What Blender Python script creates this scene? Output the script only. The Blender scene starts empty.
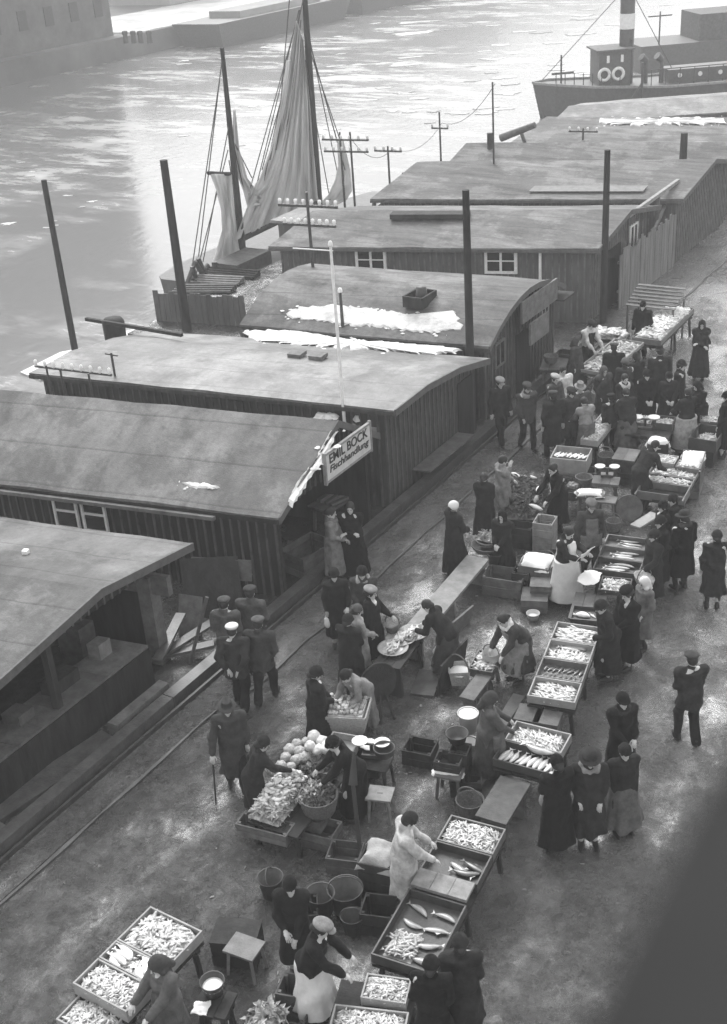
import bpy, math, random
import numpy as np
from mathutils import Vector, Matrix

random.seed(7); RNG = np.random.default_rng(11)
SC = bpy.context.scene
COL = SC.collection
R_ = math.radians

# ------------------------------------------------------------------ camera model
PW, PH = 727, 1024
CX, CY = 363.5, 512.0
CAM_H = 13.0
_v1 = np.array([857.0, -702.0]); _nd = np.array([173.0, 2348.0])
FPX = math.sqrt(-float(_v1 @ _nd))
_d1 = np.array([_v1[0], _v1[1], FPX]); _d1 /= np.linalg.norm(_d1)
_up = -np.array([_nd[0], _nd[1], FPX]); _up /= np.linalg.norm(_up)
RW = np.stack([np.cross(_d1, _up), _d1, _up])      # world from camera (x right, y down, z forward)

def at(px, py, z=0.0):
    """the point at height z that the photograph shows at pixel (px, py)"""
    d = RW @ np.array([px - CX, py - CY, FPX])
    t = (z - CAM_H) / d[2]
    return Vector((d[0] * t, d[1] * t, z))

def at_plane(px, py, p0, n):
    d = Vector(RW @ np.array([px - CX, py - CY, FPX]))
    o = Vector((0, 0, CAM_H)); n = Vector(n)
    return o + d * ((Vector(p0) - o).dot(n) / d.dot(n))

def height_of(p, py):
    """height of a vertical thing whose foot is p and whose top shows at row py"""
    lo, hi = -5.0, 60.0
    for _ in range(50):
        m = (lo + hi) / 2
        c = RW.T @ np.array([p[0], p[1], m - CAM_H])
        if CY + FPX * c[1] / c[2] > py: lo = m
        else: hi = m
    return lo

cam_d = bpy.data.cameras.new('camera'); cam = bpy.data.objects.new('camera', cam_d); COL.objects.link(cam)
SC.camera = cam
rc = np.stack([RW @ [1, 0, 0], RW @ [0, -1, 0], RW @ [0, 0, -1]], axis=1)
m4 = Matrix([[*map(float, rc[i]), 0.0] for i in range(3)] + [[0, 0, 0, 1]])
cam.matrix_world = Matrix.Translation((0, 0, CAM_H)) @ m4
cam_d.sensor_fit = 'VERTICAL'; cam_d.sensor_height = 36.0; cam_d.sensor_width = 36.0
cam_d.lens = FPX / PH * 36.0
cam_d.clip_start = 0.05; cam_d.clip_end = 2000
cam_d.dof.use_dof = True; cam_d.dof.focus_distance = 27.0; cam_d.dof.aperture_fstop = 3.2

# ------------------------------------------------------------------ materials
MATS = {}
def mat(name, v, rough=0.8, var=0.25, scale=6.0, bump=0.0, bscale=40.0, objvar=0.0, spec=0.4, stretch=None, dark=None, coord='Object', metallic=0.0):
    """grey procedural material: base value v varied by noise; objvar = per object spread"""
    if name in MATS: return MATS[name]
    m = bpy.data.materials.new(name); m.use_nodes = True
    nt = m.node_tree; N = nt.nodes; L = nt.links
    b = N['Principled BSDF']
    b.inputs['Roughness'].default_value = rough
    b.inputs['Metallic'].default_value = metallic
    b.inputs['Specular IOR Level'].default_value = spec
    tc = N.new('ShaderNodeTexCoord'); mp = N.new('ShaderNodeMapping')
    L.new(tc.outputs[coord], mp.inputs['Vector'])
    if stretch: mp.inputs['Scale'].default_value = stretch
    nz = N.new('ShaderNodeTexNoise'); nz.inputs['Scale'].default_value = scale; nz.inputs['Detail'].default_value = 8
    nz.inputs['Roughness'].default_value = 0.65
    L.new(mp.outputs[0], nz.inputs['Vector'])
    cr = N.new('ShaderNodeValToRGB')
    lo, hi = v * (1 - var), v * (1 + var)
    cr.color_ramp.elements[0].position = 0.3; cr.color_ramp.elements[0].color = (lo, lo, lo, 1)
    cr.color_ramp.elements[1].position = 0.72; cr.color_ramp.elements[1].color = (hi, hi, hi, 1)
    L.new(nz.outputs['Fac'], cr.inputs['Fac'])
    out = cr.outputs['Color']
    if objvar:
        oi = N.new('ShaderNodeObjectInfo'); mr = N.new('ShaderNodeMapRange')
        mr.inputs['To Min'].default_value = 1 - objvar; mr.inputs['To Max'].default_value = 1 + objvar
        L.new(oi.outputs['Random'], mr.inputs['Value'])
        mx = N.new('ShaderNodeVectorMath'); mx.operation = 'SCALE'
        L.new(out, mx.inputs[0]); L.new(mr.outputs['Result'], mx.inputs['Scale']); out = mx.outputs[0]
    L.new(out, b.inputs['Base Color'])
    if bump:
        n2 = N.new('ShaderNodeTexNoise'); n2.inputs['Scale'].default_value = bscale; n2.inputs['Detail'].default_value = 6
        L.new(mp.outputs[0], n2.inputs['Vector'])
        bp = N.new('ShaderNodeBump'); bp.inputs['Strength'].default_value = bump; bp.inputs['Distance'].default_value = 0.02
        L.new(n2.outputs['Fac'], bp.inputs['Height']); L.new(bp.outputs['Normal'], b.inputs['Normal'])
    MATS[name] = m
    return m

# ------------------------------------------------------------------ mesh builder
class MB:
    def __init__(self): self.v = []; self.f = []; self.sm = []
    def add(self, vs, fs, smooth=False):
        o = len(self.v); self.v += [tuple(x) for x in vs]
        for f in fs: self.f.append([i + o for i in f]); self.sm.append(smooth)
    def box(self, c, s, rz=0.0, M=None):
        hx, hy, hz = s[0] / 2, s[1] / 2, s[2] / 2
        vs = [Vector((x, y, z)) for z in (-hz, hz) for y in (-hy, hy) for x in (-hx, hx)]
        rot = M if M is not None else Matrix.Rotation(rz, 3, 'Z')
        vs = [rot @ v + Vector(c) for v in vs]
        self.add(vs, [(0, 2, 3, 1), (4, 5, 7, 6), (0, 1, 5, 4), (1, 3, 7, 5), (3, 2, 6, 7), (2, 0, 4, 6)])
        return self
    def beam(self, p0, p1, w, h, upv=(0, 0, 1)):
        p0, p1 = Vector(p0), Vector(p1); d = p1 - p0; l = d.length
        y = d.normalized(); x = y.cross(Vector(upv))
        if x.length < 1e-4: x = y.cross(Vector((0, 1, 0)))
        x.normalize(); z = x.cross(y)
        M = Matrix((x, y, z)).transposed()
        return self.box((p0 + p1) / 2, (w, l, h), M=M)
    def tube(self, p0, p1, r0, r1=None, n=8, caps=True):
        r1 = r0 if r1 is None else r1
        p0, p1 = Vector(p0), Vector(p1); y = (p1 - p0).normalized()
        x = y.orthogonal().normalized(); z = y.cross(x)
        vs = []
        for p, r in ((p0, r0), (p1, r1)):
            for k in range(n):
                a = 2 * math.pi * k / n; vs.append(p + x * (r * math.cos(a)) + z * (r * math.sin(a)))
        self.add(vs, [(k, (k + 1) % n, n + (k + 1) % n, n + k) for k in range(n)], True)
        if caps: self.add(vs, [tuple(range(n - 1, -1, -1)), tuple(range(n, 2 * n))])
        return self
    def path(self, pts, r, n=6):
        for a, b in zip(pts[:-1], pts[1:]): self.tube(a, b, r, r, n)
        return self
    def lathe(self, prof, c=(0, 0, 0), n=20, sx=1.0, sy=1.0, smooth=True):
        """prof: list of (radius, z)"""
        vs = []
        for r, z in prof:
            for k in range(n):
                a = 2 * math.pi * k / n; vs.append((c[0] + r * sx * math.cos(a), c[1] + r * sy * math.sin(a), c[2] + z))
        fs = []
        for i in range(len(prof) - 1):
            for k in range(n):
                fs.append((i * n + k, i * n + (k + 1) % n, (i + 1) * n + (k + 1) % n, (i + 1) * n + k))
        self.add(vs, fs, smooth)
        return self
    def prism(self, poly, ext):
        """closed prism: polygon of 3D points pushed along ext"""
        n = len(poly); e = Vector(ext); a = [Vector(p) for p in poly]
        vs = a + [p + e for p in a]
        self.add(vs, [tuple(range(n)), tuple(range(2 * n - 1, n - 1, -1))] + [(i, n + i, n + (i + 1) % n, (i + 1) % n) for i in range(n)])
        return self
    def slab(self, top, t):
        """closed slab under a grid of 3D points (list of rows)"""
        r, c = len(top), len(top[0])
        vs = [Vector(p) for row in top for p in row]; n = len(vs)
        vs += [v - Vector((0, 0, t)) for v in vs]
        fs = []
        for i in range(r - 1):
            for j in range(c - 1):
                a = i * c + j; q = (a, a + 1, a + c + 1, a + c)
                fs.append(q); fs.append(tuple(n + k for k in reversed(q)))
        ring = [j for j in range(c)] + [i * c + c - 1 for i in range(1, r)] + [(r - 1) * c + j for j in range(c - 2, -1, -1)] + [i * c for i in range(r - 2, 0, -1)]
        for k in range(len(ring)):
            a, b = ring[k], ring[(k + 1) % len(ring)]; fs.append((a, n + a, n + b, b))
        self.add(vs, fs)
        return self
    def build(self, name, m, parent=None, origin=None, recalc=True):
        me = bpy.data.meshes.new(name)
        o = Vector(origin) if origin is not None else (Vector(parent.get('_o', (0, 0, 0))) if (parent is not None and parent.get('_w')) else Vector((0, 0, 0)))
        me.from_pydata([tuple(Vector(v) - o) for v in self.v], [], self.f)
        me.polygons.foreach_set('use_smooth', self.sm)
        if recalc:
            import bmesh
            bm = bmesh.new(); bm.from_mesh(me); bmesh.ops.recalc_face_normals(bm, faces=bm.faces); bm.to_mesh(me); bm.free()
        me.materials.append(m)
        ob = bpy.data.objects.new(name, me); COL.objects.link(ob)
        if parent is not None: ob.parent = parent
        elif origin is not None: ob.location = o
        return ob

def tag(o, label=None, cat=None, group=None, kind=None):
    if label: o['label'] = label
    if cat: o['category'] = cat
    if group: o['group'] = group
    if kind: o['kind'] = kind
    return o

def thing(name, label, cat, loc=(0, 0, 0), rz=0.0, group=None):
    """Empty at a thing's base; parts are built in its local frame"""
    o = bpy.data.objects.new(name, None); COL.objects.link(o)
    o.empty_display_size = 0.1; o.location = loc; o.rotation_euler = (0, 0, rz)
    return tag(o, label, cat, group)

def wthing(name, label, cat, loc=(0, 0, 0), group=None):
    """Empty whose parts are built from world coordinates (no rotation)"""
    o = thing(name, label, cat, loc, 0.0, group); o['_w'] = 1; o['_o'] = tuple(loc)
    return o

def copy_tree(o, parent=None):
    c = o.copy(); COL.objects.link(c)
    if parent is not None: c.parent = parent
    for ch in list(o.children): copy_tree(ch, c)
    return c

# ------------------------------------------------------------------ signed distance modelling (people, cloth)
class Vol:
    def __init__(self, lo, hi, h):
        self.h = h; self.lo = np.array(lo, float)
        self.n = np.maximum(np.ceil((np.array(hi) - self.lo) / h).astype(int) + 1, 4)
        self.D = np.full(tuple(self.n), 0.6, np.float32)
        self.ax = [self.lo[i] + h * np.arange(self.n[i]) for i in range(3)]
    def win(self, lo, hi):
        s = []
        for i in range(3):
            a = int(max(0, math.floor((lo[i] - self.lo[i]) / self.h))); b = int(min(self.n[i], math.ceil((hi[i] - self.lo[i]) / self.h) + 1))
            if b <= a: return None, None
            s.append(slice(a, b))
        g = np.meshgrid(self.ax[0][s[0]], self.ax[1][s[1]], self.ax[2][s[2]], indexing='ij')
        return tuple(s), g
    def put(self, s, d, k, sub=False):
        A = self.D[s]
        if sub:
            d = -d
            if k > 0:
                h = np.clip(0.5 - 0.5 * (A - d) / k, 0, 1); self.D[s] = A + (d - A) * h + k * h * (1 - h)
            else: self.D[s] = np.maximum(A, d)
        elif k > 0:
            h = np.clip(0.5 + 0.5 * (A - d) / k, 0, 1); self.D[s] = A + (d - A) * h - k * h * (1 - h)
        else: self.D[s] = np.minimum(A, d)
    def cap(self, a, b, ra, rb=None, k=0.03, m=0.0):
        rb = ra if rb is None else rb
        a = np.array(a, float); b = np.array(b, float); r = max(ra, rb) + k + 3 * self.h + m
        s, g = self.win(np.minimum(a, b) - r, np.maximum(a, b) + r)
        if s is None: return
        ab = b - a; q = [g[i] - a[i] for i in range(3)]
        t = np.clip((q[0] * ab[0] + q[1] * ab[1] + q[2] * ab[2]) / max(ab @ ab, 1e-9), 0, 1)
        d = np.sqrt(sum((q[i] - t * ab[i]) ** 2 for i in range(3))) - (ra + (rb - ra) * t)
        self.put(s, d, k)
    def ell(self, c, r, M=None, k=0.03, sub=False):
        """ellipsoid; M columns are its axes"""
        c = np.array(c, float); r = np.array(r, float); R = max(r) + k + 3 * self.h
        s, g = self.win(c - R, c + R)
        if s is None: return
        q = [g[i] - c[i] for i in range(3)]
        if M is not None: q = [sum(M[j][i] * q[j] for j in range(3)) for i in range(3)]
        k0 = np.sqrt(sum((q[i] / r[i]) ** 2 for i in range(3))); k1 = np.sqrt(sum((q[i] / r[i] ** 2) ** 2 for i in range(3))) + 1e-6
        self.put(s, k0 * (k0 - 1) / k1, k, sub)
    def econe(self, a, b, ra, rb, xdir=(1, 0, 0), k=0.03, folds=None):
        """elliptical cone from a to b; ra, rb = (rx, ry)"""
        a = np.array(a, float); b = np.array(b, float); ab = b - a; l = np.linalg.norm(ab); z = ab / l
        x = np.array(xdir, float); x -= z * (x @ z); x /= np.linalg.norm(x); y = np.cross(z, x)
        R = max(*ra, *rb) * 1.2 + k + 3 * self.h
        s, g = self.win(np.minimum(a, b) - R, np.maximum(a, b) + R)
        if s is None: return
        q = [g[i] - a[i] for i in range(3)]
        t = sum(q[i] * z[i] for i in range(3)); X = sum(q[i] * x[i] for i in range(3)); Y = sum(q[i] * y[i] for i in range(3))
        tt = np.clip(t / l, 0, 1)
        rx = ra[0] + (rb[0] - ra[0]) * tt; ry = ra[1] + (rb[1] - ra[1]) * tt
        w = np.sqrt((X / rx) ** 2 + (Y / ry) ** 2)
        if folds:
            n, amp, ph = folds; th = np.arctan2(Y / ry, X / rx)
            w = w + amp * (1 - tt) * (np.sin(n * th + ph + 1.5 * tt) + 0.6 * np.sin((n + 3) * th - 2 * ph))
        d = np.maximum((w - 1) * np.minimum(rx, ry), np.maximum(-t, t - l))
        self.put(s, d, k)
    def mesh(self, name):
        D = self.D.copy(); h = self.h
        for i in range(3):   # closed at the border of the grid
            sl = [slice(None)] * 3; sl[i] = 0; D[tuple(sl)] = np.maximum(D[tuple(sl)], 0.01); sl[i] = -1; D[tuple(sl)] = np.maximum(D[tuple(sl)], 0.01)
        S = D < 0
        n0, n1, n2 = D.shape
        C = [(i, j, k) for i in (0, 1) for j in (0, 1) for k in (0, 1)]
        def sub(A, c): return A[c[0]:n0 - 1 + c[0], c[1]:n1 - 1 + c[1], c[2]:n2 - 1 + c[2]]
        cnt = sum(sub(S, c).astype(np.int8) for c in C)
        act = (cnt > 0) & (cnt < 8); ids = np.argwhere(act)
        idx = -np.ones(act.shape, np.int64); idx[act] = np.arange(len(ids))
        acc = np.zeros((len(ids), 3)); num = np.zeros(len(ids))
        for a in C:
            for ax in range(3):
                if a[ax]: continue
                b = list(a); b[ax] = 1
                da = D[ids[:, 0] + a[0], ids[:, 1] + a[1], ids[:, 2] + a[2]]; db = D[ids[:, 0] + b[0], ids[:, 1] + b[1], ids[:, 2] + b[2]]
                cr = (da < 0) != (db < 0); t = np.where(cr, da / np.where(da == db, 1, da - db), 0)
                P = np.tile(np.array(a, float), (len(ids), 1)); P[:, ax] += t
                acc[cr] += P[cr]; num[cr] += 1
        V = self.lo + h * (ids + acc / np.maximum(num, 1)[:, None])
        F = []
        for ax in range(3):
            u, v = (ax + 1) % 3, (ax + 2) % 3
            sa = [slice(0, n) for n in D.shape]; sb = [slice(0, n) for n in D.shape]
            sa[ax] = slice(0, D.shape[ax] - 1); sb[ax] = slice(1, D.shape[ax])
            A, B = S[tuple(sa)], S[tuple(sb)]
            for e, flip in ((A & ~B, False), (~A & B, True)):
                q = np.argwhere(e); q = q[(q[:, u] > 0) & (q[:, v] > 0) & (q[:, u] < D.shape[u] - 1) & (q[:, v] < D.shape[v] - 1)]
                if not len(q): continue
                def cell(du, dv):
                    c = q.copy(); c[:, u] += du; c[:, v] += dv; return idx[c[:, 0], c[:, 1], c[:, 2]]
                quad = np.stack([cell(-1, -1), cell(0, -1), cell(0, 0), cell(-1, 0)], 1)
                F.append(quad[:, ::-1] if flip else quad)
        F = np.concatenate(F)
        return V, F

def np_mesh(name, V, F, m, extra=None):
    """smooth mesh from arrays; extra = MB appended to it"""
    me = bpy.data.meshes.new(name)
    V = np.asarray(V, np.float32); F = np.asarray(F, np.int64)
    nv, nf = len(V), len(F)
    ev = np.array(extra.v, np.float32).reshape(-1, 3) if extra and extra.v else np.zeros((0, 3), np.float32)
    ef = extra.f if extra else []
    me.vertices.add(nv + len(ev)); me.vertices.foreach_set('co', np.concatenate([V, ev]).ravel())
    loops = np.concatenate([F.ravel()] + [np.array(f) + nv for f in ef]) if len(ef) else F.ravel()
    tot = np.concatenate([np.full(nf, 4), np.array([len(f) for f in ef], int)]) if len(ef) else np.full(nf, 4)
    me.loops.add(len(loops)); me.loops.foreach_set('vertex_index', loops.astype(np.int32))
    me.polygons.add(len(tot)); st = np.concatenate([[0], np.cumsum(tot)[:-1]])
    me.polygons.foreach_set('loop_start', st.astype(np.int32)); me.polygons.foreach_set('loop_total', tot.astype(np.int32))
    me.polygons.foreach_set('use_smooth', np.ones(len(tot), bool))
    me.update(calc_edges=True); me.validate()
    me.materials.append(m)
    return me

def link(name, me, parent=None, loc=None):
    o = bpy.data.objects.new(name, me); COL.objects.link(o)
    if parent is not None: o.parent = parent
    if loc is not None: o.location = loc
    return o
# ------------------------------------------------------------------ setting: ground, river, sky
def ground_mat(name='wet_paving', gain=1.0):
    m = bpy.data.materials.new(name); m.use_nodes = True
    nt = m.node_tree; N = nt.nodes; L = nt.links; b = N['Principled BSDF']
    tc = N.new('ShaderNodeTexCoord')
    def noise(scale, det=8, rough=0.6, stretch=None):
        mp = N.new('ShaderNodeMapping'); L.new(tc.outputs['Object'], mp.inputs['Vector'])
        if stretch: mp.inputs['Scale'].default_value = stretch
        n = N.new('ShaderNodeTexNoise'); n.inputs['Scale'].default_value = scale; n.inputs['Detail'].default_value = det
        n.inputs['Roughness'].default_value = rough; L.new(mp.outputs[0], n.inputs['Vector']); return n.outputs['Fac']
    def ramp(f, p0, v0, p1, v1):
        r = N.new('ShaderNodeMapRange'); r.inputs['From Min'].default_value = p0; r.inputs['From Max'].default_value = p1
        r.inputs['To Min'].default_value = v0; r.inputs['To Max'].default_value = v1; L.new(f, r.inputs['Value']); return r.outputs['Result']
    def math_(op, a, bb):
        r = N.new('ShaderNodeMath'); r.operation = op
        for i, x in enumerate((a, bb)):
            if isinstance(x, (int, float)): r.inputs[i].default_value = x
            else: L.new(x, r.inputs[i])
        return r.outputs[0]
    big = noise(0.35, 6); mid = noise(1.6, 8, .7); fine = noise(7, 9, .8)
    vo = N.new('ShaderNodeTexVoronoi'); vo.feature = 'DISTANCE_TO_EDGE'; vo.inputs['Scale'].default_value = 7.5
    wv = N.new('ShaderNodeTexNoise'); wv.inputs['Scale'].default_value = 3.0; wv.inputs['Detail'].default_value = 3; L.new(tc.outputs['Object'], wv.inputs['Vector'])
    wm = N.new('ShaderNodeVectorMath'); wm.operation = 'MULTIPLY_ADD'; wm.inputs[1].default_value = (.3, .3, .3); L.new(wv.outputs['Color'], wm.inputs[0]); L.new(tc.outputs['Object'], wm.inputs[2]); L.new(wm.outputs[0], vo.inputs['Vector'])
    joint = ramp(vo.outputs['Distance'], 0.0, 0.0, 0.22, 1.0)
    base = math_('MULTIPLY', ramp(mid, 0.3, 0.02 * gain, 0.75, 0.066 * gain), ramp(fine, 0.36, 0.3, 0.66, 2.0))
    base = math_('MULTIPLY', base, ramp(joint, 0, 0.8, 1, 1.04))
    slush = math_('MULTIPLY', ramp(noise(2.3, 10, .75), 0.585, 0.0, 0.66, 1.0), ramp(noise(14, 6, .7), 0.45, 0.15, 0.6, 1.0))
    slush = math_('MULTIPLY', slush, ramp(big, 0.42, 0.0, 0.6, 1.0))
    base = math_('ADD', base, math_('MULTIPLY', slush, 0.2))
    cc = N.new('ShaderNodeCombineColor')
    for i in range(3): L.new(base, cc.inputs[i])
    L.new(cc.outputs[0], b.inputs['Base Color'])
    pud = ramp(noise(0.62, 9, .74, (1, .6, 1)), 0.43, 0.0, 0.6, 1.0); wet = noise(2.6, 8, .7)
    inv = math_('SUBTRACT', 1.0, pud)
    rg = math_('ADD', ramp(wet, 0.36, 0.12, 0.64, 0.4), math_('MULTIPLY', slush, 0.15))
    L.new(math_('ADD', math_('MULTIPLY', rg, inv), math_('MULTIPLY', pud, math_('MULTIPLY', rg, .46))), b.inputs['Roughness'])
    b.inputs['Specular IOR Level'].default_value = 0.9; L.new(math_('ADD', .5, math_('MULTIPLY', pud, .5)), b.inputs['Coat Weight']); b.inputs['Coat Roughness'].default_value = .09; b.inputs['Coat IOR'].default_value = 1.5
    bp = N.new('ShaderNodeBump'); bp.inputs['Distance'].default_value = 0.045
    L.new(math_('ADD', .3, math_('MULTIPLY', inv, .7)), bp.inputs['Strength'])
    hgt = math_('ADD', math_('MULTIPLY', joint, 0.2), math_('ADD', math_('MULTIPLY', fine, 1.5), math_('MULTIPLY', noise(3.2, 8, .75), 2.2)))
    L.new(hgt, bp.inputs['Height']); L.new(bp.outputs['Normal'], b.inputs['Normal']); L.new(bp.outputs['Normal'], b.inputs['Coat Normal'])
    return m

LAND = MB()
outline = [(-25.6, -40), (-25.6, 28.6), (-27.6, 28.6), (-27.6, 53), (-25.6, 57), (-16, 67), (60, 90), (60, -40)]
LAND.prism([(x, y, 0.0) for x, y in reversed(outline)], (0, 0, -4.0))
tag(LAND.build('quay_ground', ground_mat()), kind='structure')

def water_mat():
    m = bpy.data.materials.new('river_water'); m.use_nodes = True
    nt = m.node_tree; N = nt.nodes; L = nt.links; b = N['Principled BSDF']
    b.inputs['Base Color'].default_value = (.09, .09, .09, 1); b.inputs['Roughness'].default_value = 0.1
    b.inputs['IOR'].default_value = 1.33; b.inputs['Specular IOR Level'].default_value = 0.38
    tc = N.new('ShaderNodeTexCoord'); mp = N.new('ShaderNodeMapping'); mp.inputs['Scale'].default_value = (1.0, 0.45, 1)
    mp.inputs['Rotation'].default_value = (0, 0, 0.6)
    L.new(tc.outputs['Object'], mp.inputs['Vector'])
    n = N.new('ShaderNodeTexNoise'); n.inputs['Scale'].default_value = 2.2; n.inputs['Detail'].default_value = 5
    L.new(mp.outputs[0], n.inputs['Vector'])
    n2 = N.new('ShaderNodeTexNoise'); n2.inputs['Scale'].default_value = 0.09; n2.inputs['Detail'].default_value = 3
    L.new(tc.outputs['Object'], n2.inputs['Vector'])
    mr = N.new('ShaderNodeMapRange'); mr.inputs['From Min'].default_value = .42; mr.inputs['From Max'].default_value = .62
    mr.inputs['To Min'].default_value = 0.16; mr.inputs['To Max'].default_value = 0.5
    L.new(n2.outputs['Fac'], mr.inputs['Value'])
    def nz(sc, det, st):
        q = N.new('ShaderNodeMapping'); q.inputs['Scale'].default_value = st; q.inputs['Rotation'].default_value = (0, 0, .55); L.new(tc.outputs['Object'], q.inputs['Vector'])
        e = N.new('ShaderNodeTexNoise'); e.inputs['Scale'].default_value = sc; e.inputs['Detail'].default_value = det; e.inputs['Roughness'].default_value = .7; L.new(q.outputs[0], e.inputs['Vector']); return e.outputs['Fac']
    def rp(f, a, x, c, y):
        e = N.new('ShaderNodeMapRange'); e.inputs['From Min'].default_value = a; e.inputs['From Max'].default_value = c; e.inputs['To Min'].default_value = x; e.inputs['To Max'].default_value = y; L.new(f, e.inputs['Value']); return e.outputs['Result']
    mu = N.new('ShaderNodeMath'); mu.operation = 'MULTIPLY'; L.new(rp(nz(.035, 5, (1, .5, 1)), .4, 0, .58, 1), mu.inputs[0]); L.new(rp(nz(.32, 8, (.5, 1.6, 1)), .48, 0, .62, 1), mu.inputs[1])
    cv = rp(mu.outputs[0], 0, .15, 1, .38); cc = N.new('ShaderNodeCombineColor')
    for i in range(3): L.new(cv, cc.inputs[i])
    L.new(cc.outputs[0], b.inputs['Base Color']); L.new(rp(mu.outputs[0], 0, .16, 1, .55), b.inputs['Roughness'])
    bp = N.new('ShaderNodeBump'); bp.inputs['Distance'].default_value = 0.05
    L.new(mr.outputs['Result'], bp.inputs['Strength']); L.new(n.outputs['Fac'], bp.inputs['Height']); L.new(bp.outputs['Normal'], b.inputs['Normal'])
    return m
w = MB(); w.add([(-700, -200, -1.6), (300, -200, -1.6), (300, 900, -1.6), (-700, 900, -1.6)], [(0, 1, 2, 3)])
tag(w.build('river_water', water_mat()), kind='structure')

STONE = mat('kerb_stone', 0.14, rough=.4, var=.35, scale=3, bump=.4, bscale=25)
sw = MB(); n = 60; rows = [[(-12.72, 3 + i * .95, .03 + random.uniform(-.008, .008)) for i in range(n)], [(-12.3, 3 + i * .95, .05 + random.uniform(-.01, .01)) for i in range(n)],
        [(-11.93 - (.22 if 3 + i * .95 < 14.2 else 0) + random.uniform(-.02, .02), 3 + i * .95, .045 + random.uniform(-.01, .01)) for i in range(n)]]
sw.slab(rows, .15)
tag(sw.build('sidewalk_strip', ground_mat('wet_sidewalk', 1.35)), kind='structure')
ke = MB(); xs_ = [(-11.93 - (.22 if 3 + i * .8 < 14.2 else 0) + random.uniform(-.012, .012), 3 + i * .8) for i in range(70)]
ke.slab([[(x, y, .048) for x, y in xs_], [(x + random.uniform(.02, .09), y, .04) for x, y in xs_]], .15)
tag(ke.build('sidewalk_kerb', mat('kerb_pale', 0.07, rough=.45, var=.85, scale=1.1, bump=.6)), kind='structure')

WOOD_D = mat('tarred_timber', 0.035, spec=.1, rough=.7, var=.5, scale=5, bump=.5, bscale=30, stretch=(1, 1, .25))
WOOD_M = mat('weathered_timber', 0.10, rough=.75, var=.45, scale=5, bump=.5, bscale=40, objvar=.25)
WOOD_L = mat('pale_boards', 0.2, rough=.7, var=.35, scale=6, bump=.4, bscale=40, objvar=.25)
WOOD_W = mat('wet_planks', 0.085, rough=.4, var=.45, scale=4, bump=.4, bscale=30, objvar=.3)
BOARD = mat('shed_boards', 0.06, spec=.1, rough=.8, var=.45, scale=4, bump=.4, bscale=30, stretch=(2, 2, .3))
BOARD_L = mat('shed_boards_pale', 0.10, rough=.85, var=.35, scale=3, bump=.4, bscale=30, stretch=(2, 2, .3))
BOARD_X = mat('shed_boards_black', 0.026, spec=.1, rough=.8, var=.5, scale=4, bump=.4, bscale=30, stretch=(2, 2, .3))
WHITE = mat('white_paint', 0.75, rough=.6, var=.15, scale=8)
METAL = mat('dark_iron', 0.05, rough=.5, var=.4, scale=10)
GLASS = mat('window_glass', 0.015, rough=.12, var=.1, spec=.6)
SNOW = mat('old_snow', 0.64, rough=.8, var=.3, scale=3.5, bump=.9, bscale=12)
ICE = mat('floe_ice', 0.42, rough=.6, var=.35, scale=2, bump=.5, objvar=.5)
PORC = mat('porcelain', 0.78, rough=.3, var=.05)

def roof_mat(name, v, streak, var=.32, rough=.55, seam=.95):
    m = bpy.data.materials.new(name); m.use_nodes = True
    nt = m.node_tree; N = nt.nodes; L = nt.links; b = N['Principled BSDF']
    tc = N.new('ShaderNodeTexCoord')
    def noise(scale, st=(1, 1, 1), rot=0.0, det=8, r=.65):
        mp = N.new('ShaderNodeMapping'); mp.inputs['Scale'].default_value = st; mp.inputs['Rotation'].default_value = (0, 0, rot)
        L.new(tc.outputs['Object'], mp.inputs['Vector'])
        n = N.new('ShaderNodeTexNoise'); n.inputs['Scale'].default_value = scale; n.inputs['Detail'].default_value = det; n.inputs['Roughness'].default_value = r
        L.new(mp.outputs[0], n.inputs['Vector']); return n.outputs['Fac']
    def ramp(f, p0, v0, p1, v1):
        r = N.new('ShaderNodeMapRange'); r.inputs['From Min'].default_value = p0; r.inputs['From Max'].default_value = p1
        r.inputs['To Min'].default_value = v0; r.inputs['To Max'].default_value = v1; L.new(f, r.inputs['Value']); return r.outputs['Result']
    def mul(a, bb, op='MULTIPLY'):
        r = N.new('ShaderNodeMath'); r.operation = op
        for i, x in enumerate((a, bb)):
            if isinstance(x, (int, float)): r.inputs[i].default_value = x
            else: L.new(x, r.inputs[i])
        return r.outputs[0]
    c = mul(ramp(noise(.7), .32, v * (1 - var), .7, v * (1 + var)), ramp(noise(streak[0], streak[1], streak[2]), .35, .72, .68, 1.3))
    c = mul(c, ramp(noise(9, det=9, r=.8), .3, .72, .7, 1.25)); c = mul(c, ramp(noise(.45, det=9, r=.7), .47, .68, .53, 1.06))
    st = N.new('ShaderNodeSeparateXYZ'); L.new(tc.outputs['Object'], st.inputs[0])
    sk_ = mul(mul(st.outputs['Y'], mul(st.outputs['X'], .19), 'SUBTRACT'), 1 / seam); wob = mul(mul(noise(1.5), .05), sk_, 'ADD')
    fr_ = N.new('ShaderNodeMath'); fr_.operation = 'FRACT'; L.new(wob, fr_.inputs[0])
    c = mul(c, ramp(fr_.outputs[0], 0.0, .5, .06, 1.0)); b.inputs['Specular IOR Level'].default_value = .3
    cc = N.new('ShaderNodeCombineColor')
    for i in range(3): L.new(c, cc.inputs[i])
    L.new(cc.outputs[0], b.inputs['Base Color'])
    L.new(ramp(noise(1.1), .35, rough - .08, .65, rough + .12), b.inputs['Roughness'])
    bp = N.new('ShaderNodeBump'); bp.inputs['Strength'].default_value = .35; bp.inputs['Distance'].default_value = .02
    L.new(mul(noise(5), noise(34, det=3), 'ADD'), bp.inputs['Height']); L.new(bp.outputs['Normal'], b.inputs['Normal'])
    return m

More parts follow.
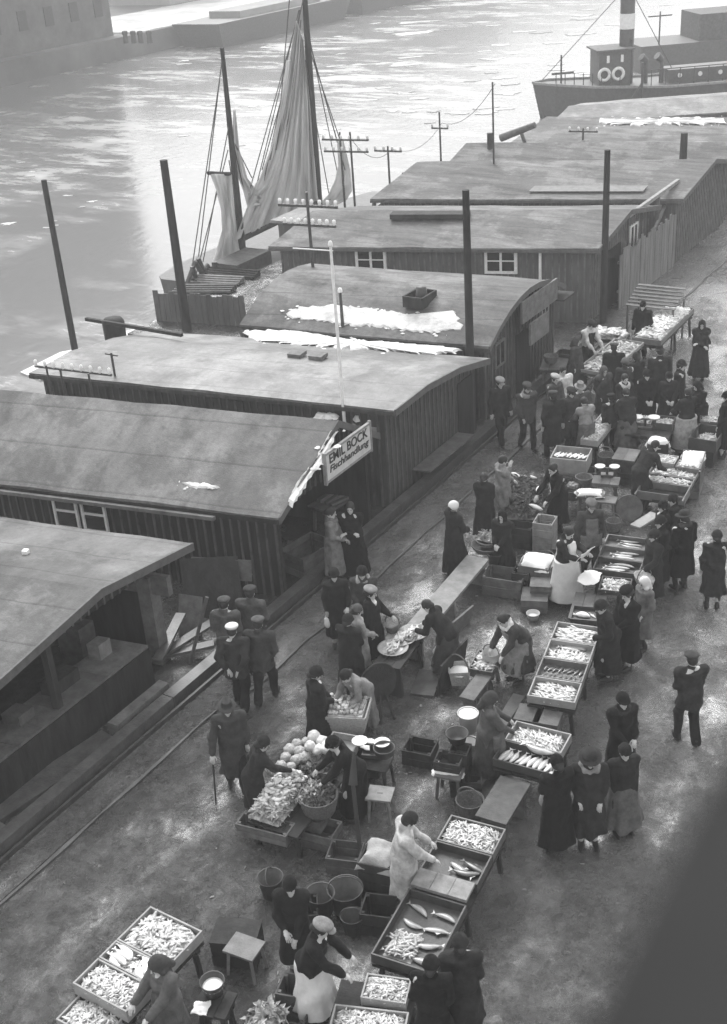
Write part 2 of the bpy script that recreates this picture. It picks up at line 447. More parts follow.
# ------------------------------------------------------------------ sheds
def prof_z(prof, y):
    for (a, za), (b, zb) in zip(prof[:-1], prof[1:]):
        if a <= y <= b: return za + (zb - za) * (y - a) / (b - a)
    return prof[0][1] if y < prof[0][0] else prof[-1][1]

class Shed:
    def __init__(s, name, label, fx, prof, length, slope, y0, y1, ovf, mats, front=True, near=True, cut=None, batten=.2, open_front=0.0, thick=.07, ovb=.25):
        wx = -1 / math.hypot(1, slope); wy = wx * slope
        s.wx, s.wy, s.fx, s.y0, s.y1, s.prof = wx, wy, fx, y0, y1, prof
        s.root = wthing(name, label, 'shed', (fx, (y0 + y1) / 2, 0))
        wall, roof = mats
        T = s.T
        r = MB(); nb = max(2, int(length / .9)); rows = []
        pts = []
        for (a, za), (b, zb) in zip(prof[:-1], prof[1:]):
            n = max(1, int((b - a) / .6)); pts += [(a + (b - a) * k / n, za + (zb - za) * k / n) for k in range(n)]
        pts.append(prof[-1])
        for i in range(nb + 1):
            bb = -ovf + (length + ovf + ovb) * i / nb
            rows.append([T(a, bb, z + random.uniform(-.018, .018) + .02) for a, z in pts])
        r.slab(rows, thick); s.roof = r.build('roof', roof, s.root)
        w = MB()
        z0 = -.15
        zt = lambda a: prof_z(prof, a) - .06
        mids = [p for p in prof if y0 < p[0] < y1]
        poly = lambda b: [T(y0, b, z0), T(y1, b, z0), T(y1, b, zt(y1))] + [T(a, b, z - .06) for a, z in reversed(mids)] + [T(y0, b, zt(y0))]
        e = Vector(T(0, .1, 0)) - Vector(T(0, 0, 0))
        if front:
            if open_front:      # only a gable panel above the opening
                zo = open_front
                pf = [T(y0, 0, zo), T(y1, 0, zo), T(y1, 0, max(zo + .05, zt(y1)))] + [T(a, 0, z - .06) for a, z in reversed(mids)] + [T(y0, 0, max(zo + .05, zt(y0)))]
                w.prism(pf, e)
            else: w.prism(poly(0), e)
        w.prism(poly(length - .1), e)
        for a, sgn in ((y0, 1), (y1, -1)):
            q = [T(a, .1, z0), T(a, length - .1, z0), T(a, length - .1, zt(a)), T(a, .1, zt(a))]
            w.prism(q, (0, .1 * sgn, 0))
        nf = len(w.f); b = .12
        while b < length:
            w.prism([T(y0, b, z0), T(y0, b + .045, z0), T(y0, b + .045, zt(y0) - .02), T(y0, b, zt(y0) - .02)], (0, -.028, 0)); b += batten * random.uniform(.93, 1.07)
        if front:
            a = y0 + .03; e2 = Vector(T(0, -.028, 0)) - Vector(T(0, 0, 0))
            while a < y1 - .05:
                zb = open_front if open_front else z0
                w.prism([T(a, 0, zb), T(a + .045, 0, zb), T(a + .045, 0, max(zb + .04, zt(a + .045))), T(a, 0, max(zb + .04, zt(a)))], e2); a += batten
        s.wall = w.build('wall', wall, s.root); s.wall.data.materials.append(mat('batten_dark' if wall is not BOARD_L else 'batten_pale', .07 if wall is not BOARD_L else .12, rough=.8, var=.5, scale=3))
        for pf_ in list(s.wall.data.polygons)[nf:]: pf_.material_index = 1
        # fascia along the near eave and barge boards on the front gable
        f = MB(); a, z = prof[0]
        f.prism([T(a, -ovf, z - .12), T(a, length + ovb, z - .12), T(a, length + ovb, z - .03), T(a, -ovf, z - .03)], (0, -.03, 0))
        f.build('fascia', wall, s.root)
        g = MB(); e3 = Vector(T(0, -.04, 0)) - Vector(T(0, 0, 0))
        for (a, za), (b_, zb) in zip(prof[:-1], prof[1:]):
            g.prism([T(a, -ovf, za - .13), T(b_, -ovf, zb - .13), T(b_, -ovf, zb + .03), T(a, -ovf, za + .03)], e3)
        g.build('barge_board', mat('barge_board', .09, rough=.7, var=.3, bump=.3), s.root)
    def T(s, a, b, z): return Vector((s.fx + b * s.wx, a + b * s.wy, z))
    def box(s, name, m, a, b, z, parent=None):
        """box from ranges a, b, z in the shed's own skewed frame"""
        mb = MB(); mb.prism([s.T(a[0], b[0], z[0]), s.T(a[1], b[0], z[0]), s.T(a[1], b[1], z[0]), s.T(a[0], b[1], z[0])], (0, 0, z[1] - z[0]))
        return s.fin(mb, name, m, parent)
    def fin(s, mb, name, m, parent=None):
        o = mb.build(name, m, None, origin=tuple(s.root.location)); o.location = (0, 0, 0); o.parent = parent or s.root
        return o
    def window_near(s, b, z, w, h, cols=2, rows=2, frame=.07):
        y = s.y0
        def strip(b0, b1, z0, z1, dy0, dy1, mb): mb.prism([s.T(y + dy0, b0, z0), s.T(y + dy0, b1, z0), s.T(y + dy0, b1, z1), s.T(y + dy0, b0, z1)], (0, dy1 - dy0, 0))
        f = MB()
        strip(b - w / 2, b + w / 2, z - h / 2, z - h / 2 + frame, -.06, .01, f); strip(b - w / 2, b + w / 2, z + h / 2 - frame, z + h / 2, -.06, .01, f)
        for k in range(cols + 1):
            c = b - w / 2 + frame / 2 + (w - frame) * k / cols; ww = frame if k in (0, cols) else frame * .8
            strip(c - ww / 2, c + ww / 2, z - h / 2 + frame, z + h / 2 - frame, -.058, .008, f)
        for k in range(1, rows):
            c = z - h / 2 + h * k / rows
            strip(b - w / 2 + frame, b + w / 2 - frame, c - .018, c + .018, -.05, .006, f)
        fo = s.fin(f, 'window', WHITE)
        g = MB(); strip(b - w / 2 + .01, b + w / 2 - .01, z - h / 2 + .01, z + h / 2 - .01, -.034, .02, g)
        s.fin(g, 'pane', GLASS, fo)
        return fo
    def window_front(s, a, z, w, h, m=None):
        f = MB(); fr = .06
        for a0, a1, z0, z1 in ((a - w/2, a + w/2, z - h/2, z - h/2 + fr), (a - w/2, a + w/2, z + h/2 - fr, z + h/2), (a - w/2, a - w/2 + fr, z - h/2 + fr, z + h/2 - fr), (a + w/2 - fr, a + w/2, z - h/2 + fr, z + h/2 - fr), (a - .025, a + .025, z - h/2 + fr, z + h/2 - fr)):
            f.prism([s.T(a0, -.06, z0), s.T(a1, -.06, z0), s.T(a1, .01, z0), s.T(a0, .01, z0)], (0, 0, z1 - z0))
        fo = s.fin(f, 'window', m or WHITE)
        g = MB(); g.prism([s.T(a - w/2 + .02, -.036, z - h/2 + .02), s.T(a + w/2 - .02, -.036, z - h/2 + .02), s.T(a + w/2 - .02, .02, z - h/2 + .02), s.T(a - w/2 + .02, .02, z - h/2 + .02)], (0, 0, h - .04))
        s.fin(g, 'pane', GLASS, fo); return fo

RF_A = roof_mat('tar_roof', .14, (1.6, (1.0, .14, 1), .35))
RF_B = roof_mat('pale_felt_roof', .17, (.9, (1, .5, 1), .2), rough=.5, var=.4)
RF_E = roof_mat('booth_felt_roof', .115, (1.3, (1, .4, 1), .3), rough=.65, var=.22)
RF_C = roof_mat('grey_felt_roof', .15, (2.4, (.2, 1.6, 1), .1), var=.15, rough=.75, seam=.8)
RF_D = roof_mat('far_felt_roof', .16, (2.2, (.12, 1.6, 1), .15), var=.1, rough=.8, seam=.85)

# nearest open stall with a pale flat roof
s0 = Shed('market_booth', 'open market booth nearest the camera under a plain pale low roof, with a dark counter', -14.0,
          [(7.0, 1.9), (12.35, 2.62), (14.75, 2.28)], 5.5, .187, 7.4, 14.2, .45, (BOARD_X, RF_E), open_front=1.98)
s0.box('counter', BOARD_X, (8.0, 13.4), (-.3, -.22), (.0, .78))
for k in range(5): s0.box('counter_plank', WOOD_M, (8.0 + k * 1.08, 9.07 + k * 1.08), (-.29, .5), (.79, .845))
for k, (a_, w_) in enumerate(((9.2, .5), (10.6, .35), (11.5, .6), (12.7, .3))): s0.box('counter_box', (WOOD_L, WOOD_M, WOOD_D, WOOD_L)[k], (a_, a_ + w_), (.0 + .05 * k, .4), (.846, .98 + .06 * k))
for a_ in (8.6, 11.2): s0.box('front_post', WOOD_D, (a_, a_ + .12), (-.2, -.08), (.8, 2.1))
s0.box('floor_boards', WOOD_D, (7.6, 13.9), (.5, 5.0), (.0, .06))
s0.box('corner_post', WOOD_M, (13.95, 14.2), (-.05, .22), (-.1, 1.9))
s0.box('shelf_box', WOOD_M, (13.2, 13.6), (1.0, 1.5), (.0, 1.05))
s0.box('back_board', WOOD_M, (11.8, 12.7), (2.4, 2.46), (.5, 1.4))
s0.box('side_bracket', WOOD_M, (14.0, 14.12), (-.4, .6), (1.55, 1.95))

# shop shed with the hanging sign
s1 = Shed('fish_shop_shed', 'long tarred shed with dark plank wall behind the hanging shop sign', -13.15,
          [(16.75, 1.98), (19.05, 3.12), (20.6, 2.2)], 13.0, .187, 17.05, 20.5, .15, (BOARD_X, RF_A), open_front=1.97)
s1.box('eave_gutter', WOOD_M, (16.62, 16.7), (1.2, 13.0), (1.82, 1.9))
s1.box('porch_roof', WOOD_M, (19.6, 21.15), (.2, 2.2), (2.0, 2.1))
s1.box('porch_wall', BOARD, (20.55, 20.65), (.3, 4.0), (-.1, 2.0))
for bb in (4.3, 5.0):
    f = MB()
    for z in (.6, 1.0, 1.4, 1.78): f.prism([s1.T(16.98, bb - .25, z), s1.T(16.98, bb + .25, z), s1.T(16.98, bb + .25, z + .05), s1.T(16.98, bb - .25, z + .05)], (0, -.05, 0))
    for d in (-.3, .25): f.prism([s1.T(16.97, bb + d, .3), s1.T(16.97, bb + d + .05, .3), s1.T(16.97, bb + d + .05, 1.84), s1.T(16.97, bb + d, 1.84)], (0, -.05, 0))
    fo = s1.fin(f, 'window_sash', WHITE)
    g = MB(); g.prism([s1.T(17.0, bb - .28, .4), s1.T(17.0, bb + .28, .4), s1.T(17.0, bb + .28, 1.8), s1.T(17.0, bb - .28, 1.8)], (0, -.045, 0)); s1.fin(g, 'pane', GLASS, fo)

# shed with the pale flat roof
s2 = Shed('flat_roof_shed', 'wide shed with pale wet nearly flat roof and two roof hatches', -13.3,
          [(21.2, 2.5), (22.7, 2.54), (24.3, 2.39), (25.9, 2.05)], 9.2, .15, 21.35, 25.75, .35, (BOARD, RF_B))
s2.box('bench_flap', WOOD_M, (22.3, 24.6), (-.55, -.1), (.52, .56))
s2.box('door', BOARD_X, (24.8, 25.6), (-.05, -.01), (-.1, 1.75))
for px, py in ((297, 354), (318, 356)):
    p = at(px, py, 2.5); h = MB(); h.box((p.x, p.y, p.z + .0), (.36, .36, .1), .1); h.build('roof_hatch', WOOD_M, s2.root)

# barrel roof shed
ys = np.linspace(26.5, 31.4, 9)
s3 = Shed('barrel_roof_shed', 'shed with curved grey barrel roof half under snow and a signboard on its front', -13.5,
          [(float(a), 2.1 + .84 * (1 - ((a - 29.1) / 2.62) ** 2)) for a in ys], 6.8, .12, 26.7, 31.2, .25, (BOARD, RF_C))
for k in range(7): s3.box('eave_bracket', WOOD_M, (26.45, 26.7), (.6 + k * 1.05, .72 + k * 1.05), (1.6, 1.98))
sg = s3.box('sign_board', WOOD_M, (28.3, 30.6), (-.36, -.3), (2.15, 2.75))
s3.box('door', BOARD_X, (28.6, 29.5), (-.05, -.01), (-.1, 1.7))
s3.box('door_flap', WOOD_M, (28.5, 29.7), (-.5, -.44), (1.5, 2.1))
s3.window_front(27.6, 1.55, .6, .7, WOOD_M); s3.window_front(30.5, 1.6, .5, .7, WOOD_L)
s3.box('awning', WOOD_D, (30.7, 31.5), (-.5, .0), (2.05, 2.1))
# pale shed with two white windows
s4 = Shed('white_window_shed', 'pale plank shed with two white framed windows in its long wall', -13.9,
          [(34.6, 2.42), (37.3, 2.95), (40.2, 2.4)], 10.0, .3, 34.85, 39.9, .35, (BOARD_L, RF_C))
for px in (372, 502):
    for b in np.linspace(0, 10, 400):
        p = s4.T(34.85, b, 1.95); c = RW.T @ np.array([p.x, p.y, p.z - CAM_H])
        if CX + FPX * c[0] / c[2] < px: break
    s4.window_near(float(b), 1.97, 1.02, .82, frame=.085)
s4.box('door', BOARD_X, (36.2, 37.4), (-.05, -.01), (-.1, 1.9)); s4.window_front(38.6, 1.6, .7, 1.2)
s4.box('white_post', WHITE, (34.75, 34.8), (1.45, 1.52), (1.2, 2.3))
s5 = Shed('skylight_shed', 'far grey roofed shed with a long pale skylight strip above its eave', -13.5,
          [(41.4, 2.35), (45.0, 2.95), (48.0, 2.3)], 10.6, .28, 41.7, 47.7, .3, (BOARD_L, RF_D))
sk = MB(); sk.prism([s5.T(41.9, 1.2, 2.5), s5.T(41.9, 5.2, 2.5), s5.T(42.4, 5.2, 2.585), s5.T(42.4, 1.2, 2.585)], (0, 0, .035)); s5.fin(sk, 'skylight', mat('skylight_glass', .2, rough=.8, var=.2))
s5.box('dark_opening', BOARD_X, (41.66, 41.69), (6.0, 7.1), (1.3, 2.1))
s6 = Shed('low_ridge_shed', 'far shed with plain low ridge roof rising behind the skylight shed', -13.8,
          [(48.4, 1.95), (50.4, 2.5), (52.4, 1.95)], 11.0, .24, 48.6, 52.2, .3, (BOARD_L, RF_D))
s7 = Shed('snow_edged_shed', 'far single slope shed with a snowy upper roof edge, two roofs before the tugboat', -14.5,
          [(52.6, 1.9), (56.6, 2.3), (57.2, 2.0)], 9.6, .16, 52.9, 57.0, .3, (BOARD_L, RF_D))
s8 = Shed('quayside_warehouse_shed', 'farthest pale roofed shed lying askew just before the tugboat', -14.6,
          [(62.4, 1.75), (64.8, 2.2), (67.0, 2.0)], 11.6, .66, 62.7, 66.8, .3, (BOARD_L, RF_B))

def snow(pix, zf, label, t=.05, mb=None):
    """flat old snow lying on a surface: pixel outline, roughened"""
    pts = []
    n = len(pix); sp_ = min(1.0, (max(q[0] for q in pix) - min(q[0] for q in pix)) / 90)
    for i in range(n):
        a, b = pix[i], pix[(i + 1) % n]; k = max(2, int(math.hypot(a[0] - b[0], a[1] - b[1]) / 3))
        for j in range(k):
            u = j / k; pts.append((a[0] + (b[0] - a[0]) * u + random.uniform(-2.6, 2.6) * sp_, a[1] + (b[1] - a[1]) * u + random.uniform(-1.5, 1.5) * sp_))
    m = MB(); P = [zf(x, y) for x, y in pts]
    c = sum(P, Vector()) / len(P); cz = c + Vector((0, 0, t))
    vs = [cz] + [p + (c - p).normalized() * .08 + Vector((0, 0, t)) for p in P] + [p - Vector((0, 0, .02)) for p in P]; n = len(P)
    m.add(vs, [(0, 1 + i, 1 + (i + 1) % n) for i in range(n)] + [(1 + i, 1 + n + i, 1 + n + (i + 1) % n, 1 + (i + 1) % n) for i in range(n)])
    for _ in range(int(30 * sp_ ** 2)):       # crumbs of melting snow round the edge
        q = random.choice(pts); x, y = q[0] + random.uniform(-7, 7), q[1] + random.uniform(-3, 3); r_ = random.uniform(.02, .09); p = zf(x, y)
        m.add([p + Vector((0, 0, t * .5))] + [p + Vector((r_ * random.uniform(.6, 1.4) * math.cos(k * 1.05), r_ * random.uniform(.6, 1.4) * math.sin(k * 1.05), -.01)) for k in range(6)], [(0, 1 + k, 1 + (k + 1) % 6) for k in range(6)])
    return tag(m.build('snow_patch', SNOW), label, 'snow', kind='stuff')

def on_roof(s, dz=.02):
    def f(px, py):
        z = 2.3
        for _ in range(12):
            p = at(px, py, z); b = (p.x - s.fx) / s.wx; a = p.y - b * s.wy
            z = z + .6 * (prof_z(s.prof, a) + dz - z)
        return at(px, py, z)
    return f
f3 = on_roof(s3)
snow([(292, 309), (330, 305), (380, 309), (412, 314), (424, 318), (440, 320), (458, 312), (464, 330), (430, 333), (340, 324), (285, 316)], f3, 'large white snow patch on the near slope of the barrel roof', .03)
f2 = on_roof(s2)
snow([(242, 331), (290, 331), (330, 338), (420, 346), (462, 350), (440, 354), (380, 350), (300, 345), (255, 340)], f2, 'thin snow strip along the far edge of the flat wet roof', .03)
f1 = on_roof(s1)
snow([(180, 483), (205, 482), (221, 488), (195, 490)], f1, 'small snow dab low on the tarred roof above its eave', .03)
snow([(286, 504), (296, 486), (313, 464), (328, 440), (337, 423), (340, 428), (325, 456), (306, 484), (291, 507)], f1, 'ragged snow along the gable edge next to the shop sign', .05)
snow([(316, 413), (340, 415), (336, 419), (312, 418)], f1, 'small snow heap at the top end of the tarred roof ridge', .05)
f7 = on_roof(s7)
snow([(600, 120), (640, 119), (727, 119), (727, 124), (640, 125), (600, 124)], f7, 'snow strip on the far shed roof before the tugboat', .05)
fp = lambda px, py: at(px, py, 2.13)
snow([(345, 412), (362, 409), (372, 416), (356, 422)], fp, 'clump of snow on the flat porch roof beside the sign', .1)

# hanging shop sign
sgp = [at_plane(px, py, (-12.75, 0, 0), (1, 0, 0)) for px, py in ((323, 486), (369, 450), (371, 420), (327, 455))]
y0_, y1_ = (sgp[0].y + sgp[3].y) / 2, (sgp[1].y + sgp[2].y) / 2
zb_, zt_ = (sgp[0].z + sgp[1].z) / 2, (sgp[2].z + sgp[3].z) / 2
print('SIGN', y0_, y1_, zb_, zt_)
sx = -12.75
sign = wthing('shop_sign', 'white painted shop sign EMIL BOCK Fischhandlung hanging at the shed gable', 'sign', (sx, (y0_ + y1_) / 2, zb_))
m = MB(); m.box((sx, (y0_ + y1_) / 2, (zb_ + zt_) / 2), (.04, y1_ - y0_, zt_ - zb_)); m.build('board', mat('sign_white', .5, rough=.6, var=.18, scale=4), sign)
m = MB(); hh = .03
for yy in (y0_, y1_): m.box((sx, yy, (zb_ + zt_) / 2), (.07, .05, zt_ - zb_ + .1))
for zz in (zb_, zt_): m.box((sx, (y0_ + y1_) / 2, zz), (.062, y1_ - y0_ - .05, .05))
m.build('frame', WOOD_L, sign)
INK = mat('sign_ink', .03, rough=.6, var=.1)
def lettering(txt, y, z, width, size, parent, mtl=None, x=0.024, shear=0.0):
    c = bpy.data.curves.new('lettering', 'FONT'); c.body = txt; c.size = size; c.align_x = 'CENTER'; c.align_y = 'CENTER'; c.extrude = .004; c.offset = size * .02; c.shear = shear
    c.materials.append(mtl or INK)
    o = bpy.data.objects.new('lettering', c); COL.objects.link(o); o.parent = parent
    bpy.context.view_layer.update()
    sxx = width / max(o.dimensions.x, .01)
    me = bpy.data.meshes.new_from_object(o.evaluated_get(bpy.context.evaluated_depsgraph_get())); bpy.data.objects.remove(o); o = bpy.data.objects.new('lettering', me); COL.objects.link(o); o.parent = parent
    o.rotation_euler = (R_(90), 0, R_(90)); o.scale = (sxx, 1, 1)
    o.location = (x, y - (parent['_o'][1]), z - parent['_o'][2])
    return o
hs = zt_ - zb_; cyy = (y0_ + y1_) / 2
lettering('EMIL BOCK', cyy, zt_ - hs * .26, (y1_ - y0_) * .84, hs * .46, sign)
lettering('Fischhandlung', cyy, zt_ - hs * .62, (y1_ - y0_) * .86, hs * .34, sign, shear=.2)

# fences, poles
def plank_fence(p0, p1, h, label, w=.16, m=BOARD, rails=True, name='plank_fence'):
    p0, p1 = Vector(p0), Vector(p1); r = wthing(name, label, 'fence', tuple(p0)); d = (p1 - p0); L_ = d.length; d.normalize()
    mb = MB(); k = 0.0; nrm = Vector((d.y, -d.x, 0))
    while k < L_:
        hh = h * random.uniform(.9, 1.05); c = p0 + d * (k + w / 2) + nrm * random.uniform(-.01, .01)
        mb.box((c.x, c.y, hh / 2 - .2), (w * .93, .035, hh + .4), math.atan2(d.y, d.x)); k += w
    mb.build('planks', m, r)
    if rails:
        for z in (h * .3, h * .8):
            q = MB(); a = p0 - nrm * .045; b = p1 - nrm * .045; q.beam((a.x, a.y, z), (b.x, b.y, z), .06, .08); q.build('rail', m, r)
    return r
plank_fence((-27.5, 30.0, 0), (-24.3, 30.6, 0), 1.05, 'grey upright plank fence at the water behind the flat roofed shed', .2, BOARD_L)
plank_fence((-13.5, 36.4, 0), (-13.4, 41.4, 0), 1.9, 'tall weathered plank fence facing the pavement between two far sheds', .22, mat('fence_boards', .17, rough=.85, var=.4, scale=3, bump=.4, stretch=(2, 2, .3)))
fr = wthing('timber_frame', 'tall pale open timber frame with a top rail over the far fence', 'frame', (-13.9, 40, 0))
for i, (a, b, w) in enumerate((((-13.85, 38.0, 2.6), (-13.85, 42.9, 2.65), .12), ((-13.85, 39.8, 1.0), (-13.85, 42.0, 2.3), .09))):
    m = MB(); m.beam(a, b, w, w); m.build('rail' if i == 0 else 'brace', WOOD_L, fr)
for yy in (38.1, 39.4, 41.0, 42.6):
    m = MB(); m.box((-13.9, yy, 1.3), (.1, .1, 2.6)); m.build('post', WOOD_M, fr)

def post(px, py, top, r, label, z=0.0, lean=None, m=None, name='wooden_post', group=None, cat='post', cap=None):
    p = at(px, py, z); h = height_of(p, top) - z
    o = wthing(name, label, cat, tuple(p), group) if cap else None
    mb = MB(); t = p + Vector((0, 0, h)) + Vector(lean or (0, 0, 0))
    n = 6
    for k in range(n):
        a = p + (t - p) * (k / n); b = p + (t - p) * ((k + 1) / n)
        mb.tube(a, b, r * (1 - .25 * k / n), r * (1 - .25 * (k + 1) / n), 10, caps=(k in (0, n - 1)))
    if o:
        mb.build('shaft', m or WOOD_D, o)
        c = MB(); c.lathe([(.001, .1), (r * .9, .08), (r * 1.25, .02), (r * 1.25, -.03), (.001, -.04)], tuple(t), 10); c.build('cap', cap, o)
        return o, t
    ob = mb.build(name, m or WOOD_D, None, origin=tuple(p)); tag(ob, label, cat, group)
    return ob, t
def water_post(px, py, top, r, label):
    return post(px, py, top, r, label, z=-1.6, m=WOOD_D)
post(79, 372, 180, .12, 'thin dark mooring post leaning at the water left of the flat roofed shed', z=-1.6, lean=(0, 0, 0))
post(187, 330, 160, .16, 'stout dark mooring post standing in front of the waterside plank fence', z=0)
post(472, 428, 190, .12, 'thick dark post at the corner between flat roofed and barrel roofed sheds')
post(603, 322, 150, .12, 'thick dark post at the corner of the pale shed facing the pavement')
post(680, 215, 133, .18, 'short thick round topped post rising behind the skylight shed roof', z=0)
post(491, 205, 133, .16, 'round topped post beside the leaning log behind the far roofs', z=0)
post(372, 262, 217, .06, 'slim post with white cap before the left white window', z=0, cap=WHITE)
post(482, 240, 190, .1, 'thin post rising above the skylight shed ridge', z=0)
post(495, 240, 82, .045, 'tall thin flag pole behind the far low ridge roof', z=0, m=METAL, cat='pole', name='thin_pole')
fo, ft = post(346, 442, 245, .04, 'tall slim white pole rising beside the hanging shop sign', z=1.6, m=WHITE, cat='pole', name='white_pole', cap=WHITE)
m = MB(); m.tube(ft - Vector((.9, .1, .12)), ft + Vector((.05, 0, -.12)), .014); m.build('cross_wire', WHITE, fo, origin=tuple(fo.location)).location = (0, 0, 0)
post(343, 330, 291, .05, 'short iron pipe with white cap on the barrel roof behind the white pole', z=2.15, m=METAL, cat='pipe', name='vent_pipe', cap=WHITE)

def insulators(parent, c, d, n, span, r=.035, base=(0, 0, 0), m=None):
    for k in range(n):
        p = Vector(c) + Vector(d) * (span * (k / (n - 1) - .5)); mb = MB(); mb.lathe([(.001, .16), (r, .14), (r * 1.15, .07), (r * .8, .05), (r * 1.2, .0), (.001, -.01)], (p.x, p.y, p.z), 8)
        i = mb.build('insulator', m or PORC, None, origin=tuple(base)); i.location = (0, 0, 0); i.parent = parent
def telegraph(px, py, top, z, arms, label, r=.05, n=6, twin=0.0, d=(1, .3, 0)):
    p = at(px, py, z); h = height_of(p, top) - z; o = wthing('telegraph_pole', label, 'telegraph pole', tuple(p))
    d = Vector(d).normalized()
    for k in ((-1, 1) if twin else (0,)):
        m = MB(); q = p + d * (twin * k); m.tube(q, q + Vector((0, 0, h)), r, r * .8); m.build('pole', METAL, o)
    for dz, span in arms:
        m = MB(); c = p + Vector((0, 0, h - dz)); m.beam(c - d * span / 2, c + d * span / 2, .06, .07); a = m.build('crossarm', METAL, o)
        insulators(a, c + Vector((0, 0, .04)), d, n, span * .94, .05, p)
    return o
telegraph(313, 268, 192, 2.9, ((.4, 1.9), (.95, 1.7)), 'telegraph pole with rows of white insulators on the barrel roof', n=8, d=(1, .12, 0))
telegraph(352, 236, 132, 0, ((.3, 2.0), (.75, 1.9)), 'twin legged telegraph pole behind the pale shed near the mast', twin=.22, n=6, d=(1, .15, 0))
telegraph(392, 225, 146, 0, ((.2, 1.2),), 'slim telegraph pole with one crossarm left of the skylight shed', n=4, d=(1, .1, 0))
telegraph(442, 190, 112, 0, ((.7, .8),), 'tall bare telegraph pole with a small crossarm behind the far ridge', n=2, d=(1, .1, 0))
telegraph(583, 140, 128, 2.0, ((.15, 1.3),), 'little telegraph stand on the snow edged far roof', n=4, d=(1, .1, 0))
def wire(a, b, sag, label):
    pts = [a + (b - a) * (k / 10) - Vector((0, 0, sag * 4 * (k / 10) * (1 - k / 10))) for k in range(11)]; m = MB(); m.path(pts, .012, 4)
    tag(m.build('telegraph_wire', METAL), label, 'wire')
tw = [at_plane(352, 140, at(352, 236), (0, 1, 0)), at_plane(392, 149, at(392, 225), (0, 1, 0)), at_plane(442, 123, at(442, 190), (0, 1, 0)), at_plane(495, 84, at(495, 240), (0, 1, 0))]
for i, l in enumerate(('sagging wire between the twin legged and the slim telegraph pole', 'sagging wire between the slim and the tall bare telegraph pole', 'sagging wire from the tall bare telegraph pole to the flag pole')): wire(tw[i], tw[i + 1], .5, l)
# rack of insulators on the long tarred roof and a small one on the flat roof
p = f1(75, 404)
rk = wthing('insulator_rack', 'iron rack with a row of small insulators on the tarred roof ridge', 'rack', tuple(p))
for k in (-.75, -.3, .6):
    m = MB(); m.tube(p + Vector((k, .02, -.05)), p + Vector((k, .02, .85)), .025); m.build('leg', METAL, rk)
m = MB(); m.beam(p + Vector((-1.1, 0, .8)), p + Vector((1.1, .25, .8)), .05, .05); cb = m.build('crossbar', METAL, rk)
insulators(cb, p + Vector((0, .12, .82)), Vector((1, .12, 0)), 9, 2.1, .035, p, WHITE)
p = f2(115, 376)
rk = wthing('pipe_stub', 'small iron pipe stub with a crosspiece on the flat roof near its eave', 'pipe', tuple(p))
m = MB(); m.tube(p - Vector((0, 0, .05)), p + Vector((0, 0, .6)), .03); m.tube(p + Vector((-.2, 0, .55)), p + Vector((.2, 0, .55)), .02); m.build('stub', METAL, rk)
# boat-like crate on the barrel roof snow, beam on flat roof
p = f3(420, 302)
bx = wthing('roof_crate', 'small dark open crate standing in the snow on the barrel roof', 'crate', tuple(p))
m = MB()
for dx, dy, sx_, sy_ in ((-.28, 0, .05, .8), (.28, 0, .05, .8), (0, -.38, .5, .05), (0, .38, .5, .05)): m.box(p + Vector((dx, dy, .1)), (sx_, sy_, .3))
m.box(p + Vector((0, 0, .0)), (.5, .7, .04)); m.build('box', WOOD_D, bx)
m = MB(); m.lathe([(.001, .4), (.14, .38), (.17, .1), (.17, .0)], (p.x, p.y + .1, p.z), 12); m.build('bucket', METAL, bx)
m = MB(); a, b = f2(84 + 20, 322), f2(180, 334); m.beam(at(86, 319, 2.35), at(182, 335, 2.5), .09, .09); tag(m.build('roof_pole', WOOD_D), 'long dark pole lying across the far left corner of the flat roof', 'pole')
p = at(114, 327, 2.0); m = MB(); m.lathe([(.3, -1.2), (.32, .2), (.26, .3), (.001, .32)], tuple(p - Vector((0, 0, .05))), 14); tag(m.build('mooring_bollard', WOOD_D), 'dark round bollard head at the water behind the flat roof', 'bollard')

# timbers along the quay side of the booths
def timber(p0, p1, w, h, label, m=WOOD_M, name='timber_beam', cat='beam'):
    mb = MB(); a, b = Vector(p0), Vector(p1); n = 5
    for k in range(n): mb.beam(a + (b - a) * (k / n) , a + (b - a) * ((k + 1) / n) , w, h)
    o = mb.build(name, m, None, origin=tuple(a)); return tag(o, label, cat)
for y0, y1, l in ((3, 13.0, 'lowest'), (13.02, 21.2, 'middle'), (21.22, 30, 'far')):
    timber((-13.0, y0, .11), (-13.0, y1, .11), .24, .24, {'lowest': 'squared kerb timber along the pavement before the nearest booth', 'middle': 'squared kerb timber along the pavement below the shop sign', 'far': 'squared kerb timber along the pavement before the flat roofed shed'}[l], m=WOOD_W)
rl = MB(); rl.beam((-12.76, 3, .05), (-12.76, 33, .05), .05, .1); tag(rl.build('kerb_rail', METAL), 'long thin iron rail running beside the kerb timbers', 'rail')
timber((-13.32, 11.9, .13), (-13.32, 13.3, .13), .22, .26, 'stout pale beam on the ground below the booth counter', WOOD_M)
timber((-13.7, 9.2, .05), (-13.3, 11.8, .05), .5, .1, 'loose flat board on the ground at the booth foot', WOOD_W)
timber((-13.9, 5.5, .06), (-13.45, 9.3, .06), .55, .12, 'wide wet gangplank in front of the booth at the lower left edge', WOOD_W, 'gangplank', 'plank')

